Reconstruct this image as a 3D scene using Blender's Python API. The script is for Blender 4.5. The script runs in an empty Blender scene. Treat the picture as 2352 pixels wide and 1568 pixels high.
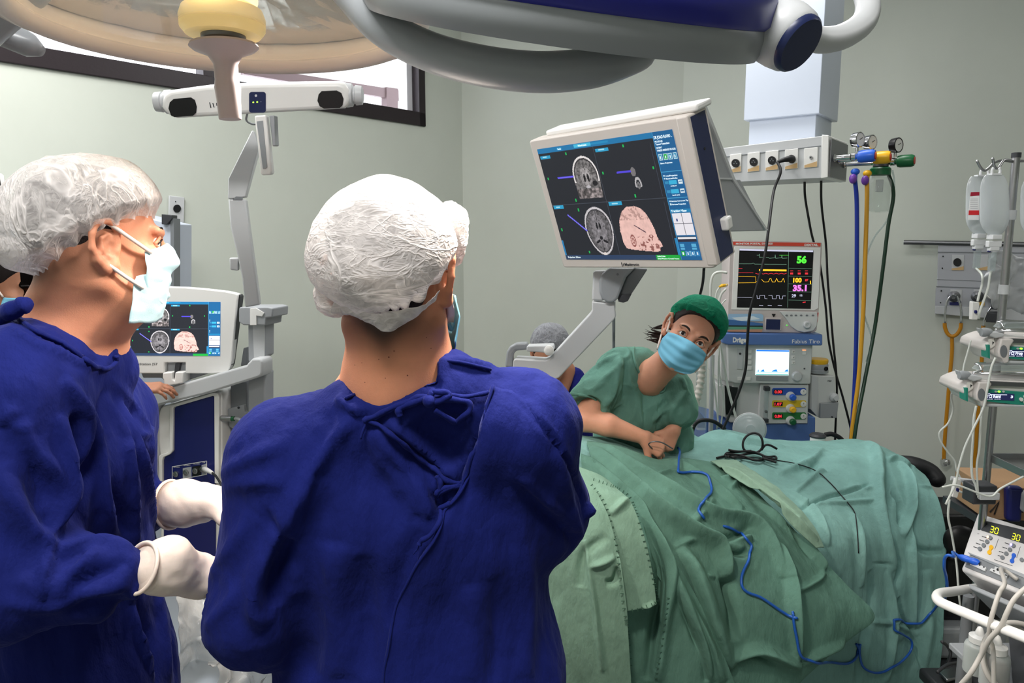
import bpy, math, random
import numpy as np
from mathutils import Vector, Matrix, noise
from mathutils.bvhtree import BVHTree
random.seed(7)
PI = math.pi
sc = bpy.context.scene
COL = sc.collection

# ------------------------------------------------------------------ camera
FPX = 1700.0; PITCH = math.radians(8.0); CAMH = 1.65
cam_d = bpy.data.cameras.new('camera'); cam = bpy.data.objects.new('camera', cam_d); COL.objects.link(cam)
cam.location = (0, 0, CAMH); cam.rotation_euler = (math.radians(90) - PITCH, 0, 0)
cam_d.sensor_width = 36.0; cam_d.lens = FPX/2352*36.0; cam_d.clip_start = 0.02
sc.camera = cam
# ------------------------------------------------------------------ view, world
sc.view_settings.view_transform = 'Standard'
sc.view_settings.look = 'None'
sc.view_settings.gamma = 1.0
sc.view_settings.use_curve_mapping = False
sc.view_settings.exposure = 0.0
world = bpy.data.worlds.new('world'); sc.world = world; world.use_nodes = True
wb = world.node_tree.nodes['Background']; wb.inputs[0].default_value = (0.93, 0.95, 1.0, 1); wb.inputs[1].default_value = 5.0
# ------------------------------------------------------------------ ceiling lamps' light
def area(name, loc, size, power, col, rot=(0, 0, 0), spread=180):
    l = bpy.data.lights.new(name, 'AREA'); l.shape = 'RECTANGLE'; l.size, l.size_y = size
    l.energy = power; l.color = col; l.spread = math.radians(spread)
    o = bpy.data.objects.new(name, l); o.location = loc; o.rotation_euler = rot; COL.objects.link(o)
    return o
CEIL = 3.3
LAMPS = [(-1.7, 2.3, 49), (0.9, 3.2, 35), (-0.4, 0.1, 70), (3.2, 1.6, 11), (-1.4, -1.2, 9)]
for i, (x, y, p) in enumerate(LAMPS):
    area('ceiling_light_glow', (x, y, CEIL-.075), (1.15, .5), p, (1.0, .985, .965))
def spot(name, loc, target, power, angle, blend, col, r):
    l = bpy.data.lights.new(name, 'SPOT'); l.energy = power; l.color = col
    l.spot_size = math.radians(angle); l.spot_blend = blend; l.shadow_soft_size = r
    o = bpy.data.objects.new(name, l); o.location = loc
    o.rotation_euler = (Vector(target)-Vector(loc)).to_track_quat('-Z', 'Y').to_euler(); COL.objects.link(o)
    return o
spot('surgical_lamp_beam', (-.44, 1.42, 1.99), (-.44, 1.34, .9), 30, 116, .06, (1, .90, .80), .03)
spot('surgical_lamp_beam', (.03, 1.16, 1.915), (-.10, 1.16, 1.0), 38, 130, .25, (1, .90, .80), .05)
lb_ = bpy.data.lights.new('surgical_lamp_bulb', 'POINT'); lb_.energy = 2.6; lb_.color = (1, .85, .65); lb_.shadow_soft_size = .02
lo_ = bpy.data.objects.new('surgical_lamp_bulb', lb_); lo_.location = (-.505, 1.30, 2.125); COL.objects.link(lo_)

# ------------------------------------------------------------------ helpers: pixels to points
CP, SP = math.cos(PITCH), math.sin(PITCH)
CAM = Vector((0, 0, CAMH))
def ray(px, py):
    x = (px-1176)/FPX; y = (784-py)/FPX
    return Vector((x, CP+y*SP, -SP+y*CP))
def P(px, py, Y):
    d = ray(px, py); return CAM + d*(Y/d.y)
def Z(px, py, z):                       # point on the horizontal plane at height z
    d = ray(px, py); return CAM + d*((z-CAMH)/d.z)
class Plane:
    """a plane in the room; at() finds where the line of sight through a photo point meets it"""
    def __init__(s, a, b, c):
        s.o = Vector(a); n = (Vector(b)-s.o).cross(Vector(c)-s.o).normalized()
        if n.dot(s.o-CAM) > 0: n = -n
        s.n = n; s.ax()
    def ax(s):
        s.x = Vector((0, 0, 1)).cross(s.n); s.x = s.x.normalized() if s.x.length > 1e-5 else Vector((1, 0, 0))
        s.y = s.n.cross(s.x).normalized()
    @staticmethod
    def yaw(p, deg, tilt=0, roll=0):      # deg>0: faces towards the right of the picture
        a = math.radians(deg); t = math.radians(tilt)
        n = Vector((math.sin(a)*math.cos(t), -math.cos(a)*math.cos(t), math.sin(t)))
        pl = Plane.__new__(Plane); pl.o = Vector(p); pl.n = n; pl.ax(); return pl
    def at(s, px, py, w=0.0):
        d = ray(px, py); o = s.o + s.n*w
        return CAM + d*((o-CAM).dot(s.n)/d.dot(s.n))
    def up(s, px, py, w=0.0):               # same spot of the surface, lifted by w
        return s.at(px, py) + s.n*w
def srgb(r, g, b):
    f = lambda c: (c/255/12.92) if c/255 <= .04045 else ((c/255+.055)/1.055)**2.4
    return (f(r), f(g), f(b), 1.0)
# ------------------------------------------------------------------ helpers: materials
def _new(name):
    m = bpy.data.materials.new(name); m.use_nodes = True
    nt = m.node_tree; return m, nt, nt.nodes['Principled BSDF']
def _noise(nt, scale, detail=4, rough=.6, coord='Object', stretch=None):
    tc = nt.nodes.new('ShaderNodeTexCoord'); n = nt.nodes.new('ShaderNodeTexNoise')
    n.inputs['Scale'].default_value = scale; n.inputs['Detail'].default_value = detail; n.inputs['Roughness'].default_value = rough
    if stretch:
        mp = nt.nodes.new('ShaderNodeMapping'); mp.inputs['Scale'].default_value = stretch
        nt.links.new(tc.outputs[coord], mp.inputs[0]); nt.links.new(mp.outputs[0], n.inputs[0])
    else: nt.links.new(tc.outputs[coord], n.inputs[0])
    return n
def mat(name, rgb, rough=.5, metal=0, bump=0, bscale=60, var=0, vscale=8, spec=.5, sheen=0, coat=0, trans=0, ior=1.45, alpha=1, emit=0, sss=0):
    m, nt, b = _new(name)
    c = srgb(*rgb)
    b.inputs['Base Color'].default_value = c; b.inputs['Roughness'].default_value = rough; b.inputs['Metallic'].default_value = metal
    b.inputs['Specular IOR Level'].default_value = spec; b.inputs['Coat Weight'].default_value = coat
    b.inputs['Sheen Weight'].default_value = sheen; b.inputs['Sheen Roughness'].default_value = .5
    b.inputs['Transmission Weight'].default_value = trans; b.inputs['IOR'].default_value = ior; b.inputs['Alpha'].default_value = alpha
    if sss:
        b.inputs['Subsurface Weight'].default_value = sss; b.inputs['Subsurface Radius'].default_value = (.012, .005, .003); b.inputs['Subsurface Scale'].default_value = 1
    if emit:
        b.inputs['Emission Color'].default_value = c; b.inputs['Emission Strength'].default_value = emit
    if var:
        n = _noise(nt, vscale); r = nt.nodes.new('ShaderNodeValToRGB')
        r.color_ramp.elements[0].position = .3; r.color_ramp.elements[1].position = .7
        r.color_ramp.elements[0].color = [x*(1-var) for x in c[:3]]+[1]; r.color_ramp.elements[1].color = [min(1, x*(1+var)) for x in c[:3]]+[1]
        nt.links.new(n.outputs[0], r.inputs[0]); nt.links.new(r.outputs[0], b.inputs['Base Color'])
    if bump:
        n = _noise(nt, bscale); bu = nt.nodes.new('ShaderNodeBump'); bu.inputs['Strength'].default_value = bump; bu.inputs['Distance'].default_value = .004
        nt.links.new(n.outputs[0], bu.inputs['Height']); nt.links.new(bu.outputs[0], b.inputs['Normal'])
    return m
def mat_attr(name, emit=0, rough=.4, spec=.5):
    """colour comes from the surface's own printed or displayed pattern (attribute Col)"""
    m, nt, b = _new(name); a = nt.nodes.new('ShaderNodeAttribute'); a.attribute_name = 'Col'
    b.inputs['Roughness'].default_value = rough; b.inputs['Specular IOR Level'].default_value = spec
    if emit:
        b.inputs['Base Color'].default_value = (.01, .01, .01, 1)
        nt.links.new(a.outputs[0], b.inputs['Emission Color']); b.inputs['Emission Strength'].default_value = emit
    else: nt.links.new(a.outputs[0], b.inputs['Base Color'])
    return m
def mat_clear(name, rgb=(235, 240, 240), alpha=.25, rough=.08, amax=.55):
    """thin clear plastic or glass: part see-through, part glossy"""
    m, nt, b = _new(name); out = nt.nodes['Material Output']
    b.inputs['Base Color'].default_value = srgb(*rgb); b.inputs['Roughness'].default_value = rough
    t = nt.nodes.new('ShaderNodeBsdfTransparent'); t.inputs[0].default_value = srgb(*rgb); mx = nt.nodes.new('ShaderNodeMixShader')
    lw = nt.nodes.new('ShaderNodeLayerWeight'); lw.inputs[0].default_value = .35
    mr = nt.nodes.new('ShaderNodeMapRange'); mr.inputs['To Min'].default_value = alpha; mr.inputs['To Max'].default_value = min(1, alpha+amax)
    nt.links.new(lw.outputs['Facing'], mr.inputs[0]); nt.links.new(mr.outputs[0], mx.inputs[0])
    nt.links.new(t.outputs[0], mx.inputs[1]); nt.links.new(b.outputs[0], mx.inputs[2]); nt.links.new(mx.outputs[0], out.inputs[0])
    return m
# ------------------------------------------------------------------ helpers: meshes
ORI = {}
def props(o, label=None, cat=None, group=None, kind=None):
    if label: o['label'] = label
    if cat: o['category'] = cat
    if group: o['group'] = group
    if kind: o['kind'] = kind
    return o
def thing(name, loc, label, cat, group=None):
    o = bpy.data.objects.new(name, None); o.empty_display_size = .05; COL.objects.link(o)
    o.location = loc; ORI[o.name] = Vector(loc); return props(o, label, cat, group)
def link(name, V, F, mats, parent=None, smooth=35, fm=None, fc=None, bevel=0, mods=None):
    V = np.asarray(V, dtype=float)
    if parent is not None: org = ORI[parent.name]
    else: org = Vector(((V[:, 0].min()+V[:, 0].max())/2, (V[:, 1].min()+V[:, 1].max())/2, V[:, 2].min()))
    me = bpy.data.meshes.new(name)
    me.from_pydata((V-np.array(org)).tolist(), [], F if isinstance(F, list) else F.tolist())
    for m in (mats if isinstance(mats, (list, tuple)) else [mats]): me.materials.append(m)
    if fm is not None: me.polygons.foreach_set('material_index', fm)
    if fc is not None:
        at = me.color_attributes.new('Col', 'FLOAT_COLOR', 'CORNER')
        lt = np.empty(len(me.polygons), dtype=np.int32); me.polygons.foreach_get('loop_total', lt)
        at.data.foreach_set('color', np.repeat(np.asarray(fc, dtype=np.float32), lt, axis=0).ravel())
    me.validate(); me.update()
    if smooth:
        me.shade_smooth()
        if smooth < 180: me.set_sharp_from_angle(angle=math.radians(smooth))
    o = bpy.data.objects.new(name, me); COL.objects.link(o); ORI[o.name] = org
    if parent is not None: o.parent = parent
    else: o.location = org
    if bevel:
        b = o.modifiers.new('bevel', 'BEVEL'); b.width = bevel; b.segments = 3; b.limit_method = 'ANGLE'; b.angle_limit = math.radians(40)
    return o
def frame(axis):
    a = Vector(axis).normalized(); t = Vector((0, 0, 1)) if abs(a.z) < .9 else Vector((1, 0, 0))
    x = t.cross(a).normalized(); return x, a.cross(x).normalized(), a
def spline(pts, n=8, closed=False):
    """catmull-rom through points"""
    p = [Vector(q) for q in pts]
    if closed: p = [p[-1]]+p+[p[0], p[1]]
    else: p = [p[0]*2-p[1]]+p+[p[-1]*2-p[-2]]
    out = []
    for i in range(1, len(p)-2):
        a, b, c, d = p[i-1:i+3]
        for k in range(n):
            t = k/n
            out.append(.5*((2*b)+(c-a)*t+(2*a-5*b+4*c-d)*t*t+(3*b-a-3*c+d)*t**3))
    if not closed: out.append(p[-2])
    return out
class MB:
    def __init__(s, *mats): s.v = []; s.f = []; s.fm = []; s.fc = []; s.mats = list(mats); s.c = (1, 1, 1, 1); s.k = 0
    def use(s, m):
        if m not in s.mats: s.mats.append(m)
        s.k = s.mats.index(m); return s
    def col(s, *rgb): s.c = srgb(*rgb); return s
    def add(s, V, F):
        o = len(s.v); s.v += [tuple(p) for p in V]
        for f in F: s.f.append([i+o for i in f]); s.fm.append(s.k); s.fc.append(s.c)
        return s
    def box(s, c, size, x=(1, 0, 0), y=(0, 1, 0)):
        c = Vector(c); x = Vector(x).normalized(); y = Vector(y).normalized(); z = x.cross(y)
        V = [c+x*(a*size[0]/2)+y*(b*size[1]/2)+z*(d*size[2]/2) for a in (-1, 1) for b in (-1, 1) for d in (-1, 1)]
        return s.add(V, [(0, 1, 3, 2), (4, 6, 7, 5), (0, 4, 5, 1), (2, 3, 7, 6), (0, 2, 6, 4), (1, 5, 7, 3)])
    def prism(s, pts, vec):
        """polygon extruded by vec"""
        pts = [Vector(p) for p in pts]; vec = Vector(vec); n = len(pts)
        V = pts+[p+vec for p in pts]
        nn = Vector((0, 0, 0))
        for i in range(n): nn += pts[i].cross(pts[(i+1) % n])
        F = [list(range(n)), list(range(2*n-1, n-1, -1))]+[[(i+1) % n, i, i+n, (i+1) % n+n] for i in range(n)]
        if nn.dot(vec) > 0: F = [f[::-1] for f in F]
        return s.add(V, F)
    def poly(s, pts): return s.add(pts, [list(range(len(pts)))])
    def px(s, pl, pts, w0, w1):
        """plate on plane pl, outline in photo points, from height w0 to w1 above the plane"""
        q = [pl.up(a, b, w0) for a, b in pts]; return s.prism(q, pl.n*(w1-w0))
    def rpx(s, pl, x0, y0, x1, y1, w0, w1, r=0, n=4):
        return s.px(pl, rrect(x0, y0, x1, y1, r, n), w0, w1)
    def tube(s, pts, r, n=10, closed=False, caps=True, flat=None):
        pts = [Vector(p) for p in pts]; N = len(pts)
        rr = [q*MB.gs for q in (r if hasattr(r, '__len__') else [r]*N)]
        ups = None; V = []
        for i, p in enumerate(pts):
            if closed: t = pts[(i+1) % N]-pts[i-1]
            else: t = pts[min(i+1, N-1)]-pts[max(i-1, 0)]
            t = t.normalized() if t.length > 1e-9 else Vector((0, 0, 1))
            if ups is None: ups = frame(t)[0]
            ups = (ups-t*ups.dot(t)); ups = ups.normalized() if ups.length > 1e-6 else frame(t)[0]
            w = t.cross(ups)
            for k in range(n):
                a = 2*PI*k/n; V.append(p+(ups*math.cos(a)+w*math.sin(a))*rr[i])
        F = []
        for i in range(N if closed else N-1):
            j = (i+1) % N
            for k in range(n): F.append((i*n+k, i*n+(k+1) % n, j*n+(k+1) % n, j*n+k))
        if not closed and caps: F += [list(range(n))[::-1], [(N-1)*n+k for k in range(n)]]
        return s.add(V, F)
    gs = 1.0
    def lathe(s, c, axis, prof, n=32, x=None, sx=1, sy=1):
        """prof: list of (radius, distance along the axis)"""
        prof = [(r*MB.gs, h*MB.gs) for r, h in prof]
        X, Y, A = frame(axis); c = Vector(c)
        if x is not None: X = Vector(x).normalized(); Y = A.cross(X)
        V = []
        for r, h in prof:
            for k in range(n):
                a = 2*PI*k/n; V.append(c+A*h+(X*math.cos(a)*sx+Y*math.sin(a)*sy)*max(r, 1e-5))
        F = []
        for i in range(len(prof)-1):
            for k in range(n): F.append((i*n+k, i*n+(k+1) % n, (i+1)*n+(k+1) % n, (i+1)*n+k))
        F += [list(range(n))[::-1], [(len(prof)-1)*n+k for k in range(n)]]
        return s.add(V, F)
    def uncap(s): s.f = s.f[:-2]; s.fm = s.fm[:-2]; s.fc = s.fc[:-2]; return s
    def cyl(s, a, b, r, n=24, r2=None):
        a = Vector(a); b = Vector(b); L = (b-a).length
        return s.lathe(a, b-a, [(r, 0), (r if r2 is None else r2, L)], n)
    def sphere(s, c, r, n=20, sc3=(1, 1, 1), axis=(0, 0, 1)):
        m = n//2; X, Y, A = frame(axis); c = Vector(c); V = []; F = []
        for i in range(m+1):
            th = PI*i/m
            for k in range(n):
                a = 2*PI*k/n
                V.append(c+(X*math.sin(th)*math.cos(a)*sc3[0]+Y*math.sin(th)*math.sin(a)*sc3[1]-A*math.cos(th)*sc3[2])*r)
        for i in range(m):
            for k in range(n): F.append((i*n+k, i*n+(k+1) % n, (i+1)*n+(k+1) % n, (i+1)*n+k))
        return s.add(V, F)
    def text(s, body, o, x, y, size, align='LEFT', bold=0, squeeze=1, lift=0, stroke=0):
        """flat lettering: o origin (base line), x, y directions, size = capital height"""
        cu = bpy.data.curves.new('lettering', 'FONT'); cu.body = body; cu.size = 1; cu.align_x = align; cu.offset = bold; cu.resolution_u = 3
        ob = bpy.data.objects.new('lettering', cu); COL.objects.link(ob)
        dg = bpy.context.evaluated_depsgraph_get(); me = bpy.data.meshes.new_from_object(ob.evaluated_get(dg))
        x = Vector(x).normalized(); y = Vector(y).normalized(); k = size/.7; n = x.cross(y)
        V = [Vector(o)+x*(v.co.x*k*squeeze)+y*(v.co.y*k)+n*lift for v in me.vertices]
        F = [list(p.vertices) for p in me.polygons]
        bpy.data.objects.remove(ob); bpy.data.curves.remove(cu); bpy.data.meshes.remove(me)
        return s.add(V, F)
    def ptext(s, pl, body, px0, py, px1, cap, w=.001, bold=.02, py1=None):
        """lettering fitted between two photo points on the plane, cap = capital height in photo points"""
        a = pl.up(px0, py, w); b = pl.up(px1, py if py1 is None else py1, w); x = (b-a)
        k = (pl.up(px0, py-cap, w)-a); y = k-x.normalized()*k.dot(x.normalized()); size = y.length
        o = len(s.v); s.text(body, (0, 0, 0), (1, 0, 0), (0, 1, 0), size, bold=bold)
        T = s.v[o:]
        if not T: return s
        mn = min(t[0] for t in T); mx = max(t[0] for t in T); q = x.length/max(mx-mn, 1e-6); X = x.normalized(); Yv = y.normalized()
        for i in range(o, len(s.v)): s.v[i] = tuple(a+X*((s.v[i][0]-mn)*q)+Yv*s.v[i][1])
        return s
    def build(s, name, parent=None, smooth=35, bevel=0, label=None, cat=None, group=None, kind=None):
        o = link(name, s.v, s.f, s.mats, parent, smooth, s.fm, s.fc, bevel)
        return props(o, label, cat, group, kind)
def rrect(x0, y0, x1, y1, r=0, n=4):
    if r <= 0: return [(x0, y0), (x1, y0), (x1, y1), (x0, y1)]
    out = []
    for cx, cy, a0 in ((x1-r, y0+r, -90), (x1-r, y1-r, 0), (x0+r, y1-r, 90), (x0+r, y0+r, 180)):
        for k in range(n+1):
            a = math.radians(a0+90*k/n); out.append((cx+r*math.cos(a), cy+r*math.sin(a)))
    return out
def circ(cx, cy, rx, ry=None, n=20):
    ry = rx if ry is None else ry
    return [(cx+rx*math.cos(2*PI*k/n), cy+ry*math.sin(2*PI*k/n)) for k in range(n)]
def mb(*m): return MB(*m)
def wall_strip(pl, pts): return [pl.at(*p) for p in pts]

# ------------------------------------------------------------------ helpers: blended solid shapes
class Sdf:
    """distance field on a grid; shapes are blended softly, mesh() returns its surface"""
    def __init__(s, lo, hi, h):
        s.h = h; s.lo = np.array(lo, dtype=np.float64); n = np.ceil((np.array(hi)-s.lo)/h).astype(int)+1; s.n = n
        s.ax = [s.lo[i]+h*np.arange(n[i]) for i in range(3)]; s.F = np.full(tuple(n), .5)
    def _reg(s, lo, hi, pad):
        i0 = np.clip(np.floor((np.array(lo)-pad-s.lo)/s.h).astype(int), 0, s.n); i1 = np.clip(np.ceil((np.array(hi)+pad-s.lo)/s.h).astype(int)+1, 0, s.n)
        sl = tuple(slice(a, b) for a, b in zip(i0, i1))
        if any(a >= b for a, b in zip(i0, i1)): return None, None
        X, Y, Zz = np.meshgrid(s.ax[0][sl[0]], s.ax[1][sl[1]], s.ax[2][sl[2]], indexing='ij')
        return sl, np.stack([X, Y, Zz], -1)
    def comb(s, sl, d, k, sub=False):
        F = s.F[sl]
        if sub: F = -F
        if k > 0:
            hh = np.clip(.5+.5*(d-F)/k, 0, 1); r = d*(1-hh)+F*hh-k*hh*(1-hh)
        else: r = np.minimum(F, d)
        s.F[sl] = -r if sub else r
    def cap(s, a, b, ra, rb=None, k=.02, sub=False):
        rb = ra if rb is None else rb; a = np.array(a, float); b = np.array(b, float); R = max(ra, rb)
        sl, G = s._reg(np.minimum(a, b)-R, np.maximum(a, b)+R, k+.03)
        if sl is None: return s
        ab = b-a; L = max((ab**2).sum(), 1e-9); t = np.clip(((G-a)@ab)/L, 0, 1)
        d = np.sqrt((((G-a)-t[..., None]*ab)**2).sum(-1))-(ra+(rb-ra)*t); s.comb(sl, d, k, sub); return s
    def chain(s, pts, rs, k=.02, sub=False):
        for i in range(len(pts)-1): s.cap(pts[i], pts[i+1], rs[i], rs[i+1], k, sub)
        return s
    def ell(s, c, r, M=None, k=.02, sub=False):
        c = np.array(c, float); r = np.array(r, float); R = r.max()
        sl, G = s._reg(c-R, c+R, k+.03)
        if sl is None: return s
        p = G-c
        if M is not None: p = p@np.array(M)          # columns of M are the local axes
        k0 = np.sqrt(((p/r)**2).sum(-1)); k1 = np.sqrt(((p/r**2)**2).sum(-1))
        s.comb(sl, k0*(k0-1)/np.maximum(k1, 1e-6), k, sub); return s
    def ecap(s, a, b, ra, rb, x, k=.03):
        """cone with oval section; ra, rb = (half width along x, half depth)"""
        a = np.array(a, float); b = np.array(b, float); R = max(ra+rb) if isinstance(ra, tuple) else max(ra)
        z = b-a; L = np.linalg.norm(z); z /= L; x = np.array(x, float); x -= z*(x@z); x /= np.linalg.norm(x); y = np.cross(z, x)
        sl, G = s._reg(np.minimum(a, b)-R, np.maximum(a, b)+R, k+.03)
        if sl is None: return s
        p = G-a; t = p@z; tc = np.clip(t/L, 0, 1); rx = ra[0]+(rb[0]-ra[0])*tc; ry = ra[1]+(rb[1]-ra[1])*tc; m = np.minimum(rx, ry); zo = t-tc*L
        d = (np.sqrt(((p@x)/rx)**2+((p@y)/ry)**2+(zo/m)**2)-1)*m; s.comb(sl, d, k); return s
    def mesh(s):
        F = s.F; S = F < 0; nx, ny, nz = F.shape
        def cn(A, i, j, k): return A[i:nx-1+i, j:ny-1+j, k:nz-1+k]
        cs = [(i, j, k) for i in (0, 1) for j in (0, 1) for k in (0, 1)]
        cnt = sum(cn(S, *c).astype(np.int8) for c in cs); mix = (cnt > 0) & (cnt < 8)
        I = np.argwhere(mix); acc = np.zeros((len(I), 3)); c_ = np.zeros(len(I))
        vals = {c: F[I[:, 0]+c[0], I[:, 1]+c[1], I[:, 2]+c[2]] for c in cs}
        for a in cs:
            for ax in range(3):
                if a[ax]: continue
                b = list(a); b[ax] = 1; b = tuple(b); fa, fb = vals[a], vals[b]; m = (fa < 0) != (fb < 0)
                t = np.where(m, fa/np.where(fa-fb == 0, 1, fa-fb), 0); q = np.tile(np.array(a, float), (len(I), 1)); q[:, ax] = t
                acc += q*m[:, None]; c_ += m
        V = s.lo+s.h*(I+acc/c_[:, None])
        vid = np.full(mix.shape, -1, dtype=np.int64); vid[mix] = np.arange(len(I))
        Q = []
        for ax in range(3):
            u, w = [(1, 2), (2, 0), (0, 1)][ax]
            A = np.moveaxis(S, (ax, u, w), (0, 1, 2)); W = np.moveaxis(vid, (ax, u, w), (0, 1, 2))
            e = A[:-1, 1:-1, 1:-1] != A[1:, 1:-1, 1:-1]; J = np.argwhere(e); i, j, k = J[:, 0], J[:, 1]+1, J[:, 2]+1
            q = np.stack([W[i, j-1, k-1], W[i, j, k-1], W[i, j, k], W[i, j-1, k]], 1)
            fl = ~A[i, j, k]; q[fl] = q[fl][:, ::-1]; Q.append(q)
        Q = np.concatenate(Q); Q = Q[(Q >= 0).all(1)]
        return V, Q
def normals(V, Q):
    N = np.zeros_like(V)
    a = V[Q[:, 2]]-V[Q[:, 0]]; b = V[Q[:, 3]]-V[Q[:, 1]]; n = np.cross(a, b)
    for i in range(4): np.add.at(N, Q[:, i], n)
    return N/np.maximum(np.linalg.norm(N, axis=1), 1e-12)[:, None]
def bvh(V, Q): return BVHTree.FromPolygons([Vector(v) for v in V], [list(map(int, q)) for q in Q])
def hit(tree, px, py, default=None):
    r = tree.ray_cast(CAM, ray(px, py).normalized())
    return (r[0], r[1]) if r[0] is not None else (default, None)
def hits(tree, pts, lift=0, n=6, curve=True, flat=0):
    """photo polyline laid on a surface"""
    if curve: q = spline([Vector((a, b, 0)) for a, b in pts], n)
    else: q = [Vector((a, b, 0)) for a, b in pts]
    out = []
    for p in q:
        h, nn = hit(tree, p.x, p.y)
        if h is not None:
            if nn.dot(h-CAM) > 0: nn = -nn
            out.append(h+nn*lift)
    if flat and out:
        md = sorted(p.y for p in out)[len(out)//2]; out = [p for p in out if abs(p.y-md) < flat]
    return out
FOLD_W, FOLD_H = .88, 1.35
def fold(V, N, line, w, h, taper=True):
    """raise (h>0) or sink (h<0) a soft crease of width w along a 3-D line"""
    if len(line) < 2: return
    w *= FOLD_W; h *= FOLD_H
    L = np.array([list(p) for p in line]); lo = L.min(0)-3*w; hi = L.max(0)+3*w
    I = np.where(((V > lo) & (V < hi)).all(1))[0]
    if not len(I): return
    Pp = V[I]; best = np.full(len(I), 1e9); bt = np.zeros(len(I)); n = len(L)-1
    for i in range(n):
        a, b = L[i], L[i+1]; ab = b-a; t = np.clip(((Pp-a)@ab)/max((ab@ab), 1e-12), 0, 1)
        d = ((Pp-a-t[:, None]*ab)**2).sum(1); m = d < best; best[m] = d[m]; bt[m] = (i+t[m])/n
    g = np.exp(-best/(w*w))*h
    if taper: g *= np.clip(np.sin(np.pi*np.clip(bt, 0, 1)), 0, 1)**.5
    V[I] += N[I]*g[:, None]
def fnoise(V, sc_, seed=0, octv=3):
    return np.array([noise.fractal((v[0]*sc_[0]+seed, v[1]*sc_[1]+seed*1.7, v[2]*sc_[2]-seed), 1.0, 2.0, octv) for v in V])
# ================================================================== materials
M = {}
M['wall'] = mat('wall_paint', (199, 204, 194), .55, bump=.05, bscale=40, var=.02, vscale=3)
M['floor'] = mat('floor_vinyl', (118, 120, 116), .35, bump=.05, var=.12, vscale=25)
M['ceil'] = mat('ceiling_paint', (228, 228, 222), .8)
M['dframe'] = mat('dark_window_frame', (38, 30, 34), .4, bump=.1)
M['bframe'] = mat('brown_window_frame', (96, 78, 80), .5)
M['white'] = mat('white_plastic', (232, 231, 228), .35)
M['cream'] = mat('cream_plastic', (212, 204, 197), .4)
M['lgrey'] = mat('light_grey_plastic', (196, 198, 200), .38)
M['grey'] = mat('grey_plastic', (158, 161, 165), .4)
M['mgrey'] = mat('mid_grey_plastic', (118, 122, 126), .4)
M['dgrey'] = mat('dark_grey_plastic', (52, 54, 58), .45)
M['black'] = mat('black_plastic', (14, 14, 17), .35)
M['rubber'] = mat('black_rubber', (18, 19, 22), .55)
M['navy'] = mat('navy_panel', (24, 30, 96), .35)
M['dnavy'] = mat('dark_navy_panel', (28, 38, 78), .35)
M['chrome'] = mat('chrome', (215, 215, 218), .12, metal=1)
M['steel'] = mat('brushed_steel', (170, 170, 172), .3, metal=1)
M['dsteel'] = mat('dull_steel', (120, 121, 124), .38, metal=.9)
M['pend'] = mat('white_painted_metal', (194, 202, 216), .35)
M['blue'] = mat('blue_plastic', (40, 96, 205), .35)
M['yellow'] = mat('yellow_plastic', (235, 180, 30), .35)
M['green'] = mat('green_plastic', (18, 92, 52), .35)
M['purple'] = mat('purple_plastic', (110, 62, 160), .35)
M['orange'] = mat('amber_rubber', (196, 132, 22), .35)
M['red'] = mat('red_plastic', (205, 40, 32), .4)
M['glass'] = mat_clear('clear_glass', (246, 248, 247), .06, .03, .18); M['pane'] = mat_clear('window_pane_glass', (250, 250, 252), .02, .02, .05)
M['clear'] = mat_clear('clear_plastic', (228, 234, 234), .13, .12, .32)
M['vinyl'] = mat_clear('clear_vinyl_sheet', (232, 232, 230), .14, .12, .4)
M['printed'] = mat_attr('printed_surface', 0, .45)
M['screen'] = mat_attr('lit_screen', .95)
M['screenb'] = mat_attr('bright_lit_screen', 1.5)

# ================================================================== the room
K1 = Vector((-.34, 5.2, 0)); K2 = Vector((1.115, 5.0, 0))
dA = Vector((-.65, -.76, 0)).normalized(); dC = Vector((.825, -.565, 0)).normalized()
KA = K1+dA*6.5; KC = K2+dC*6.0; KR1 = Vector((4.0, -2.4, 0)); KR2 = Vector((-.77, -2.99, 0))
poly = [K1, K2, KC, KR1, KR2, KA]
up = Vector((0, 0, 1))
WA = Plane(K1, K1+dA, K1+up); WB = Plane(K1, K2, K1+up); WC = Plane(K2, K2+dC, K2+up)
def wall(name, a, b, z0=0, z1=CEIL, t=.12):
    n = (b-a).cross(up).normalized(); c = (a+b)/2
    if n.dot(Vector((.8, 1.2, 0))-c) > 0: n = -n      # thickness goes outwards
    m = mb(M['wall']); e = (b-a).normalized()*(0 if 'left' in name else .0)
    m.prism([a-e+up*z0, b+e+up*z0, b+e+up*z1, a-e+up*z1], n*t); return m
m = mb(M['floor']); m.prism([p+Vector((0, 0, 0)) for p in poly], Vector((0, 0, -.1))); m.build('floor', kind='structure', smooth=0)
m = mb(M['ceil']); m.prism([p+up*CEIL for p in poly], Vector((0, 0, .1))); m.build('ceiling', kind='structure', smooth=0)
# left wall with the window opening
wbr = WA.at(975, 291); sW = (Vector((wbr.x, wbr.y, 0))-K1).length; zW = wbr.z; zT = 3.18; sE = sW+4.4
nA = -WA.n
m = mb(M['wall'])
def wa(s, z): return K1+dA*s+up*z
for s0, s1, z0, z1 in ((0, 6.5, 0, zW), (0, sW, zW, CEIL), (sE, 6.5, zW, CEIL), (sW, sE, zT, CEIL)):
    m.prism([wa(s0, z0), wa(s1, z0), wa(s1, z1), wa(s0, z1)], nA*.14)
m.build('wall_left', kind='structure', smooth=0)
wall('wall_back', K1, K2).build('wall_back', kind='structure', smooth=0)
wall('wall_right', K2, KC).build('wall_right', kind='structure', smooth=0)
wall('wall_rear', KC, KR1).build('wall_rear', kind='structure', smooth=0)
wall('wall_behind', KR1, KR2).build('wall_behind', kind='structure', smooth=0)
wall('wall_side', KR2, KA).build('wall_side', kind='structure', smooth=0)
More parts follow.
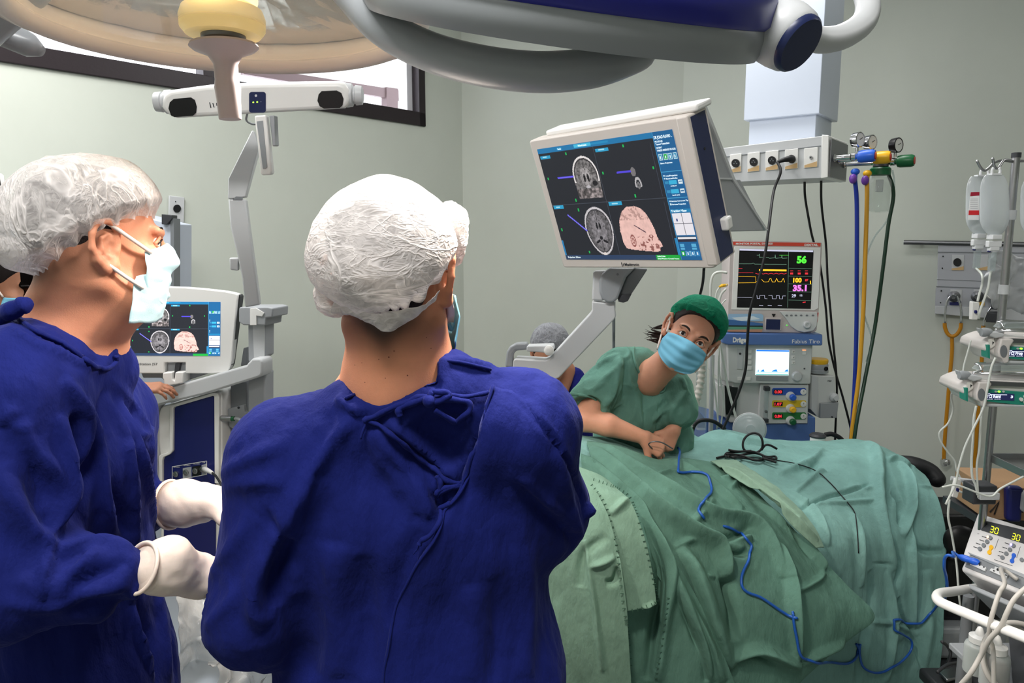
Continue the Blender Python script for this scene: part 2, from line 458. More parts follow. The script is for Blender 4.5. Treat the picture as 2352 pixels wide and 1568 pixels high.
# window: dark frame, centre post, panes
fw = .055
m = mb(M['dframe'])
def bar(m, s0, s1, z0, z1, d0=-.015, d1=.10):
    m.prism([wa(s0, z0)+nA*d0, wa(s1, z0)+nA*d0, wa(s1, z1)+nA*d0, wa(s0, z1)+nA*d0], nA*(d1-d0))
bar(m, sW, sE, zW, zW+.085); bar(m, sW, sE, zT-fw, zT); bar(m, sW, sW+fw, zW, zT); bar(m, sE-fw, sE, zW, zT)
win = m.build('window_1', kind='structure', bevel=.004, smooth=0)
def s_at(px, py): p = WA.at(px, py); return (Vector((p.x, p.y, 0))-K1).length
sp = s_at(484, 190); m = mb(M['dframe']); bar(m, sp-.035, sp+.035, zW+.05, zT-.04, 0, .08); m.build('window_post', win, smooth=0, bevel=.003)
for a, b in ((sW+.05, sp-.03), (sp+.03, sE-.05)):
    m = mb(M['pane']); bar(m, a, b, zW+.07, zT-.04, .04, .046); m.build('pane', win, smooth=0)
m = mb(M['white']); bar(m, sW+.056, sW+.10, zW+.08, zT-.05, .05, .13); m.build('window_jamb', win, smooth=0)
# what stands outside: a white soffit and the next building's brown window frame
WO = Plane(K1+nA*.75, K1+nA*.75+dA, K1+nA*.75+up)
o = thing('outside_building', WO.at(800, 300)-up*.4, 'white soffit and brown window frame of the building outside the high window', 'building')
m = mb(M['bframe'])
m.px(WO, [(560, 150), (960, 214), (960, 236), (560, 170)], -.04, 0); m.px(WO, [(886, 200), (912, 204), (912, 300), (886, 300)], -.05, .01)
m.build('frame', o, smooth=0)
m = mb(M['white']); m.px(WO, [(912, 196), (1080, 225), (1080, 330), (912, 320)], -.1, -.05); m.px(WO, [(480, 60), (1100, 130), (1100, 236), (480, 140)], -.1, -.05); m.build('soffit', o, smooth=0)
# ceiling light fixtures
for i, (x, y, p) in enumerate(LAMPS):
    t = thing('ceiling_light', (x, y, CEIL-.07), ('white ceiling light panel nearest the high window', 'white ceiling light panel nearest the room corner', 'white ceiling light panel above the middle of the room', 'white ceiling light panel nearest the right wall', 'white ceiling light panel at the back of the room')[i], 'light', 'ceiling light panels')
    mb(M['ceil']).box((x, y, CEIL-.03), (1.25, .6, .06)).build('housing', t, smooth=0, bevel=.005)

# ================================================================== wall details
def outlet(pl, T, name, x0, y0, x1, y1, label, cat, hole=True):
    pass
t = thing('wall_socket', WA.at(402, 510), 'grey wall plate with one round black socket, above the white cabinet behind the left man', 'socket')
m = mb(M['lgrey']); m.px(WA, [(386, 449), (421, 453), (420, 511), (385, 510)], .002, .014); m.build('plate', t, bevel=.003)
m = mb(M['black']); m.px(WA, circ(403, 479, 8.5, 9), .014, .020); m.px(WA, circ(400, 463, 1.2), .014, .016); m.px(WA, circ(402, 496, 1.5), .014, .016); m.build('socket_face', t)
# ================================================================== surgical lamp, left
M['lrim'] = mat('lamp_rim_paint', (216, 202, 192), .35)
M['reflector'] = mat('lamp_reflector', (206, 200, 196), .20, metal=.86, bump=.12, bscale=60)
M['lampglow'] = mat('lit_bulb', (255, 226, 160), .3, emit=2.2)
M['yring'] = mat('pale_yellow_plastic', (236, 208, 140), .35, emit=.30)
M['handle'] = mat('lamp_handle_plastic', (180, 168, 168), .42)
M['lgrey2'] = mat('lamp_grey_paint', (150, 154, 158), .3)
M['royal'] = mat('royal_blue_plastic', (36, 40, 140), .3)
MB.gs = 1.045
c1 = P(512, 58, 1.36)
t = thing('surgical_lamp', c1-up*.17, 'lit round surgical lamp with clear glass and a hanging central handle, top left', 'lamp')
m = mb(M['lrim']).lathe(c1, up, [(.298, .012), (.300, -.004), (.318, -.012), (.338, -.004), (.346, .018), (.342, .05), (.330, .052), (.305, .03), (.298, .012)], 72)
m.uncap().build('rim', t, smooth=60)
m = mb(M['lgrey2']).lathe(c1, up, [(.343, .045), (.352, .06), (.345, .10), (.30, .17), (.18, .225), (.05, .24), (.05, .232), (.17, .215), (.29, .16), (.335, .10), (.335, .05)], 64)
m.uncap().build('housing', t, smooth=60)
# faceted mirror inside
m = mb(M['reflector']); pr = []
for k in range(15):
    a = k/14; pr.append((.325*(1-a)+.06*a, .05+.11*math.sin(a*PI/2)))
m.lathe(c1, up, pr[:-1]+[(.06, .16)], 72); m.v = [(x+random.uniform(-.0008, .0008), y+random.uniform(-.0008, .0008), z+random.uniform(-.0012, .0012)) for x, y, z in m.v]; m.f = m.f[:-2]; m.fm = m.fm[:-2]; m.fc = m.fc[:-2]
m.build('reflector', t, smooth=0)
m = mb(M['glass']).lathe(c1, up, [(.302, .010), (.2, .002), (.066, 0), (.066, .003), (.2, .006), (.302, .014)], 64); m.f = m.f[:-2]; m.fm = m.fm[:-2]; m.fc = m.fc[:-2]
m.build('glass_cover', t, smooth=60)
m = mb(M['lampglow']).lathe(c1, up, [(.02, .034), (.056, .034), (.058, .040), (.058, .064), (.050, .070), (.02, .072)], 32); m.build('bulb', t)
m = mb(M['yring']).lathe(c1+up*.014, up, [(.040, -.030), (.060, -.030), (.068, -.020), (.069, -.002), (.064, .012), (.050, .020), (.030, .02), (.030, -.01)], 48); m.build('light_ring', t, smooth=40)
m = mb(M['dsteel']).lathe(c1+up*.012, up, [(.024, -.046), (.026, -.044), (.026, -.040), (.033, -.038), (.036, -.034), (.036, -.028), (.02, -.026)], 40); m.build('collar', t, smooth=40)
m = mb(M['handle']); ax = Vector((.035, 0, -1)).normalized(); c2 = c1-up*.030
m.lathe(c2, ax, [(.02, -.004), (.054, .002), (.056, .006), (.050, .011), (.028, .020), (.0195, .034), (.0195, .060), (.0215, .072), (.0195, .092), (.0185, .122), (.0180, .124), (.012, .124)], 48)
m.build('handle', t, smooth=50)
m = mb(M['lgrey2']); m.tube([P(-160, 120, 1.42), P(-60, 60, 1.40), P(30, -10, 1.36), P(80, -60, 1.34)], [.05, .045, .04, .04], 16); m.tube([P(-160, -60, 1.3), P(0, 70, 1.48), P(70, 105, 1.5), P(96, 118, 1.5)], [.03, .028, .022, .01], 14)
m.build('yoke', t, smooth=60)

# ================================================================== surgical lamp, right
P2 = lambda x, y, Y: P(x, y, Y*.85)
MB.gs = .85
rc_ = P2(1290, 66, 1.32); tilt, roll = math.radians(18.5), math.radians(7.5)
R2 = Matrix.Rotation(roll, 3, 'Y')@Matrix.Rotation(tilt, 3, 'X')
a2 = (R2@Vector((0, 0, 1))).normalized()
t = thing('surgical_lamp', rc_-up*.05, 'unlit-looking grey and blue surgical lamp head seen from behind its shell, top centre', 'lamp')
m = mb(M['lgrey2']).lathe(rc_, a2, [(.305, .014), (.312, -.002), (.325, -.004), (.334, .01), (.337, .030), (.334, .046), (.20, .14), (.20, .13), (.30, .05)], 96); m.f = m.f[:-2]; m.fm = m.fm[:-2]; m.fc = m.fc[:-2]
m.build('shell', t, smooth=50)
m = mb(M['royal']).lathe(rc_, a2, [(.335, .043), (.342, .050), (.340, .085), (.325, .115), (.29, .135), (.20, .16), (.05, .175), (.05, .16), (.25, .12), (.32, .07)], 96); m.uncap().build('blue_band', t, smooth=50)
m = mb(M['reflector']).lathe(rc_, a2, [(.31, .02), (.25, .06), (.15, .09), (.03, .10), (.03, .105), (.31, .03)], 44); m.uncap().build('reflector', t, smooth=0)
m = mb(M['glass']).lathe(rc_, a2, [(.31, .008), (.05, .002), (.05, .004), (.31, .012)], 64); m.build('glass_cover', t, smooth=60)
m = mb(M['lgrey2'])
path = spline([P2(770, -60, 1.30), P2(815, -5, 1.28), P2(880, 62, 1.24), P2(985, 118, 1.20), P2(1110, 152, 1.17), P2(1240, 166, 1.16), P2(1360, 156, 1.17), P2(1440, 130, 1.21), P2(1478, 112, 1.25)], 8)
n_ = len(path); m.tube(path, [.030 if k > 4 else .026 for k in range(n_-3)]+[.029, .026, .018], 18); m.build('grab_bar', t, smooth=60)
pA, pB = P2(1668, -2, 1.27), P2(1838, 103, 1.17); ax = (pB-pA).normalized(); L = (pB-pA).length/.85
m = mb(M['royal']).lathe(pA, ax, [(.045, -.09), (.056, -.06), (.060, .0), (.056, .020), (.03, .024)], 40); m.tube([P2(1660, 96, 1.32), P2(1650, 40, 1.31), P2(1665, -20, 1.30)], [.025, .035, .05], 16); m.build('blue_joint', t, smooth=50)
m = mb(M['lgrey']).lathe(pA, ax, [(.03, .015), (.052, .018), (.053, .022), (.053, .050), (.0515, .052), (.053, .054), (.051, L-.03), (.048, L-.012), (.044, L-.008), (.02, L-.008)], 48); m.build('joint_barrel', t, smooth=40)
m = mb(M['dnavy']).lathe(pA, ax, [(.03, L-.01), (.044, L-.010), (.044, L-.002), (.040, L+.003), (.01, L+.003)], 40); m.build('end_cap', t, smooth=40)
m = mb(M['lgrey']); pth = spline([P2(1838, 75, 1.26), P2(1885, 92, 1.30), P2(1940, 82, 1.34), P2(1985, 48, 1.38), P2(1992, 0, 1.42), P2(1965, -50, 1.46), P2(1900, -90, 1.48)], 8); m.tube(pth, .0215, 18); m.build('yoke', t, smooth=60)

MB.gs = 1.0
# ================================================================== ceiling pendant with outlets
YC = -37
FP = Plane.yaw(P(1882, 260, 3.2), YC)
t = thing('ceiling_pendant', P(1800, 420, 3.35), 'pale ceiling pendant column with a horizontal rail of electric and gas outlets', 'pendant')
def extr(m, pl, pts, d, w=0): m.px(pl, pts, w-d, w); return m
topz = [FP.at(1713, 0), FP.at(1887, 0)]
m = mb(M['pend']); a, b = FP.at(1708, 278), FP.at(1882, 260); z1 = CEIL
m.prism([Vector((b.x, b.y, b.z)), Vector((a.x, a.y, b.z)), Vector((a.x, a.y, z1)), Vector((b.x, b.y, z1))], -FP.n*.30); m.build('upper_column', t, bevel=.003)
m = mb(M['pend']); a, b = FP.at(1716, 320), FP.at(1872, 262); m.prism([p-FP.n*.02 for p in (Vector((b.x, b.y, b.z+.03)), Vector((a.x, a.y, b.z+.03)), Vector((a.x, a.y, b.z-.13)), Vector((b.x, b.y, b.z-.13)))], -FP.n*.25)
e = FP.at(1905, 290)-FP.n*.22; m.build('lower_column', t, bevel=.003)
RP = Plane.yaw(P(1898, 340, 3.02), YC)
m = mb(M['lgrey']); extr(m, RP, [(1560, 352), (1890, 312), (1888, 409), (1560, 424)], .27); m.build('rail_body', t, bevel=.003)
m = mb(M['white']); extr(m, RP, [(1888, 309), (1904, 311), (1902, 407), (1886, 410)], .30, .004); m.build('end_trim', t, bevel=.003)
m = mb(M['mgrey']); m.px(RP, [(1560, 372), (1886, 334), (1886, 336), (1560, 374)], 0, .003); m.build('seam', t)
Tz = lambda x, y: (1550+x/2.613, y/2.613)
for x0, y0, x1, y1 in ((333, 925, 402, 1035), (439, 915, 512, 1030), (547, 905, 624, 1022), (663, 895, 742, 1015), (778, 887, 860, 1006)):
    q = [Tz(x0, y0+4), Tz(x1, y0-4), Tz(x1-2, y1-4), Tz(x0-2, y1+4)]
    s_ = mb(M['white']).px(RP, q, .0, .006).build('outlet_plate', t, bevel=.0015)
    k = mb(M['orange2'] if 'orange2' in M else M.setdefault('orange2', mat('tan_print', (205, 170, 120), .5)))
    k.px(RP, [Tz(x0+2, y1-14), Tz((x0+x1)/2, y1-26), Tz(x1-4, y1-38), Tz(x1-4, y1-6), Tz(x0+2, y1+1)], .006, .0068); k.build('tan_stripe', s_, smooth=0)
    cx, cy = (x0+x1)/2+2, (y0+y1)/2; r = 24 if x0 < 700 else 10
    k = mb(M['black'] if x0 < 700 else M['steel']).px(RP, [Tz(*p) for p in circ(cx, cy, r, r*1.05)], .006, .012); k.build('socket', s_)
    k = mb(M['black'] if x0 > 700 else M['mgrey'])
    for dx, dy in ((-8, 2), (8, 2), (0, -8)) if x0 < 700 else ((0, 0),): k.px(RP, [Tz(*p) for p in circ(cx+dx, cy+dy, 3.5)], .0125, .0135)
    k.build('socket_hole', s_)
# end face: gas valves, gauges
EN = Plane.yaw(P(1905, 360, 3.02), 90+YC)
Eo = RP.at(1904, 360); rx = -RP.n; xr = Vector((0, 0, 1)).cross(rx)  # rx runs away along the end face
def E(d, px_y, out): # d along the end face, height by photo row, out from it
    b = Eo+rx*d; z = P(1905, px_y, Eo.y).z; o2 = RP.x if RP.x.x > 0 else -RP.x
    return Vector((b.x, b.y, z))+o2*out
m = mb(M['dsteel']); m.prism([E(.005, 318, .002), E(.27, 318, .002), E(.27, 405, .002), E(.005, 405, .002)], (E(0, 0, .004)-E(0, 0, 0))); m.build('gas_plate', t)
for d, nm, mt, y_, L in ((.045, 'blue_valve', M['blue'], 361, .13), (.12, 'yellow_valve', M['yellow'], 362, .17), (.215, 'green_valve', M['green'], 368, .24)):
    a = E(d, y_, .0); b = E(d, y_, L); v = (b-a).normalized()
    m = mb(M['chrome']).lathe(a, v, [(.012, 0), (.016, .01), (.010, .02), (.012, L-.06), (.016, L-.055), (.016, L-.04), (.012, L-.035), (.012, L)], 20)
    f = m.build(nm, t)
    m = mb(mt).lathe(a, v, [(.012, L-.035), (.022, L-.03), (.025, L-.02), (.025, L+.02), (.021, L+.03), (.01, L+.03)], 12); m.build('valve_knob', f)
    m = mb(M['red']).cyl(a+v*(L+.03), a+v*(L+.033), .014, 16); m.build('knob_end', f)
for d, y_, out, mt in ((.055, 322, .09, M['chrome']), (.13, 325, .12, M['chrome']), (.215, 330, .20, M['black'])):
    c = E(d, y_, out); fr = (Vector((CAM.x, CAM.y, 0))-Vector((c.x, c.y, 0))).normalized(); fr = (fr*.75+Vector((.66, .1, 0))).normalized()
    m = mb(mt).lathe(c, fr, [(.018, -.02), (.028, -.015), (.030, 0), (.030, .012), (.027, .014), (.026, .010), (.01, .010)], 28); f = m.build('pressure_gauge', t)
    m = mb(M['white']).cyl(c+fr*.0105, c+fr*.0115, .0255, 24); m.build('dial', f)
    m = mb(M['black']); q = frame(fr); m.tube([c+fr*.0125-q[0]*.004, c+fr*.0125+q[0]*.012+q[1]*.008], .0012, 5); m.build('needle', f)
    m = mb(M['chrome']).cyl(c-up*.028, c-up*.045, .006, 12); m.build('stem', f)
for d, px_y, out, mt in ((.05, 395, .09, M['blue']), (.12, 397, .12, M['yellow'])):
    c = E(d, px_y, out); m = mb(mt).sphere(c, .017, 16, (1, 1, .8)); m.tube([c, c-up*.03], .009, 12); f = m.build('outlet_elbow', t)
    m = mb(M['purple']).sphere(c+Vector((-.012, -.01, -.028)), .015, 14, (1, 1, 1.3)); m.build('purple_cap', f)
# hoses, cables, jar
def hose(name, pts, r, mt, label, cat, n=8, sides=10):
    o = mb(mt).tube(spline(pts, n), r, sides).build(name, smooth=180); return props(o, label, cat)
M['hblue'] = mat('blue_hose', (28, 52, 150), .4); M['hyel'] = mat('yellow_hose', (205, 150, 40), .4); M['hgrn'] = mat('dark_green_hose', (16, 52, 34), .4)
b0, y0_ = E(.05, 400, .09)-up*.02, E(.12, 400, .12)-up*.02
hose('gas_hose', [b0, P(1968, 470, b0.y+.02), P(1968, 620, b0.y+.05), P(1967, 760, b0.y+.1), P(1962, 900, b0.y+.12), P(1952, 1050, b0.y+.1), P(1945, 1180, b0.y+.1)], .0085, M['hblue'], 'thick blue gas hose hanging from the pendant valves', 'hose')
hose('gas_hose', [y0_, P(1991, 470, y0_.y), P(1987, 600, y0_.y), P(1982, 730, y0_.y), P(1972, 870, y0_.y), P(1955, 1010, y0_.y), P(1945, 1180, y0_.y)], .0085, M['hyel'], 'yellow gas hose hanging beside the blue one', 'hose')
g0 = E(.215, 372, .16)
hose('gas_hose', [g0, P(2052, 440, g0.y), P(2040, 520, g0.y), P(2025, 640, g0.y), P(2008, 760, g0.y), P(1985, 880, g0.y-.05), P(1962, 1010, g0.y-.1), P(1950, 1180, g0.y-.1)], .0075, M['hgrn'], 'dark green gas hose hanging rightmost from the pendant', 'hose')
hose('suction_tube', [P(2050, 390, 3.1), P(2054, 430, 3.1), P(2040, 500, 3.1), P(2008, 545, 3.1), P(1990, 590, 3.1), P(1978, 650, 3.1), P(1985, 720, 3.1), P(2002, 780, 3.1), P(1990, 830, 3.12)], .0035, M['clear'], 'thin clear suction tube curling down from the pendant jar', 'tube')
c = P(2022, 395, 3.08)
t = thing('suction_jar', c-up*.19, 'clear glass suction jar with green lid hanging under the pendant valves', 'jar')
mb(M['green']).lathe(c, -up, [(.01, -.02), (.034, -.018), (.040, -.012), (.040, .012), (.03, .014)], 28).build('lid', t)
mb(M['dgrey']).lathe(c+up*.02, up, [(.026, -.003), (.03, .002), (.026, .014), (.01, .018)], 28).build('regulator_cap', t)
m = mb(M['glass']).lathe(c, -up, [(.030, .010), (.032, .02), (.043, .035), (.045, .05), (.045, .15), (.040, .16), (.01, .162), (.01, .158), (.038, .156), (.042, .148), (.042, .05), (.029, .02)], 32); m.build('glass_body', t, smooth=50)
mb(M['lgrey']).box(c-up*.055, (.028, .012, .05)).build('float_valve', t, bevel=.003)
# cables
pg = RP.up(1822, 366, .012)
t = thing('power_plug', pg, 'black power plug in the fourth pendant outlet', 'plug')
m = mb(M['rubber']).tube([pg, pg+RP.n*.022-RP.x*.004, pg+RP.n*.04-RP.x*.02-up*.004, pg+RP.n*.046-RP.x*.045-up*.012], [.014, .013, .010, .006], 14); m.build('plug_body', t, smooth=60)
e = pg+RP.n*.046-RP.x*.045-up*.012
if RP.x.x < 0: pass
hose('power_cable', [e, P(1793, 395, e.y-.03), P(1777, 440, e.y-.05), P(1766, 520, 2.9), P(1756, 590, 2.86), P(1738, 660, 2.86), P(1722, 720, 2.86), P(1716, 790, 2.86), P(1712, 850, 2.86), P(1695, 905, 2.86), P(1672, 960, 2.86), P(1655, 1000, 2.86), P(1648, 1040, 2.86)], .0055, M['rubber'], 'black power cable running from the fourth outlet down across the patient monitor', 'cable')
hose('power_cable', [P(1848, 409, 3.2), P(1849, 450, 3.3), P(1857, 500, 3.3), P(1866, 545, 3.35), P(1882, 600, 3.5), P(1896, 700, 3.5), P(1903, 780, 3.5), P(1918, 850, 3.5), P(1938, 920, 3.5), P(1955, 990, 3.5), P(1962, 1050, 3.5), P(1965, 1180, 3.4)], .005, M['rubber'], 'black cable from the pendant underside, passing behind the monitor', 'cable')
hose('power_cable', [P(1886, 407, 3.15), P(1887, 470, 3.3), P(1897, 560, 3.45), P(1901, 640, 3.45), P(1908, 720, 3.45), P(1914, 790, 3.45), P(1921, 860, 3.45), P(1922, 920, 3.45), P(1919, 980, 3.45), P(1917, 1060, 3.45), P(1915, 1180, 3.4)], .005, M['rubber'], 'black cable from the right corner of the pendant, hanging past the vaporizer', 'cable')
# ================================================================== what the navigation screens show
def nav_raster(W=300, H=188, bright=1.0):
    A = np.zeros((H, W, 3)); A[:] = (30, 33, 42)
    v, u = np.meshgrid((np.arange(H)+.5)/H, (np.arange(W)+.5)/W, indexing='ij'); asp = W/H
    def rect(x0, y0, x1, y1, c): A[(u >= x0) & (u < x1) & (v >= y0) & (v < y1)] = c
    def line(x0, y0, x1, y1, c, w=.004):
        ax, ay, bx, by = x0*asp, y0, x1*asp, y1; t = np.clip(((u*asp-ax)*(bx-ax)+(v-ay)*(by-ay))/((bx-ax)**2+(by-ay)**2), 0, 1)
        A[np.hypot(u*asp-ax-t*(bx-ax), v-ay-t*(by-ay)) < w] = c
    rng = np.random.RandomState(3)
    def sm(sx, sy, seed):
        r = np.random.RandomState(seed).rand(int(H/sy)+3, int(W/sx)+3); yy = v*H/sy; xx = u*W/sx; i = yy.astype(int); j = xx.astype(int); f = yy-i; g = xx-j
        f = f*f*(3-2*f); g = g*g*(3-2*g)
        return (r[i, j]*(1-f)*(1-g)+r[i+1, j]*f*(1-g)+r[i, j+1]*(1-f)*g+r[i+1, j+1]*f*g)
    tex = .6*sm(4, 4, 1)+.4*sm(2.2, 2.2, 2); tex2 = .5*sm(9, 7, 5)+.5*sm(3, 3, 6)
    rect(0, 0, 1, .045, (22, 118, 172)); rect(.30, .004, .43, .03, (70, 190, 225)); rect(.43, .008, .56, .026, (30, 140, 190)); rect(.16, .008, .2, .03, (40, 150, 200))
    rect(0, .955, 1, 1, (40, 62, 96)); rect(.7, .957, .865, 1, (20, 170, 60))
    for x0, y0, x1, y1 in ((.010, .062, .095, .09), (.455, .062, .55, .09), (.010, .50, .095, .53), (.455, .50, .55, .53)): rect(x0, y0, x1, y1, (40, 160, 205)); rect(x0+.02, y0+.008, x1-.03, y1-.010, (170, 225, 240))
    rect(0, .82, .012, .955, (35, 130, 185)); rect(.852, .82, .866, .955, (35, 130, 185))
    line(.443, .045, .443, .955, (66, 72, 84), .0022); line(.0, .497, .86, .497, (66, 72, 84), .0022)
    for yy0, yy1 in ((.08, .48), (.53, .9)): line(.856-.015, yy0, .856-.015, yy1, (60, 66, 80), .002)
    # coronal slice
    cx, cy = .335, .275; dx = (u-cx)*asp; dy = v-cy
    ang = np.arctan2(dy, dx); R = np.hypot(dx/.158, dy/.172)
    head = ((R < 1) & (v < .33)) | ((np.abs(dx) < .155-.06*np.clip(v-.33, 0, 1)) & (v >= .29) & (v < .455))
    sul = np.clip(1-np.abs(sm(5, 5, 11)*.6+sm(2.5, 2.5, 12)*.4-.5)/.05, 0, 1); g = 70+90*tex-62*sul*(R > .3)+40*(R < .45); A[head] = g[head][:, None]*np.array((1, .97, .97))
    shell = head & (R > .90) & (v < .32); A[shell] = (232, 226, 224)
    dark = head & (R > .83) & (R <= .90) & (v < .3); A[dark] = (50, 46, 50)
    base = head & (v > .375); A[base] = (40+200*tex[base]**1.5)[:, None]*np.array((1, .93, .93))
    for s_ in (-1, 1): A[np.hypot((dx-s_*.022)/.013, (dy-.0-abs(dx)*.5)/.035) < 1] = (22, 20, 26)
    line(cx, .13, cx, .22, (30, 28, 34), .003); A[np.hypot(dx/.03, (dy-.085)/.012) < 1] = (190, 186, 190); A[np.hypot((dx-.09)/.03, (dy-.06)/.022) < 1] = (24, 22, 28)
    # axial slice
    cx, cy = .332, .745; dx = (u-cx)*asp; dy = v-cy; R = np.hypot(dx/(.165-.02*dy/.2), dy/.212); m_ = (R < 1) & (v < .955)
    gx = 62+80*tex-50*sul*(R > .35)+30*(np.hypot(dx/.09, dy/.15) < 1); A[m_] = gx[m_][:, None]*np.array((1, .97, 1)); A[m_ & (R > .91)] = (205, 200, 203); A[m_ & (R > .86) & (R <= .91)] = (46, 44, 50); line(cx, .57, cx, .66, (34, 32, 40), .003); line(cx, .82, cx, .93, (34, 32, 40), .003)
    for s_ in (-1, 1): A[np.hypot((dx-s_*.018)/.011, (dy+.055-abs(dx)*.4)/.030) < 1] = (18, 16, 24); A[np.hypot((dx-s_*.045)/.028, (dy-.075-abs(dx)*.35)/.012) < 1] = (18, 16, 24)
    A[np.hypot(dx/.02, (dy-.06)/.016) < 1] = (24, 22, 30); A[np.hypot(dx/.03, (dy-.20)/.012) < 1] = (225, 215, 210)
    # small sagittal scrap
    A[np.hypot((u-.683)*asp/.028, (v-.275)/.036) < 1] = (120, 116, 118); r_ = np.hypot((u-.70)*asp/.036, (v-.375)/.058); A[(r_ < 1) & (r_ > .6) & (v < .40)] = (185, 182, 184); r_ = np.hypot((u-.70)*asp/.016, (v-.385)/.03); A[(r_ < 1) & (r_ > .3)] = (120, 118, 120)
    # 3-D head, face to the right
    hx = [.492, .488, .50, .53, .575, .63, .675, .705, .722, .735, .738, .742, .760, .765, .745, .745, .72, .65, .57, .505]
    hy = [.86, .75, .66, .59, .548, .545, .57, .62, .68, .74, .78, .81, .862, .885, .895, .92, .932, .925, .915, .90]
    ins = np.zeros(A.shape[:2], bool); n = len(hx); j = n-1
    for i in range(n):
        c = ((np.array(hy[i]) > v) != (hy[j] > v)) & (u < (hx[j]-hx[i])*(v-hy[i])/(hy[j]-hy[i]+1e-12)+hx[i]); ins ^= c; j = i
    A[ins] = np.array((246, 200, 190))*(.90+.12*tex2[ins][:, None])
    top = ins & (v < .66) & (tex > .55); A[top] = (190, 150, 142); low = ins & (v > .80) & (tex > .66) & (u > .6); A[low] = (150, 95, 88)
    er = np.hypot((u-.567)*asp/.03, (v-.835)/.055); A[(er < 1) & (er > .72)] = (150, 90, 84); A[(er < .45) & (er > .25)] = (165, 105, 98)
    er = np.hypot((u-.70)*asp/.025, (v-.80)/.014); A[(er < 1) & (er > .5)] = (140, 88, 82)
    line(.60, .705, .668, .765, (60, 30, 60), .004)
    line(.112, .262, .235, .262, (84, 70, 225), .0075); line(.112, .262, .235, .262, (130, 120, 245), .003)
    line(.572, .27, .665, .27, (84, 70, 225), .0075); line(.11, .59, .232, .735, (84, 70, 225), .0075); line(.11, .59, .232, .735, (150, 150, 245), .003)
    for x, y in ((.03, .26), (.03, .72), (.225, .07), (.47, .26), (.66, .07), (.855-.03, .26), (.21, .465), (.66, .465), (.21, .55), (.21, .93)): rect(x-.005, y-.012, x+.005, y+.012, (20, 190, 90))
    # side bar
    rect(.868, 0, 1, 1, (18, 96, 150)); rect(.868, 0, .87, 1, (60, 150, 200)); rect(.87, .62-.03, 1, .62-.005, (30, 130, 180)); rect(.873, .625, .995, .80, (236, 232, 238)); line(.873, .705, .995, .705, (90, 90, 100), .002); line(.934, .625, .934, .80, (90, 90, 100), .002)
    rect(.895, .665, .905, .685, (70, 80, 140)); rect(.873, .81, .995, .85, (40, 40, 60)); rect(.876, .814, .992, .832, (236, 234, 236))
    rect(.87, .30, 1, .303, (70, 160, 205)); rect(.87, .50, 1, .503, (70, 160, 205))
    for i, c in enumerate(((60, 150, 190), (26, 180, 70), (60, 150, 190), (60, 150, 190))):
        x = .876+.031*i; rect(x, .165, x+.025, .215, (190, 225, 235)); rect(x+.003, .17, x+.022, .21, c); rect(x+.009, .18, x+.015, .20, (235, 245, 250))
    for y in (.365, .435): rect(.905, y, .955, y+.032, (56, 178, 220)); rect(.878, y+.006, .9, y+.026, (50, 140, 185)); rect(.962, y, .99, y+.032, (225, 240, 245)); rect(.966, y+.012, .988, y+.02, (40, 110, 160))
    for y in (.325, .345, .52, .545): rect(.878, y, .886, y+.012, (200, 230, 240))
    for x in (.88, .955): rect(x, .868, x+.028, .892, (90, 175, 215)); rect(x, .897, x+.028, .917, (90, 175, 215))
    for i, c in enumerate(((26, 170, 70), (50, 130, 185), (50, 130, 185), (50, 130, 185))):
        x = .876+.031*i; rect(x, .925, x+.025, .97, (150, 205, 225)); rect(x+.002, .928, x+.023, .967, c); rect(x+.009, .938, x+.016, .957, (240, 250, 255))
    return A*bright
def screen_mesh(TL, TR, BR, BL, A, m_):
    H, W = A.shape[:2]; uu = np.linspace(0, 1, W+1); vv = np.linspace(0, 1, H+1)
    c = [np.array(p) for p in (TL, TR, BR, BL)]; U, Vv = np.meshgrid(uu, vv); U = U[..., None]; Vv = Vv[..., None]
    V = (c[0]*(1-U)+c[1]*U)*(1-Vv)+(c[3]*(1-U)+c[2]*U)*Vv
    i = np.arange((H+1)*(W+1)).reshape(H+1, W+1)
    F = np.stack([i[1:, :-1], i[1:, 1:], i[:-1, 1:], i[:-1, :-1]], -1).reshape(-1, 4)
    C = A.reshape(-1, 3)/255.; C = np.where(C <= .04045, C/12.92, ((C+.055)/1.055)**2.4)
    return V.reshape(-1, 3), F, np.concatenate([C, np.ones((len(C), 1))], 1)
def quad_uv(TL, TR, BR, BL):
    """bilinear point on a quad"""
    def f(u, v, w=0):
        n = (TR-TL).cross(BL-TL).normalized(); n = n if n.dot(TL-CAM) < 0 else -n
        return (TL*(1-u)+TR*u)*(1-v)+(BL*(1-u)+BR*u)*v+n*w
    return f

# ================================================================== navigation display on its arm
NP = Plane.yaw(P(1217, 325, 2.30), -44.6, -20.5)
Tn = lambda x, y: (1180+x/3.267, 220+y/3.267)
def N(*q): return [Tn(*p) for p in q]
t = thing('navigation_display', NP.at(1450, 600)-NP.n*.03, 'large tilted white flat display showing brain scans, right of the room corner', 'monitor')
m = mb(M['cream']).px(NP, N((115, 352), (122, 338), (140, 332), (1270, 152), (1292, 150), (1400, 640), (1530, 1272), (1500, 1292), (1480, 1296), (385, 1290), (368, 1278)), -.055, 0); m.build('bezel', t, bevel=.005)
